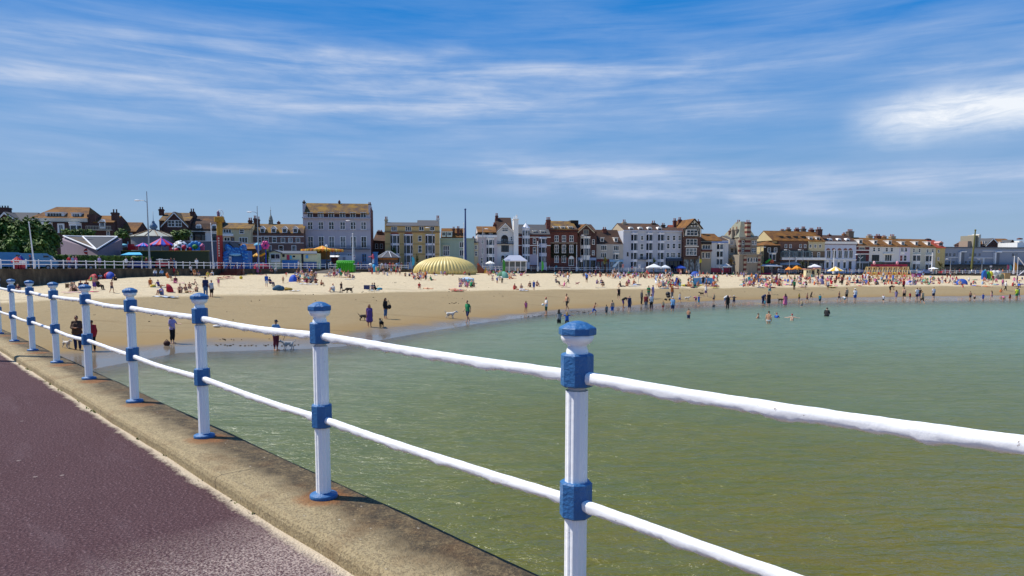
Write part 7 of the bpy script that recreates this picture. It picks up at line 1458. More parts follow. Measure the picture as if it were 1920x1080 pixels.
# --- the people one can pick out: (px, feet row, pose, turn, size, top, bottom, hair, label, sink)
WADE = 'people paddling at the water edge'
T = lambda a, b: (a, b)
IND = [
 (146, 656, 'fold', 15, 1.03, T('jacket', 'brown'), T('trousers', 'navy'), T('short', 'dark'), 'stout man in brown jacket standing beside a small white dog', 1.25),
 (174, 658, 'stand', -120, .93, T('jacket', 'red'), T('trousers', 'black'), T('short', 'brown'), 'person in a red jacket half hidden by a railing post', 1),
 (324, 644, 'point', 75, .95, T('tee', 'lilac'), T('cropped', 'black'), T('long', 'brown'), 'long haired woman in patterned top holding out an arm', 1),
 (518, 657, 'point', 60, .97, T('tee', 'pale blue'), T('cropped', 'maroon'), T('cap', 'charcoal'), 'person in cap and maroon trousers holding a dog lead', 1.1),
 (693, 613, 'stand', 20, .93, T('dress', 'purple'), None, T('long', 'brown'), 'woman in purple patterned dress between two dogs', 1.2),
 (723, 597, 'stand', 60, .94, T('jacket', 'black'), T('cropped', 'denim'), T('long', 'dark'), 'woman in black top and jeans with a dark bag', 1),
 (877, 604, 'walk', -40, 1.02, T('tee', 'green'), T('shorts', 'navy'), T('short', 'dark'), 'man in bright green shirt following a white dog', 1),
 (1048, 617, 'fold', 160, .92, T('tee', 'grey'), T('trousers', 'black'), T('long', 'dark'), 'dark haired girl in black trousers standing in shallow water', 1),
 (1063, 616, 'arms', 175, .78, T('tee', 'blue'), T('trousers', 'navy'), T('long', 'fair'), 'fair haired child in blue top behind the nearest post', 1),
 (986, 587, 'walk', 10, .68, T('swimsuit', 'pink'), None, T('long', 'brown'), 'small girl in pink swimsuit walking on the wet sand', 1),
 (1024, 591, 'fold', -70, .98, T('tee', 'white'), T('shorts', 'dark green'), T('short', 'red'), 'young man in white shirt holding a football', 1),
 (1063, 582, 'walk', -60, 1.0, None, T('shorts', 'black'), T('short', 'dark'), 'bare chested man in long black shorts striding left', 1),
 (1113, 593, 'run', 70, .78, None, T('trunks', 'blue'), T('short', 'brown'), 'boy in blue trunks running through the shallows', 1),
 (1137, 592, 'stand', 200, .62, T('tee', 'grey'), T('shorts', 'charcoal'), T('short', 'dark'), 'little boy in grey shirt at the edge of the water', 1),
 (1148, 590, 'stand', 190, .82, None, T('shorts', 'blue'), T('short', 'dark'), 'bare backed boy in long blue shorts beside little boy', 1),
 (1160, 562, 'walk', 0, .9, T('vest', 'black'), T('shorts', 'black'), T('short', 'dark'), 'man dressed all in black walking on the damp sand', 1),
 (1170, 577, 'bend', 70, 1.0, T('tee', 'black'), T('shorts', 'purple'), T('short', 'dark'), 'man in black shirt and purple shorts leaning to a child', 1),
 (1180, 585, 'stand', 20, 1.0, T('swimsuit', 'navy'), T('shorts', 'navy'), T('short', 'fair'), 'fair haired woman in navy swimsuit at the water line', 1),
 (1203, 571, 'stand', 100, 1.0, T('shirt', 'charcoal'), T('trousers', 'black'), T('hat', 'beige'), 'man in dark clothes and pale hat on the wet sand', 1.05),
 (1216, 560, 'fold', 10, .97, T('tee', 'green'), T('trousers', 'grey'), T('short', 'dark'), 'man in green shirt behind the pair with red and white tops', 1.1),
 (1224, 559, 'stand', 40, .98, T('tee', 'lilac'), T('trousers', 'lilac'), T('short', 'dark'), 'woman in lilac next to the green shirted man', 1),
 (1211, 580, 'stand', 160, .95, T('tee', 'dark red'), T('trousers', 'grey'), T('short', 'dark'), 'man in dark red shirt and grey trousers paddling', 1.15),
 (1221, 580, 'stand', 185, .95, T('tee', 'white'), T('trousers', 'black'), T('short', 'dark'), 'woman in white shirt and black trousers paddling', 1.1),
 (1243, 582, 'stand', 0, .62, T('vest', 'beige'), T('trunks', 'red'), T('short', 'brown'), 'toddler in red shorts standing in the shallows', 1),
 (1261, 587, 'stand', 170, .97, T('tee', 'pale blue'), T('shorts', 'navy'), T('cap', 'white'), 'man in pale blue shirt and white cap seen from behind', 1.1),
 (1260, 560, 'stand', 20, 1.0, T('vest', 'orange'), T('trousers', 'grey'), T('hat', 'yellow'), 'woman in orange top and yellow hat with a pushchair', 1),
 (1274, 567, 'walk', 60, .72, T('tee', 'white'), T('shorts', 'blue'), T('short', 'dark'), 'boy in white shirt walking beside the black pushchair', 1),
 (1323, 556, 'walk', 70, .98, T('shirt', 'white'), T('shorts', 'purple'), T('short', 'grey'), 'man in white shirt and purple shorts walking a black dog', 1),
 (1310, 573, 'arms', 40, .72, T('tee', 'blue'), T('trunks', 'turquoise'), T('short', 'dark'), 'child in blue with arms spread beside a splash', 1),
 (1304, 568, 'bend', -50, .7, T('tee', 'pink'), T('shorts', 'purple'), T('long', 'dark'), 'child in pink stooping next to the child in blue', 1),
 (1338, 567, 'stand', -20, .68, T('vest', 'beige'), T('trunks', 'navy'), T('short', 'brown'), 'small boy in navy trunks looking at a ball', 1),
 (1361, 572, 'bend', 60, .98, T('tee', 'white'), T('shorts', 'denim'), T('short', 'grey'), 'person in white top bending over at the waterside', 1.1),
 (1364, 581, 'stand', 170, .93, T('tee', 'black'), T('trousers', 'black'), T('long', 'dark'), 'woman all in black wading in front of bending person', 1),
 (1376, 573, 'arms', -30, .72, T('tee', 'charcoal'), T('trunks', 'navy'), T('cap', 'white'), 'child in white cap pointing out over the water', 1),
 (1432, 571, 'bend', 30, 1.05, T('shirt', 'navy'), T('trousers', 'navy'), T('short', 'brown'), 'tall man in navy bending towards a toddler', 1.1),
 (1434, 574, 'stand', 0, .45, T('tee', 'turquoise'), T('trunks', 'turquoise'), T('short', 'fair'), 'toddler in turquoise at the feet of the navy clad man', 1),
 (1441, 574, 'stand', 180, .95, T('dress', 'black'), None, T('short', 'dark'), 'woman in black dress paddling beside the toddler', 1),
 (1443, 552, 'walk', 10, .95, None, T('shorts', 'turquoise'), T('short', 'red'), 'bare chested man in turquoise shorts on the damp sand', 1.1),
 (1472, 577, 'stand', 175, .95, T('dress', 'pink'), None, T('long', 'brown'), 'woman in deep pink dress paddling up to her calves', 1),
 (1498, 565, 'stand', 20, .66, T('vest', 'yellow'), T('trunks', 'navy'), T('short', 'dark'), 'boy with yellow vest and a hoop near the water', 1),
 (1513, 567, 'walk', 60, .72, T('vest', 'dark red'), T('trunks', 'charcoal'), T('short', 'dark'), 'child in dark red vest following a running boy', 1),
 (1520, 563, 'run', 70, .7, T('tee', 'black'), T('trunks', 'black'), T('long', 'dark'), 'girl in black running along the water edge', 1),
 (1503, 579, 'stand', 150, .62, T('vest', 'beige'), T('trunks', 'grey'), T('short', 'brown'), 'small child in grey trunks ankle deep in water', 1),
 (1537, 570, 'stand', 170, .72, T('tee', 'turquoise'), T('shorts', 'charcoal'), T('short', 'dark'), 'boy in turquoise shirt standing alone in the shallows', 1),
 (1489, 544, 'stand', 180, .9, T('tee', 'green'), T('trousers', 'brown'), T('short', 'dark'), 'man in green top standing alone on damp sand', 1),
 (1509, 542, 'walk', 90, .62, T('tee', 'white'), T('skirt', 'beige'), T('short', 'fair'), 'child in white dress walking near the green topped man', 1),
 (1573, 565, 'walk', 20, .78, None, T('trunks', 'charcoal'), T('short', 'dark'), 'thin boy in dark trunks walking into the sea', 1),
 (1587, 563, 'stand', 190, 1.0, T('vest', 'beige'), T('shorts', 'black'), T('short', 'brown'), 'man in beige vest and black shorts beside a stooping child', 1),
 (1583, 567, 'bend', 200, .66, T('tee', 'white'), T('trunks', 'turquoise'), T('short', 'brown'), 'child in white and turquoise stooping at the water', 1),
 (1603, 565, 'stand', 175, 1.0, T('tee', 'white'), T('shorts', 'blue'), T('hat', 'white'), 'woman in white top, white hat and blue skirted shorts', 1.2),
 (1656, 568, 'walk', 150, .62, T('tee', 'white'), T('trunks', 'charcoal'), T('short', 'red'), 'toddler in white top walking in the shallows', 1),
 (1680, 562, 'stand', 160, .8, T('tee', 'lilac'), T('shorts', 'lilac'), T('long', 'brown'), 'girl in lilac standing near the water', 1),
 (1695, 563, 'walk', 160, 1.0, None, T('shorts', 'black'), T('short', 'brown'), 'bare backed man in black shorts walking to the sea', 1.05),
 (1706, 562, 'stand', 0, .6, T('tee', 'red'), T('trunks', 'dark red'), T('short', 'dark'), 'little child in red beside the man in black shorts', 1),
 (1719, 563, 'stand', 180, 1.0, T('tee', 'white'), T('shorts', 'navy'), T('short', 'brown'), 'man in white shirt and navy shorts beside a companion', 1),
 (1724, 562, 'stand', 170, .97, T('tee', 'brown'), T('shorts', 'purple'), T('short', 'brown'), 'person in brown shirt and purple shorts beside white shirted man', 1),
 (1729, 571, 'walk', 190, 1.0, T('vest', 'beige'), T('shorts', 'brown'), T('short', 'fair'), 'woman in beige and brown wading nearest the camera there', 1.15),
 (1750, 561, 'stand', 180, 1.0, T('tee', 'white'), T('shorts', 'navy'), T('short', 'fair'), 'man in white top with hands down standing apart', 1.1),
 (1819, 563, 'stand', 170, .72, None, T('trunks', 'charcoal'), T('short', 'dark'), 'thin boy in dark trunks first of the row of bathers', 1),
 (1827, 565, 'stand', 150, .6, None, T('trunks', 'black'), T('short', 'dark'), 'small boy in black trunks second of the row of bathers', 1),
 (1843, 565, 'stand', 180, .62, T('tee', 'blue'), T('trunks', 'blue'), T('short', 'brown'), 'child in blue sunsuit standing in the sea', 1),
 (1859, 563, 'walk', 190, .78, T('bikini', 'pink'), None, T('long', 'brown'), 'girl in pink bikini walking out through the shallows', 1),
 (1881, 566, 'bend', 170, .66, T('swimsuit', 'pink'), None, T('long', 'brown'), 'girl in pink swimsuit stooping in the water', 1),
 (1893, 566, 'stand', 180, .62, T('swimsuit', 'red'), None, T('long', 'dark'), 'girl in red swimsuit standing in the water', 1),
 (1906, 561, 'stand', 170, .95, T('tee', 'ddee40'), T('shorts', 'green'), T('short', 'dark'), 'person in luminous yellow top near the far water edge', 1),
 (1909, 560, 'walk', 190, .95, T('tee', 'turquoise'), T('shorts', 'denim'), T('short', 'brown'), 'person in turquoise top beside the luminous yellow one', 1),
 (1885, 545, 'walk', 80, .95, T('tee', 'white'), T('trousers', 'black'), T('short', 'dark'), 'walker in white and black on the far damp sand', 1),
 (1876, 549, 'crouch', 30, .7, T('tee', 'orange'), T('trunks', 'orange'), T('short', 'brown'), 'child in orange crouching on the far damp sand', 1),
 (1670, 549, 'bend', 40, 1.0, T('tee', 'black'), T('shorts', 'black'), T('short', 'brown'), 'person in black stooping over a purple toy', 1),
 (1694, 543, 'stand', 180, .95, T('tee', 'red'), T('shorts', 'black'), T('short', 'dark'), 'woman in red top and black shorts standing on dry sand', 1),
 (1552, 543, 'stand', 160, .8, T('tee', 'white'), T('shorts', 'charcoal'), T('short', 'dark'), 'boy in white shirt standing before the purple shelter', 1),
]
def put(rec, group=None):
 px, py, pose, rz, sc, top, bot, hair, label, fat = rec
 g = at(px, py); z = max(g.z, -.9)
 person((g.x, g.y, g.z - .01), pose, rz, sc, top, bot, hair, label, group, fat)
for rec in IND: put(rec, WADE if rec[1] > 556 else None)
for px, py, pose, dz, sc, top, hair, lab in ((1291, 598, 'fold', .35, .72, None, T('short', 'brown'), 'boy with folded arms waist deep in the sea'), (1441, 607, 'stand', .55, .9, T('bikini', 'white'), T('short', 'brown'), 'woman in pale swimsuit thigh deep in the sea'), (1424, 597, 'sit', .28, .8, None, T('short', 'dark'), 'swimmer half lying in the shallow water'), (1456, 596, 'hug', .3, .8, T('tee', 'blue'), T('short', 'red'), 'child in blue sitting in the water'), (1485, 601, 'arms', .92, .85, None, T('short', 'red'), 'bather with raised arms chest deep in the sea'), (1550, 593, 'crouch', .25, .95, T('jacket', 'black'), T('short', 'dark'), 'bather in a black wetsuit crouching in the sea')):
 g = at_Z(px, py, 0)
 person((g.x, g.y, -dz), pose, 150 if pose != 'sit' else 60, sc, top, T('trunks', 'navy') if top is None else None, hair, lab, 'bathers in the sea')
# --- people on the dry sand picked out one by one
SAND_ = 'people sitting and standing on the sand'
DRY = [
 (386, 556, 'stand', 200, 1.08, T('tee', 'navy'), T('trousers', 'denim'), T('short', 'brown'), 'tall man in navy shirt standing with a woman in white', 1.15),
 (397, 558, 'stand', 60, .95, T('tee', 'white'), T('shorts', 'black'), T('short', 'grey'), 'woman in white shirt and black shorts facing navy shirted man', 1.15),
 (410, 538, 'walk', 20, .62, T('swimsuit', 'pink'), None, T('long', 'brown'), 'small girl in pink walking behind the standing couple', 1),
 (210, 549, 'walk', 70, .72, None, T('trunks', 'navy'), T('short', 'dark'), 'boy in navy trunks walking on the sand by the railing', 1),
 (135, 545, 'hug', 40, 1.0, T('vest', 'beige'), T('shorts', 'brown'), T('long', 'brown'), 'woman in beige sitting beside the wooden windbreak', 1.1), (142, 546, 'hug', -40, 1.0, None, T('shorts', 'brown'), T('short', 'brown'), 'tanned man sitting knees up on a pink towel', 1.15),
 (151, 541, 'sit', 20, .95, T('tee', 'navy'), T('shorts', 'navy'), T('short', 'dark'), 'person in navy sitting with legs out on pink towel', 1), (163, 540, 'hug', 10, .95, T('tee', 'dark red'), T('shorts', 'black'), T('short', 'dark'), 'person in dark red sitting behind the railing post', 1), (178, 543, 'stand', 20, .85, T('bikini', 'pink'), T('skirt', 'purple'), T('short', 'brown'), 'woman in pink bikini and purple wrap standing', 1.1), (186, 544, 'chair', 160, .95, T('tee', 'black'), T('trousers', 'black'), T('short', 'dark'), 'person in black seated in a beach chair', 1),
 (170, 527, 'sit', -20, .8, T('tee', 'green'), T('shorts', 'yellow'), T('short', 'brown'), 'child in green sitting before the red pop up tent', 1), (188, 524, 'hug', 30, .9, T('tee', 'pale blue'), T('shorts', 'grey'), T('short', 'dark'), 'person in pale blue sitting between the two tents', 1), (217, 526, 'hug', -10, .95, T('tee', 'black'), T('trousers', 'black'), T('short', 'dark'), 'person in black sitting beside the red and blue tent', 1.1),
 (26, 537, 'stand', 20, .95, T('tee', 'lilac'), T('trousers', 'denim'), T('cap', 'pale blue'), 'man in pale cap standing in front of the dark wall', 1), (33, 549, 'hug', 50, 1.0, T('tee', 'maroon'), T('shorts', 'white'), T('short', 'dark'), 'person in maroon sitting beyond the railing', 1),
 (282, 537, 'crouch', 30, .9, T('swimsuit', 'orange'), None, T('short', 'brown'), 'woman in orange swimsuit kneeling by a yellow bag', 1), (298, 537, 'sit', 70, .85, T('tee', 'purple'), T('trunks', 'navy'), T('short', 'dark'), 'boy in purple sitting on a blue towel', 1), (304, 553, 'hug', -30, .95, T('tee', 'lilac'), T('shorts', 'denim'), T('short', 'brown'), 'man sitting in front of the red pop up shelter', 1.1),
 (338, 549, 'hug', 20, 1.0, T('bikini', 'brown'), T('trunks', 'brown'), T('short', 'brown'), 'tanned woman sitting beside the red pop up shelter', 1.1), (350, 549, 'sit', 60, 1.0, None, T('shorts', 'beige'), T('short', 'dark'), 'tanned man leaning back behind a blue capped post', 1.1), (355, 541, 'hug', 40, .8, None, T('trunks', 'navy'), T('short', 'dark'), 'boy in navy trunks sitting knees up on sand', 1), (364, 534, 'sit', -60, .8, None, T('trunks', 'black'), T('short', 'dark'), 'boy in black trunks sitting sideways on sand', 1), (369, 547, 'hug', 10, .78, None, T('trunks', 'charcoal'), T('short', 'brown'), 'boy in charcoal trunks nearest the blue capped post', 1),
 (291, 519, 'chair', 20, .95, T('shirt', 'white'), T('trousers', 'navy'), T('short', 'grey'), 'man in white shirt in a deckchair against the wall', 1), (303, 519, 'chair', 10, .95, T('shirt', 'pale blue'), T('trousers', 'charcoal'), T('short', 'grey'), 'man in pale blue shirt in a deckchair against the wall', 1), (316, 526, 'chair', 150, 1.0, T('vest', 'orange'), T('shorts', 'brown'), T('short', 'brown'), 'person in orange chair with back to the sea', 1), (329, 530, 'sit', 20, .95, T('tee', 'maroon'), T('trousers', 'pink'), T('short', 'fair'), 'woman in maroon and pink lounging on the sand', 1.1), (333, 516, 'hug', 0, .95, T('tee', 'yellow'), T('shorts', 'yellow'), T('short', 'brown'), 'person in yellow sitting below the promenade', 1), (326, 514, 'stand', 20, .8, T('tee', 'red'), T('shorts', 'dark red'), T('short', 'dark'), 'child in red standing below the promenade', 1), (358, 511, 'stand', 180, 1.0, T('tee', 'white'), T('shorts', 'black'), T('short', 'dark'), 'man in white shirt and black shorts facing the wall', 1.1),
 (365, 518, 'chair', 30, .95, T('vest', 'orange'), T('shorts', 'beige'), T('short', 'brown'), 'sunbather in orange in a chair by the wall', 1), (373, 517, 'hug', 10, .95, T('tee', 'navy'), T('shorts', 'white'), T('short', 'dark'), 'person in navy sitting by the wall', 1), (390, 518, 'sit', 30, .95, T('tee', 'yellow'), T('shorts', 'green'), T('short', 'dark'), 'person in yellow and green by the red steps', 1), (399, 517, 'hug', -20, .95, T('tee', 'white'), T('shorts', 'navy'), T('short', 'grey'), 'person in white sitting just before the red steps', 1), (414, 522, 'lie', 70, .9, T('swimsuit', 'dark red'), None, T('short', 'dark'), 'sunbather lying in front of the red steps', 1), (427, 520, 'lie', 100, .9, None, T('trunks', 'dark red'), T('short', 'brown'), 'second sunbather lying below the red steps', 1), (457, 515, 'stand', 90, .6, None, T('trunks', 'grey'), T('short', 'fair'), 'toddler standing by the steps', 1), (483, 511, 'stand', 20, .9, T('dress', 'pink'), None, T('short', 'fair'), 'fair haired woman in pink dress by the wall', 1), (489, 513, 'stand', -20, .5, T('tee', 'red'), T('trunks', 'red'), T('short', 'dark'), 'toddler in red beside the woman in pink', 1), (516, 512, 'bend', 40, .95, T('shirt', 'white'), T('trousers', 'grey'), T('short', 'grey'), 'man in white stooping beside the wall', 1), (509, 514, 'chair', 0, .95, T('tee', 'maroon'), T('trousers', 'black'), T('short', 'dark'), 'person in maroon seated before the cream chalet', 1),
 (500, 538, 'stand', 30, .9, T('tee', 'blue'), T('shorts', 'white'), T('short', 'brown'), 'man in bright blue shirt standing over a sunbathers camp', 1.1), (508, 537, 'chair', 70, .95, T('tee', 'navy'), T('trousers', 'navy'), T('short', 'dark'), 'person in navy in a folding chair beside the bright blue shirt', 1), (531, 532, 'stand', 0, .62, None, T('trunks', 'beige'), T('short', 'brown'), 'toddler standing alone beyond the navy folding chair', 1), (537, 519, 'bend', 60, .6, T('tee', 'red'), T('trunks', 'orange'), T('hat', 'white'), 'child in white hat stooping on empty sand', 1),
 (602, 535, 'hug', 70, .8, None, T('trunks', 'brown'), T('short', 'dark'), 'boy sitting alone at the edge of the tent crowd', 1), (592, 531, 'hug', 20, .95, T('tee', 'dark red'), T('shorts', 'brown'), T('short', 'brown'), 'man in dark red sitting at the edge of the tent crowd', 1.1), (626, 546, 'hug', -50, .95, T('tee', 'white'), T('shorts', 'pale blue'), T('short', 'red'), 'man in white sitting on a dark mat beside a walking boy', 1), (640, 548, 'walk', 40, .68, T('tee', 'brown'), T('trunks', 'charcoal'), T('short', 'dark'), 'boy in brown walking towards a lean dog', 1), (698, 543, 'hug', 20, .9, T('tee', 'grey'), T('shorts', 'denim'), T('short', 'fair'), 'fair haired person sitting beside a navy cool box', 1), (704, 543, 'sit', 80, .95, T('jacket', 'black'), T('trousers', 'black'), T('short', 'dark'), 'person in black with legs stretched to turquoise bag', 1), (661, 522, 'hug', 60, .85, T('tee', 'maroon'), T('trousers', 'grey'), T('short', 'dark'), 'person in maroon sitting beside a pale towel', 1), (786, 542, 'crouch', 20, .8, T('tee', 'red'), T('trunks', 'white'), T('short', 'brown'), 'child in red and white crouching on bare sand', 1), (802, 542, 'lie', 60, .9, T('bikini', 'dark red'), None, T('short', 'brown'), 'sunbather in dark red bikini lying beside the crouching child', 1), (809, 526, 'sit', 70, .95, T('tee', 'green'), T('shorts', 'charcoal'), T('short', 'dark'), 'man in green shirt sitting with legs stretched out', 1.1), (760, 518, 'hug', 0, .9, T('tee', 'black'), T('shorts', 'black'), T('short', 'dark'), 'dark clothed figure sitting first of two', 1), (767, 518, 'hug', 30, .85, T('tee', 'white'), T('trousers', 'black'), T('short', 'dark'), 'figure in white and black sitting second of two', 1),
 (852, 544, 'lie', 80, .95, None, T('trunks', 'red'), T('short', 'brown'), 'sunbather lying on a red and white towel', 1), (862, 545, 'lie', 100, .95, T('bikini', 'blue'), None, T('long', 'fair'), 'sunbather in blue bikini lying beside the first', 1),
 (964, 543, 'hug', 50, .9, T('tee', 'red'), T('shorts', 'red'), T('short', 'dark'), 'person in red sitting alone at the damp line', 1), (977, 543, 'hug', 10, .9, None, T('shorts', 'brown'), T('short', 'dark'), 'bare chested man sitting near the person in red', 1.1), (980, 544, 'lie', 80, .85, T('tee', 'white'), T('trunks', 'white'), T('short', 'brown'), 'person in white lying at the damp line', 1), (994, 538, 'hug', -30, .95, T('tee', 'brown'), T('shorts', 'charcoal'), T('short', 'dark'), 'person in brown sitting behind the blue shirted child', 1), (1001, 544, 'stand', 180, .75, T('tee', 'blue'), T('shorts', 'blue'), T('short', 'brown'), 'child in bright blue standing at the damp line', 1), (1007, 537, 'hug', 30, .95, T('tee', 'maroon'), T('shorts', 'black'), T('long', 'brown'), 'woman in maroon sitting behind the blue shirted child', 1),
 (933, 531, 'bend', 60, 1.0, T('tee', 'white'), T('shorts', 'blue'), T('hat', 'white'), 'man in white shirt and blue shorts digging by green tent', 1.1), (941, 531, 'bend', -30, .95, T('tee', 'white'), T('trousers', 'black'), T('short', 'dark'), 'person in white and black stooping by the green tent', 1), (923, 526, 'hug', 20, .8, T('tee', 'navy'), T('shorts', 'white'), T('short', 'dark'), 'child in navy sitting near the digging man', 1), (955, 523, 'hug', 60, .95, T('bikini', 'red'), T('shorts', 'orange'), T('short', 'brown'), 'woman in red bikini sitting by the green tent', 1), (960, 523, 'sit', 90, .95, None, T('shorts', 'orange'), T('short', 'dark'), 'man in orange shorts sitting by the green tent', 1),
 (1044, 534, 'chair', 60, 1.0, T('tee', 'grey'), T('trousers', 'black'), T('cap', 'navy'), 'man in a black folding chair facing away', 1.1), (1057, 537, 'sit', -60, .95, T('swimsuit', 'pink'), None, T('short', 'brown'), 'woman in pink swimsuit sitting near the black chair', 1.1), (1065, 532, 'walk', 100, .95, T('tee', 'white'), T('trousers', 'black'), T('short', 'dark'), 'person in white and black walking past black chair', 1), (1100, 530, 'stand', 170, 1.0, T('tee', 'blue'), T('shorts', 'brown'), T('short', 'grey'), 'man in blue shirt standing alone on bare sand', 1.05), (1119, 532, 'hug', 40, .9, T('tee', 'purple'), T('shorts', 'navy'), T('short', 'dark'), 'person in purple sitting on bare sand', 1), (1127, 531, 'hug', 20, .9, T('tee', 'navy'), T('shorts', 'blue'), T('short', 'dark'), 'person in navy sitting on bare sand', 1), (1131, 538, 'crouch', -40, .95, T('tee', 'black'), T('shorts', 'charcoal'), T('short', 'dark'), 'person in black bending forward over a bag', 1), (1164, 538, 'sit', 50, .95, T('tee', 'brown'), T('trousers', 'charcoal'), T('short', 'dark'), 'man in brown sitting with knees towards the sea', 1), (1175, 537, 'hug', 10, .95, T('tee', 'dark red'), T('shorts', 'dark red'), T('long', 'dark'), 'woman in dark red sitting beside pink topped one', 1), (1179, 534, 'chair', 0, .85, T('tee', 'pink'), T('trousers', 'maroon'), T('long', 'dark'), 'woman in deep pink top in a low chair', 1), (1188, 533, 'hug', 30, .95, T('tee', 'orange'), T('shorts', 'navy'), T('short', 'dark'), 'person in orange beside a planted parasol pole', 1), (1193, 535, 'lie', 75, .95, T('tee', 'pale blue'), T('trousers', 'navy'), T('short', 'grey'), 'person in pale blue stretched out on the sand', 1),
]
for rec in DRY: put(rec, SAND_)
# --- denser groups: (x range, row range, how many, where, poses)
USED = {}
def crowd(x0, x1, y0, y1, n, where, seed, group, poses=('hug', 'sit', 'hug', 'lie', 'stand', 'chair', 'crouch'), cols_=('red', 'white', 'navy', 'pink', 'blue', 'black', 'maroon', 'grey', 'turquoise', 'orange', 'lilac', 'brown', 'dark red', 'pale blue', 'green', 'beige'), stand_ok=True):
 r = random.Random(seed); pts = []
 for k in range(n):
  for _ in range(30):
   x, y = r.uniform(x0, x1), r.uniform(y0, y1)
   if all(abs(x - a) * .6 + abs(y - b_) * 2 > 5 for a, b_ in pts): break
  pts.append((x, y)); pose = r.choice(poses)
  for _ in range(60):
   c1, c2 = r.choice(cols_), r.choice(('black', 'navy', 'white', 'charcoal', 'denim', 'red', 'beige', 'grey', 'purple'))
   key = (where, pose, c1, c2)
   if key not in USED: break
  USED[key] = 1; kid = r.random() < .22; bare = r.random() < .16
  top = None if bare else T(r.choice(('tee', 'tee', 'vest', 'swimsuit')), c1); bot = T(r.choice(('shorts', 'trousers', 'trunks', 'shorts')), c2)
  if top and top[0] == 'swimsuit': bot = None
  hr = T(r.choice(('short', 'short', 'long', 'hat', 'cap')), r.choice(('dark', 'brown', 'fair', 'grey')));
  if hr[0] in ('hat', 'cap'): hr = T(hr[0], r.choice(('white', 'beige', 'navy')))
  what = 'bare chested' if bare else f'{c1} topped' if top[0] != 'swimsuit' else f'{c1} swimsuited'
  lab = f"{what} {'child' if kid else 'adult'}{' in ' + c2 + ' ' + bot[0] if bot else ''} {VERB[pose].split(' with')[0].split(' in a')[0]} {where}"
  g = ground(x, y) if y > 511.5 else None
  if g is None: continue
  person((g.x, g.y, g.z - .01), pose, r.choice((0, 20, -30, 60, -60, 150, 200)) + r.uniform(-15, 15), r.uniform(.58, .75) if kid else r.uniform(.9, 1.0), top, bot, hr, lab, group)
crowd(556, 592, 514, 531, 40, 'beside the blue pop up tent', 1, 'crowd around the blue tent'); crowd(615, 658, 511, 521, 24, 'on orange towels by the green slide', 2, 'crowd by the green slide'); crowd(690, 755, 511, 517, 16, 'before the octagonal kiosk', 3, 'people before the octagonal kiosk', ('stand', 'hug', 'stand', 'walk')); crowd(772, 800, 515, 526, 17, 'in the camp before the golden dome', 4, 'camp before the golden dome'); crowd(815, 905, 512, 517, 13, 'at the foot of the golden dome', 5, 'people at the foot of the golden dome'); crowd(862, 890, 534, 540, 13, 'under the turquoise edged beach canopy', 6, 'people under the beach canopy', ('hug', 'chair', 'crouch')); crowd(912, 990, 513, 518, 32, 'between green tent and gazebo', 7, 'crowd below the gazebo'); crowd(1038, 1072, 513.5, 520, 16, 'below the brick gabled house', 8, 'group below the brick houses'); crowd(1092, 1170, 514.5, 520, 24, 'by the pink post below the palms', 9, 'crowd below the spiky palm')
crowd(1148, 1262, 515, 523, 68, 'before the white gazebos', 10, 'crowd before the white gazebos'); crowd(1235, 1275, 529, 541, 32, 'by the blue striped beach umbrella', 11, 'families by the blue striped umbrella'); crowd(1290, 1345, 520, 540, 48, 'around the pale blue windbreak', 12, 'families around the blue windbreak'); crowd(1270, 1400, 515, 519, 28, 'below the dark red barriers', 13, 'people below the red barriers'); crowd(1392, 1460, 522, 538, 68, 'in the crowd below the yellow arch', 14, 'crowd below the yellow arch')
crowd(1460, 1545, 520, 537, 48, 'in the crowd below the ticket huts', 15, 'crowd below the ticket huts'); crowd(1548, 1625, 521, 537, 44, 'by the purple beach shelter', 16, 'families by the purple shelter'); crowd(1612, 1715, 522, 535, 60, 'before the swing boats', 17, 'crowd before the swing boats'); crowd(1715, 1800, 522, 535, 40, 'between purple box and blue tent', 18, 'crowd past the purple box'); crowd(1800, 1918, 525, 540, 28, 'at the thin far end of the beach', 19, 'people at the far end of the beach')
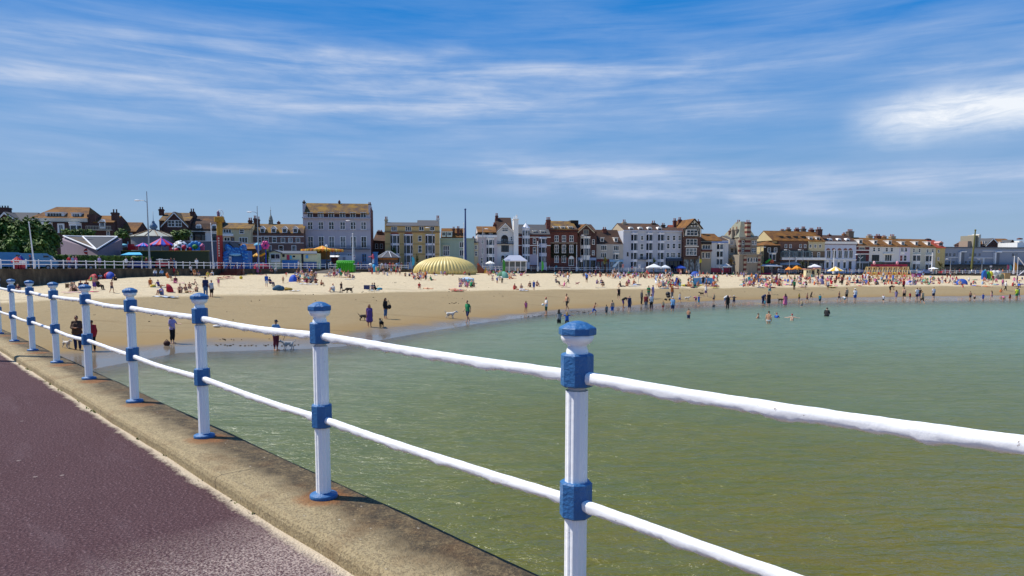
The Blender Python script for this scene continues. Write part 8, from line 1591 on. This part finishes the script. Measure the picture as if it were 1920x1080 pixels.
WALK = [(130, 2, 'red', 'denim', 'walker in red top, first of the trio below the valley roof'), (137, 2.2, 'pale blue', 'navy', 'walker in pale blue, middle of the trio below the valley roof'), (143, 2, 'pink', 'denim', 'walker in pink, last of the trio below the valley roof'), (187, 1.6, 'lilac', 'charcoal', 'stout walker in lilac under the no entry sign'), (237, 2, 'white', 'black', 'walker in white leaning on the promenade railing'), (248, 2.2, 'charcoal', 'navy', 'walker in charcoal just before the tallest lamp'), (275, 1.5, 'dark red', 'denim', 'man in dark red and jeans striding past tallest lamp'), (283, 2, 'lilac', 'black', 'person in lilac beside the tallest lamp'), (321, 2, 'maroon', 'black', 'walker in maroon past the red cart'), (327, 2, 'denim', 'denim', 'walker all in denim past the red cart'), (58, 2, 'navy', 'charcoal', 'tall person in red cap beside the pale blue van'), (369, 3, 'white', 'navy', 'walker in white beside the mid blue car'), (560, 2, 'white', 'beige', 'walker in white before the cream chalet door'), (595, 2, 'pale blue', 'denim', 'walker in pale blue before the carousel'), (620, 2.5, 'white', 'navy', 'walker in white by the catering trailer'), (672, 2, 'red', 'navy', 'person in red behind the white railing by the hotel'), (678, 2.5, 'navy', 'denim', 'person in navy by the hotel entrance'),
 (709, 3, 'navy', 'navy', 'first customer in navy at the octagonal kiosk'), (716, 3, 'white', 'navy', 'customer in white at the octagonal kiosk'), (723, 3.5, 'lilac', 'grey', 'customer in lilac at the octagonal kiosk'), (731, 2, 'red', 'dark red', 'customer in bright red at the octagonal kiosk'), (737, 2, 'orange', 'red', 'customer in orange at the octagonal kiosk'), (744, 2.5, 'pale blue', 'denim', 'customer in pale blue at the octagonal kiosk'), (753, 1.5, 'maroon', 'black', 'woman in maroon leaving the octagonal kiosk'), (765, 2.5, 'black', 'black', 'figure in black beside the turquoise flag'),
 (955, 1, 'white', 'grey', 'person in white below the pale gazebo'), (966, 1, 'red', 'maroon', 'person in red below the pale gazebo'), (979, 1, 'orange', 'navy', 'person in orange below the pale gazebo'), (1030, 2, 'white', 'black', 'walker in white before the dark brick town house'), (1043, 2, 'turquoise', 'navy', 'walker in turquoise before the dark brick town house'), (1118, 2, 'white', 'navy', 'walker in white beneath the spiky palm'), (1185, 2, 'red', 'black', 'walker in red before the grey blue hotel'), (1210, 2, 'dark red', 'navy', 'walker in dark red by the wide white gazebo'), (1345, 2, 'maroon', 'black', 'tall walker in maroon before the blue frieze house'), (1460, 2, 'white', 'denim', 'walker in white before the grey kiosk'), (1472, 2, 'pink', 'grey', 'walker in pink before the grey kiosk'), (1545, 2, 'red', 'navy', 'walker in red past the second ticket hut')]
for px, bk, c1, c2, lab in WALK:
 q = prom(px, back=bk); person(q, rnd.choice(('walk', 'stand', 'fold')), rnd.choice((80, -80, 20, 170)), rnd.uniform(.93, 1.02), T(rnd.choice(('tee', 'shirt')), c1), T('trousers', c2), T('cap', 'red') if 'red cap' in lab else T('short', rnd.choice(('dark', 'brown', 'grey'))), lab, 'walkers on the promenade')
r9 = random.Random(9); seen_ = set(); cl_ = ('red', 'white', 'pink', 'navy', 'lilac', 'blue', 'black', 'orange', 'maroon', 'grey', 'turquoise', 'beige')
for k in range(40):
 px = 1550 + k * 9 + r9.uniform(-3, 3)
 while True:
  c1, c2 = r9.choice(cl_), r9.choice(('navy', 'denim', 'black', 'beige', 'grey', 'white'))
  if (c1, c2) not in seen_: break
 seen_.add((c1, c2)); q = prom(px, back=r9.uniform(.8, 4))
 person(q, r9.choice(('walk', 'stand', 'fold')), r9.uniform(0, 360), r9.uniform(.9, 1.0), T('tee', c1), T('trousers', c2), T('short', r9.choice(('dark', 'brown', 'fair'))), f'promenade walker in {c1} top and {c2} trousers behind the far railing', 'walkers on the far promenade')
print('PEOPLE', len(PEOPLE))
# ------------------------------------------------------------------ dogs and beach gear
def dogmesh(k):
 key = ('dog', k)
 if key in MESH: return MESH[key]
 mb = MB(); hd = Vector((0, -.46, .50)) if k != 'sniff' else Vector((0, -.52, .22))
 mb.capsule((0, -.2, .36), (0, .2, .37), .115, .085); mb.capsule((0, -.2, .34), (0, -.05, .33), .12, .1); mb.capsule((0, -.24, .40), hd + Vector((0, .06, -.02)), .075, .06)
 mb.ball(hd, .075, .085, .075, 10, 8); mb.capsule(hd + Vector((0, -.06, -.02)), hd + Vector((0, -.15, -.035)), .042, .03)
 for s in (-1, 1):
  mb.capsule(hd + Vector((s * .05, .02, .05)), hd + Vector((s * .07, .03, .11)), .025, .012)
  f = .05 * s; mb.capsule((s * .07, -.2, .3), (s * .075, -.18 + f, .17), .05, .03); mb.capsule((s * .075, -.18 + f, .17), (s * .075, -.2 + f, .03), .026, .022); mb.capsule((s * .075, -.2 + f, .025), (s * .075, -.25 + f, .02), .024, .02)
  mb.capsule((s * .065, .2, .33), (s * .08, .13 - f, .22), .075, .045); mb.capsule((s * .08, .13 - f, .22), (s * .08, .25 - f, .14), .035, .026); mb.capsule((s * .08, .25 - f, .14), (s * .08, .23 - f, .03), .024, .022); mb.capsule((s * .08, .23 - f, .025), (s * .08, .18 - f, .02), .024, .02)
 mb.capsule((0, .26, .42), (0, .38, .5), .03, .02); mb.capsule((0, .38, .5), (0, .42, .62), .02, .012)
 me = remesh(mb, 'dog_body', .012, 1); me.materials.append(tintmat('fur')); MESH[key] = me; return me
def dog(px, py, rz, sc, hx, label, k='stand'):
 g = ground(px, py); o = bpy.data.objects.new('dog', dogmesh(k)); COL.objects.link(o); o.location = g; o.rotation_euler.z = R(rz); o.scale = (sc,) * 3; col(o, hx); tag(o, label, 'dog', 'dogs on the beach'); return o
dog(125, 653, 60, .85, 'e4ddd4', 'small white dog beside the man in brown'); dog(541, 655, -75, .95, 'c8c6c4', 'pale spotted dog on a lead'); dog(681, 601, 120, 1.0, '5d5044', 'brindle dog behind the woman in purple'); dog(715, 614, 200, 1.1, '17161a', 'black dog in front of the woman in purple'); dog(844, 597, 85, 1.15, 'eae4da', 'white dog ahead of the man in green'); dog(655, 549, -80, 1.25, '3d3229', 'lean dark dog with its nose to the sand', 'sniff'); dog(1316, 554, -80, .9, '1c1a1c', 'small black dog walking before the man in white'); dog(1288, 563, 70, .95, 'e0dcd4', 'white dog trotting on the wet sand'); dog(1463, 566, 70, .95, '4a352a', 'brown dog standing in the shallows', 'sniff'); dog(1082, 534, 100, .8, 'b05a6a', 'small dog in a pink coat by the black chair')
def thing_at(px, py, name, label, cat, mb, mat, hx=None, rz=0, group=None):
 g = ground(px, py); o = mb.build(name, mat, None, g, R(rz)); tag(o, label, cat, group)
 if hx: col(o, hx)
 return o
a_, b_ = ground(518, 657), ground(541, 655)
o = MB().path([a_ + Vector((.3, 0, 1.2)), a_.lerp(b_, .5) + Vector((.15, 0, .75)), b_ + Vector((-.3, 0, .5))], .012, 5).build('dog_lead', BLK); tag(o, 'thin dark lead running from the hand to the spotted dog', 'lead')
thing_at(313, 648, 'shoulder_bag', 'brown bag left on the damp sand by long haired woman', 'bag', MB().sh().ball((0, 0, .13), .2, .12, .16).path([(-.14, 0, .2), (0, 0, .36), (.14, 0, .2)], .015), TC, '4a2e28')
thing_at(406, 613, 'plastic_bag', 'white plastic bag lying alone on damp sand', 'bag', MB().sh().ball((0, 0, .06), .26, .14, .09).ball((.14, .02, .05), .14, .1, .07), TC, 'ece8e4')
g = ground(1024, 591); m_ = MB().sh().ball((0, 0, 0), .12, n=16, m=12); o = m_.build('football', paint('dcdcd8', .5)); o.location = g + Vector((-.33, -.15, 1.02)); tag(o, 'pale football held out by the young man in white', 'ball')
thing_at(1338, 575, 'beach_ball', 'dark ball floating before the small boy', 'ball', MB().sh().ball((0, 0, .1), .16), TC, '3a3f4a')
g = ground(723, 597); o = MB().sh().ball((0, 0, 0), .16, .1, .19).path([(-.1, 0, .12), (-.12, .05, .55), (.1, 0, .12)], .015).build('shoulder_bag', TC, None, g + Vector((.34, -.1, .95))); col(o, '1e1c22'); tag(o, 'dark bag at the hip of the woman in black', 'bag')
p = Pl(1252, None, sand=563); r_ = p.root('pushchair', 'black pushchair in front of the woman in a yellow hat', 'pushchair'); MB().sh().ball((0, 0, .85), .3, .38, .3).ball((.05, -.1, .55), .26, .4, .2).build('seat', BLK, r_); MB().path([(.3, .3, 1.05), (.05, .1, .5), (-.2, -.35, .15)], .025).path([(.3, -.3, 1.05), (.05, -.1, .5), (.3, .3, .15)], .025).build('frame', STEEL, r_)
for x, y in ((-.25, -.3), (.3, -.3), (-.25, .3), (.3, .3)): MB().tube((x, y - .02, .13), (x, y + .02, .13), .13, n=12).build('wheel', BLK, r_)
def tent(px, py, x0, x1, y0, cols_, label, op='6a6a70', rz=0, side=0):
 p = Pl(px, None, sand=py); r_ = p.root('beach_tent', label, 'tent', 'pop up beach tents', R(rz)); w_ = (x1 - x0) / 2 * p.s; h_ = p.h(y0); n = 12
 for q, hx in enumerate(cols_):
  v = []; a0, a1 = math.pi * q / len(cols_), math.pi * (q + 1) / len(cols_); mb = MB().sh()
  for j in range(7):
   for i in range(n // len(cols_) + 1):
    t = a0 + (a1 - a0) * i / (n // len(cols_)); e = j / 6 * math.pi * .5
    v.append((-w_ * math.cos(t) * (1 - .15 * (j / 6) ** 2) * math.cos(e * .55), w_ * (math.sin(e) * .9 - .3) , h_ * math.sin(t) ** .8 * math.cos(e) ** .8))
  m_ = n // len(cols_) + 1
  f = [(j * m_ + i, j * m_ + i + 1, (j + 1) * m_ + i + 1, (j + 1) * m_ + i) for j in range(6) for i in range(m_ - 1)]
  col(mb.add(v, f).build('tent_panel', TV, r_), hx)
 MB().slab([(-w_ * .95, -w_ * .5), (w_ * .95, -w_ * .5), (w_ * .9, w_ * .5), (-w_ * .9, w_ * .5)], .0, .05).build('groundsheet', paint(op), r_)
tent(175, 525.5, 165, 184, 513.5, ['c2203a'], 'small red pop up tent by the dark wall', rz=150); tent(204, 523.5, 192, 215, 509.5, ['2a4fb8', 'c8223a'], 'half blue half red pop up tent by the wall', rz=170); tent(317, 548, 305, 330, 532, ['c4142c'], 'bright red pop up shelter on open sand', 'b0a8a0', rz=-60); tent(549, 528.5, 541, 557, 515, ['1f56c8'], 'bright blue wedge shaped pop up tent', rz=160); tent(942, 521, 929, 952, 508.5, ['7fb8a0', '2c6a4a'], 'two tone green pop up tent with a flag', rz=170); tent(1303, 518, 1295, 1312, 508.5, ['1a4fae'], 'deep blue pop up tent below the red barrier', rz=160); tent(1803, 534, 1792, 1812, 522.5, ['2450a8'], 'blue pop up tent at the far end of the sand', rz=150); tent(1539, 533, 1533, 1546, 522, ['7d74a0'], 'purple grey beach shelter', rz=170); tent(1735, 531, 1729, 1741, 523.5, ['4fa888'], 'mint green beach shelter past the swing boats', rz=170); tent(1708, 534, 1698, 1716, 525.5, ['a4a0b8'], 'lilac grey beach shelter before the swing boats', rz=160)
def windbreak(px0, px1, py, y0, cols_, label):
 a, b_ = ground(px0, py), ground(px1, py - .6); p = Pl(px0, None, sand=py); r_ = p.root('windbreak', label, 'windbreak', 'windbreaks on the sand', math.atan2(b_.y - a.y, b_.x - a.x)); ln = (b_ - a).length; h_ = p.h(y0); n = max(3, int(ln / 1.2)); dz = b_.z - a.z
 for k in range(n):
  x0, x1 = ln * k / n, ln * (k + 1) / n; y = .12 * (k % 2)
  col(MB().quadplate((x0, y, .12 + dz * k / n), (x1, .12 - y, .12 + dz * k / n), (x1, .12 - y, h_), (x0, y, h_), .02).build('cloth_panel', TC, r_), cols_[k % len(cols_)]); MB().tube((x0, y, -.2), (x0, y, h_ + .15), .03, n=6).build('pole', paint('8a6a48'), r_)
windbreak(1299, 1337, 534, 521, ['6aa4d4', '78b0dc'], 'long pale blue windbreak on the middle sand'); windbreak(1420, 1436, 530, 522, ['3f8ad0', '4f98d8'], 'bright blue windbreak in the yellow arch crowd'); windbreak(1446, 1462, 531.5, 524, ['8a8434', '9a9440'], 'khaki windbreak in the yellow arch crowd'); windbreak(123, 131, 541, 532, ['8a7458', '7a664c'], 'small brown windbreak beside the woman in beige'); windbreak(860, 889, 529, 521.5, ['3fa8a8', '54b8b4'], 'turquoise windbreak behind the beach canopy'); windbreak(1655, 1672, 530, 524, ['2f6a5c', '347060'], 'dark green windbreak before the swing boats')
popup(875, None, 519, 522.5, 13.5, 'b4c8dc', 'low pale blue beach canopy with turquoise edge', sand=531)
p = Pl(1232, None, sand=531); r_ = p.root('beach_umbrella', 'blue and white beach umbrella tipped on its side', 'umbrella', rz=0); ms = [paint('2a6cc0'), paint('e6e8ec')]; mb = MB(); w_ = p.dx(1239.5)
for k in range(12):
 a0, a1 = k * math.pi / 6, (k + 1) * math.pi / 6; mb.mat(k // 2 % 2).add([(w_ * .5, .4, w_ * .55), (w_ * .1 + w_ * .0, .9 * math.cos(a0) * w_, w_ * .9 + w_ * .85 * math.sin(a0)), (w_ * .1, .9 * math.cos(a1) * w_, w_ * .9 + w_ * .85 * math.sin(a1))], [(0, 1, 2)])
mb.v = [(x * .9 - .3, y, z) for x, y, z in mb.v]; mb.build('canopy', ms, r_); MB().tube((0, .3, .6), (.9, .4, .1), .03).build('pole', STEEL, r_)
thing_at(1297, 537, 'kayak', 'long dark kayak with yellow ends on the sand', 'kayak', MB().sh().mat(0).capsule((-1.1, 0, .16), (1.1, 0, .16), .2, .2).mat(1).capsule((-1.15, 0, .16), (-1.9, 0, .22), .19, .04).capsule((1.15, 0, .16), (1.9, 0, .22), .19, .04), [paint('2c3844'), paint('d8c83a')], rz=4)
thing_at(1197, 531, 'parasol_pole', 'thin bare parasol pole stuck in the sand', 'pole', MB().tube((0, 0, -.2), (0, 0, 1.75), .03).lathe([(.1, 1.75), (.03, 1.8)], 8), STEEL)
thing_at(688, 542.5, 'cool_box', 'navy cool box on the sand by fair haired person', 'box', MB().box(-.35, .35, -.22, .22, 0, .45).box(-.37, .37, -.24, .24, .45, .52), TP, '22346e'); thing_at(522, 544, 'beach_bag', 'large denim blue bag heaped among the sunbathers camp', 'bag', MB().sh().ball((0, 0, .25), .5, .3, .36).ball((.35, .05, .2), .35, .3, .3).ball((-.4, 0, .15), .3, .25, .22), TC, '2f5a78'); thing_at(541, 544, 'beach_bag', 'mustard bag and bundle by the denim blue bag', 'bag', MB().sh().ball((0, 0, .12), .5, .25, .18).ball((-.3, .1, .15), .3, .2, .2), TC, 'a88a3c'); thing_at(452, 523, 'beach_ball', 'yellow ball lying below the red steps', 'ball', MB().sh().ball((0, 0, .2), .26), TC, 'dcc03a'); thing_at(712, 543.5, 'beach_bag', 'turquoise bag at the feet of person in black', 'bag', MB().sh().ball((0, 0, .12), .35, .2, .17), TC, '2a8aa8'); thing_at(287, 539, 'beach_bag', 'yellow bag beside the kneeling woman', 'bag', MB().sh().ball((0, 0, .14), .35, .2, .2), TC, 'd8b83c')
TOW = [(140, 549, 'd8a0b8', 'pink', 'under the seated pair by the windbreak', 1.1), (152, 544, 'd04a80', 'deep pink', 'under the legs of person in navy', .8), (170, 548, 'd83a70', 'raspberry', 'by the railing post', .6), (300, 539.5, '4a80b0', 'blue', 'under the boy in purple', .7), (306, 557, 'dfe6f0', 'white', 'before the man in lilac', .9), (320, 558.5, 'c4d4e8', 'pale blue', 'beside the white one', .6), (335, 531.5, 'e090b0', 'rose', 'under the lounging woman', .7), (640, 520, 'e09838', 'orange', 'by the green slide', .9), (654, 520.5, 'e8a848', 'amber', 'by the green slide', .8), (655, 524, '9cc0e4', 'pale blue', 'on bare sand', .8), (613, 519, 'b4c4e0', 'grey blue', 'beyond the ramp', .7), (630, 548, '2c2e34', 'black', 'under the man in white', .7), (552, 546, 'dcdcdc', 'white', 'past the mustard bag', .6), (700, 545, 'b8d0e0', 'ice blue', 'by the cool box', .7), (857, 546, 'd04848', 'red and white', 'under the sunbathers', .8), (982, 545.5, 'dce4f0', 'white', 'at the damp line', .6), (950, 525, 'd8c8b0', 'cream', 'before the green tent', .7), (1060, 539, 'e0b8b0', 'salmon', 'under the woman in pink', .7), (1125, 540, 'c8c0b0', 'sand coloured', 'by the stooping person', .7), (1190, 537, 'a8c0e0', 'powder blue', 'under the stretched out person', .8), (415, 524, 'd8c0a0', 'beige', 'under the sunbather by red steps', .8), (430, 522, 'd06070', 'coral', 'under the second sunbather', .8), (470, 515, 'e0c050', 'yellow', 'along the wall', .8), (492, 515.5, 'e06060', 'red', 'along the wall', .7), (382, 519.5, 'd8b040', 'golden', 'below the seated row', .7), (1340, 540, 'e8d84a', 'lemon', 'by the kayak', .6), (1265, 541, 'd05a80', 'magenta', 'by the toppled umbrella', .6), (1245, 541, '4a9ad8', 'sky blue', 'by the toppled umbrella', .7), (570, 533, 'e0e4ec', 'white', 'among the blue tent crowd', .8), (585, 533.5, 'c8d8f0', 'pale blue', 'among the blue tent crowd', .8), (1560, 539, 'd8c050', 'yellow', 'before the purple shelter', .7), (1445, 539, 'c83a48', 'red', 'in the yellow arch crowd', .8), (1425, 539, 'e8e8ec', 'white', 'in the yellow arch crowd', .7), (1505, 538, 'e0a0b0', 'pink', 'below the ticket hut', .7)]
for px, py, hx, nm, wh, w_ in TOW:
 g = ground(px, py); mb = MB(); n = 8
 for i in range(n + 1):
  for j in (0, 1): mb.v.append((-w_ + 2 * w_ * i / n, (j - .5) * .85 + .05 * math.sin(i * 2), .05 + .03 * math.sin(i * 1.7 + j * 2)))
 for i in range(n): mb.f.append([2 * i, 2 * i + 2, 2 * i + 3, 2 * i + 1]); mb.mi.append(0); mb.sm.append(True)
 o = mb.build('beach_towel', TC, None, g + Vector((0, 0, .03)), R(rnd.uniform(-25, 25))); sm_ = o.modifiers.new('thickness', 'SOLIDIFY'); sm_.thickness = .02; col(o, hx); tag(o, f'{nm} towel spread {wh}', 'towel', 'towels on the sand')
r = random.Random(5); mb = MB()
def weed(px, py, n, sx_, sy_):
 for _ in range(n):
  x, y = px + r.gauss(0, sx_), py + r.gauss(0, sy_);
  if y < 512: continue
  g = ground(x, y, 25, 240); s_ = r.uniform(.03, .09) * (.7 if py > 600 else 1); a = r.uniform(0, 3.14)
  mb.slab([(g.x + s_ * math.cos(a + k * 1.26) * r.uniform(.5, 1.6), g.y + s_ * math.sin(a + k * 1.26) * r.uniform(.5, 1.2)) for k in range(5)], g.z - .02, g.z + .035)
for q in ((700, 537, 16, 12, .6), (715, 536, 14, 6, .5), (740, 530, 8, 8, .4), (470, 648, 26, 40, 1.0), (420, 637, 12, 30, 1), (700, 548, 8, 20, .8), (840, 560, 12, 14, 1), (850, 568, 8, 6, 1), (600, 565, 10, 60, 8), (900, 552, 10, 50, 5), (1200, 531, 14, 60, 5), (350, 600, 12, 90, 20), (550, 534, 12, 40, 4), (1000, 593, 10, 16, .8), (1090, 585, 8, 10, .6), (1340, 545, 12, 40, 1.2), (1480, 551, 10, 30, 1)): weed(*q)
o = mb.build('seaweed', paint('3a3020', .9, .4, 3)); o['kind'] = 'stuff'; o['label'] = 'scraps of dark seaweed scattered along the sand'; o['category'] = 'seaweed'
# ------------------------------------------------------------------ the 300 people that show largest stay things; the rest is one crowd
HT = {'sit': .95, 'hug': .95, 'lie': .5, 'crouch': 1.1, 'chair': 1.25, 'bend': 1.3}
def psize(o): return o.scale[0] * HT.get(o.data.name.split('_')[-1].split('.')[0], 1.75) / max(1, o.location.y)
keep = sorted(PEOPLE, key=lambda o: (0 if o['label'].count('behind the far railing') == 0 else -1, psize(o)), reverse=True)
rest = keep[296:]
LOD = {}
def lod(me):
 if me.name not in LOD:
  o = bpy.data.objects.new('tmp', me); COL.objects.link(o); d_ = o.modifiers.new('d', 'DECIMATE'); d_.ratio = min(1, 420 / max(1, len(me.polygons)))
  dg = bpy.context.evaluated_depsgraph_get(); dg.update(); m_ = bpy.data.meshes.new_from_object(o.evaluated_get(dg)); bpy.data.objects.remove(o)
  co_ = np.empty(len(m_.vertices) * 3, 'f'); m_.vertices.foreach_get('co', co_); m_.calc_loop_triangles(); ix = np.empty(len(m_.loop_triangles) * 3, 'i'); m_.loop_triangles.foreach_get('vertices', ix); LOD[me.name] = (co_.reshape(-1, 3), ix.reshape(-1, 3)); bpy.data.meshes.remove(m_)
 return LOD[me.name]
bpy.context.view_layer.update()
VV, FF, CC, nv = [], [], [], 0
for o in rest:
 for q in [o] + list(o.children):
  co_, ix = lod(q.data); M_ = np.array(q.matrix_world); VV.append(co_ @ M_[:3, :3].T + M_[:3, 3]); FF.append(ix + nv); CC.append(np.tile(np.array(q.color, 'f'), (len(co_), 1))); nv += len(co_)
 for q in list(o.children): bpy.data.objects.remove(q)
 TOPS.remove(o); bpy.data.objects.remove(o)
VV, FF, CC = np.concatenate(VV), np.concatenate(FF), np.concatenate(CC)
me = bpy.data.meshes.new('crowd'); me.from_pydata(VV.tolist(), [], FF.tolist()); ca = me.color_attributes.new('dye', 'FLOAT_COLOR', 'POINT'); ca.data.foreach_set('color', CC.ravel()); me.polygons.foreach_set('use_smooth', [True] * len(FF))
m, nt, p = newmat('crowd_cloth'); at_ = nt.nodes.new('ShaderNodeVertexColor'); at_.layer_name = 'dye'; L(nt, at_.outputs[0], p.inputs['Base Color']); p.inputs['Roughness'].default_value = .85; me.materials.append(m)
o = bpy.data.objects.new('crowd', me); COL.objects.link(o); o['kind'] = 'stuff'; o['label'] = 'far crowd of sunbathers and walkers along the back of the beach'; o['category'] = 'crowd'
from collections import defaultdict
D_ = defaultdict(list)
for o in TOPS: D_[o['label']].append(o)
ORD = ('first', 'second', 'third', 'fourth', 'fifth', 'sixth')
for lab, os_ in D_.items():
 if len(os_) > 1:
  for k, o in enumerate(sorted(os_, key=lambda o: o.location.x / max(1, o.location.y))): o['label'] = f'{ORD[min(k, 5)]} from the pier, {lab}'
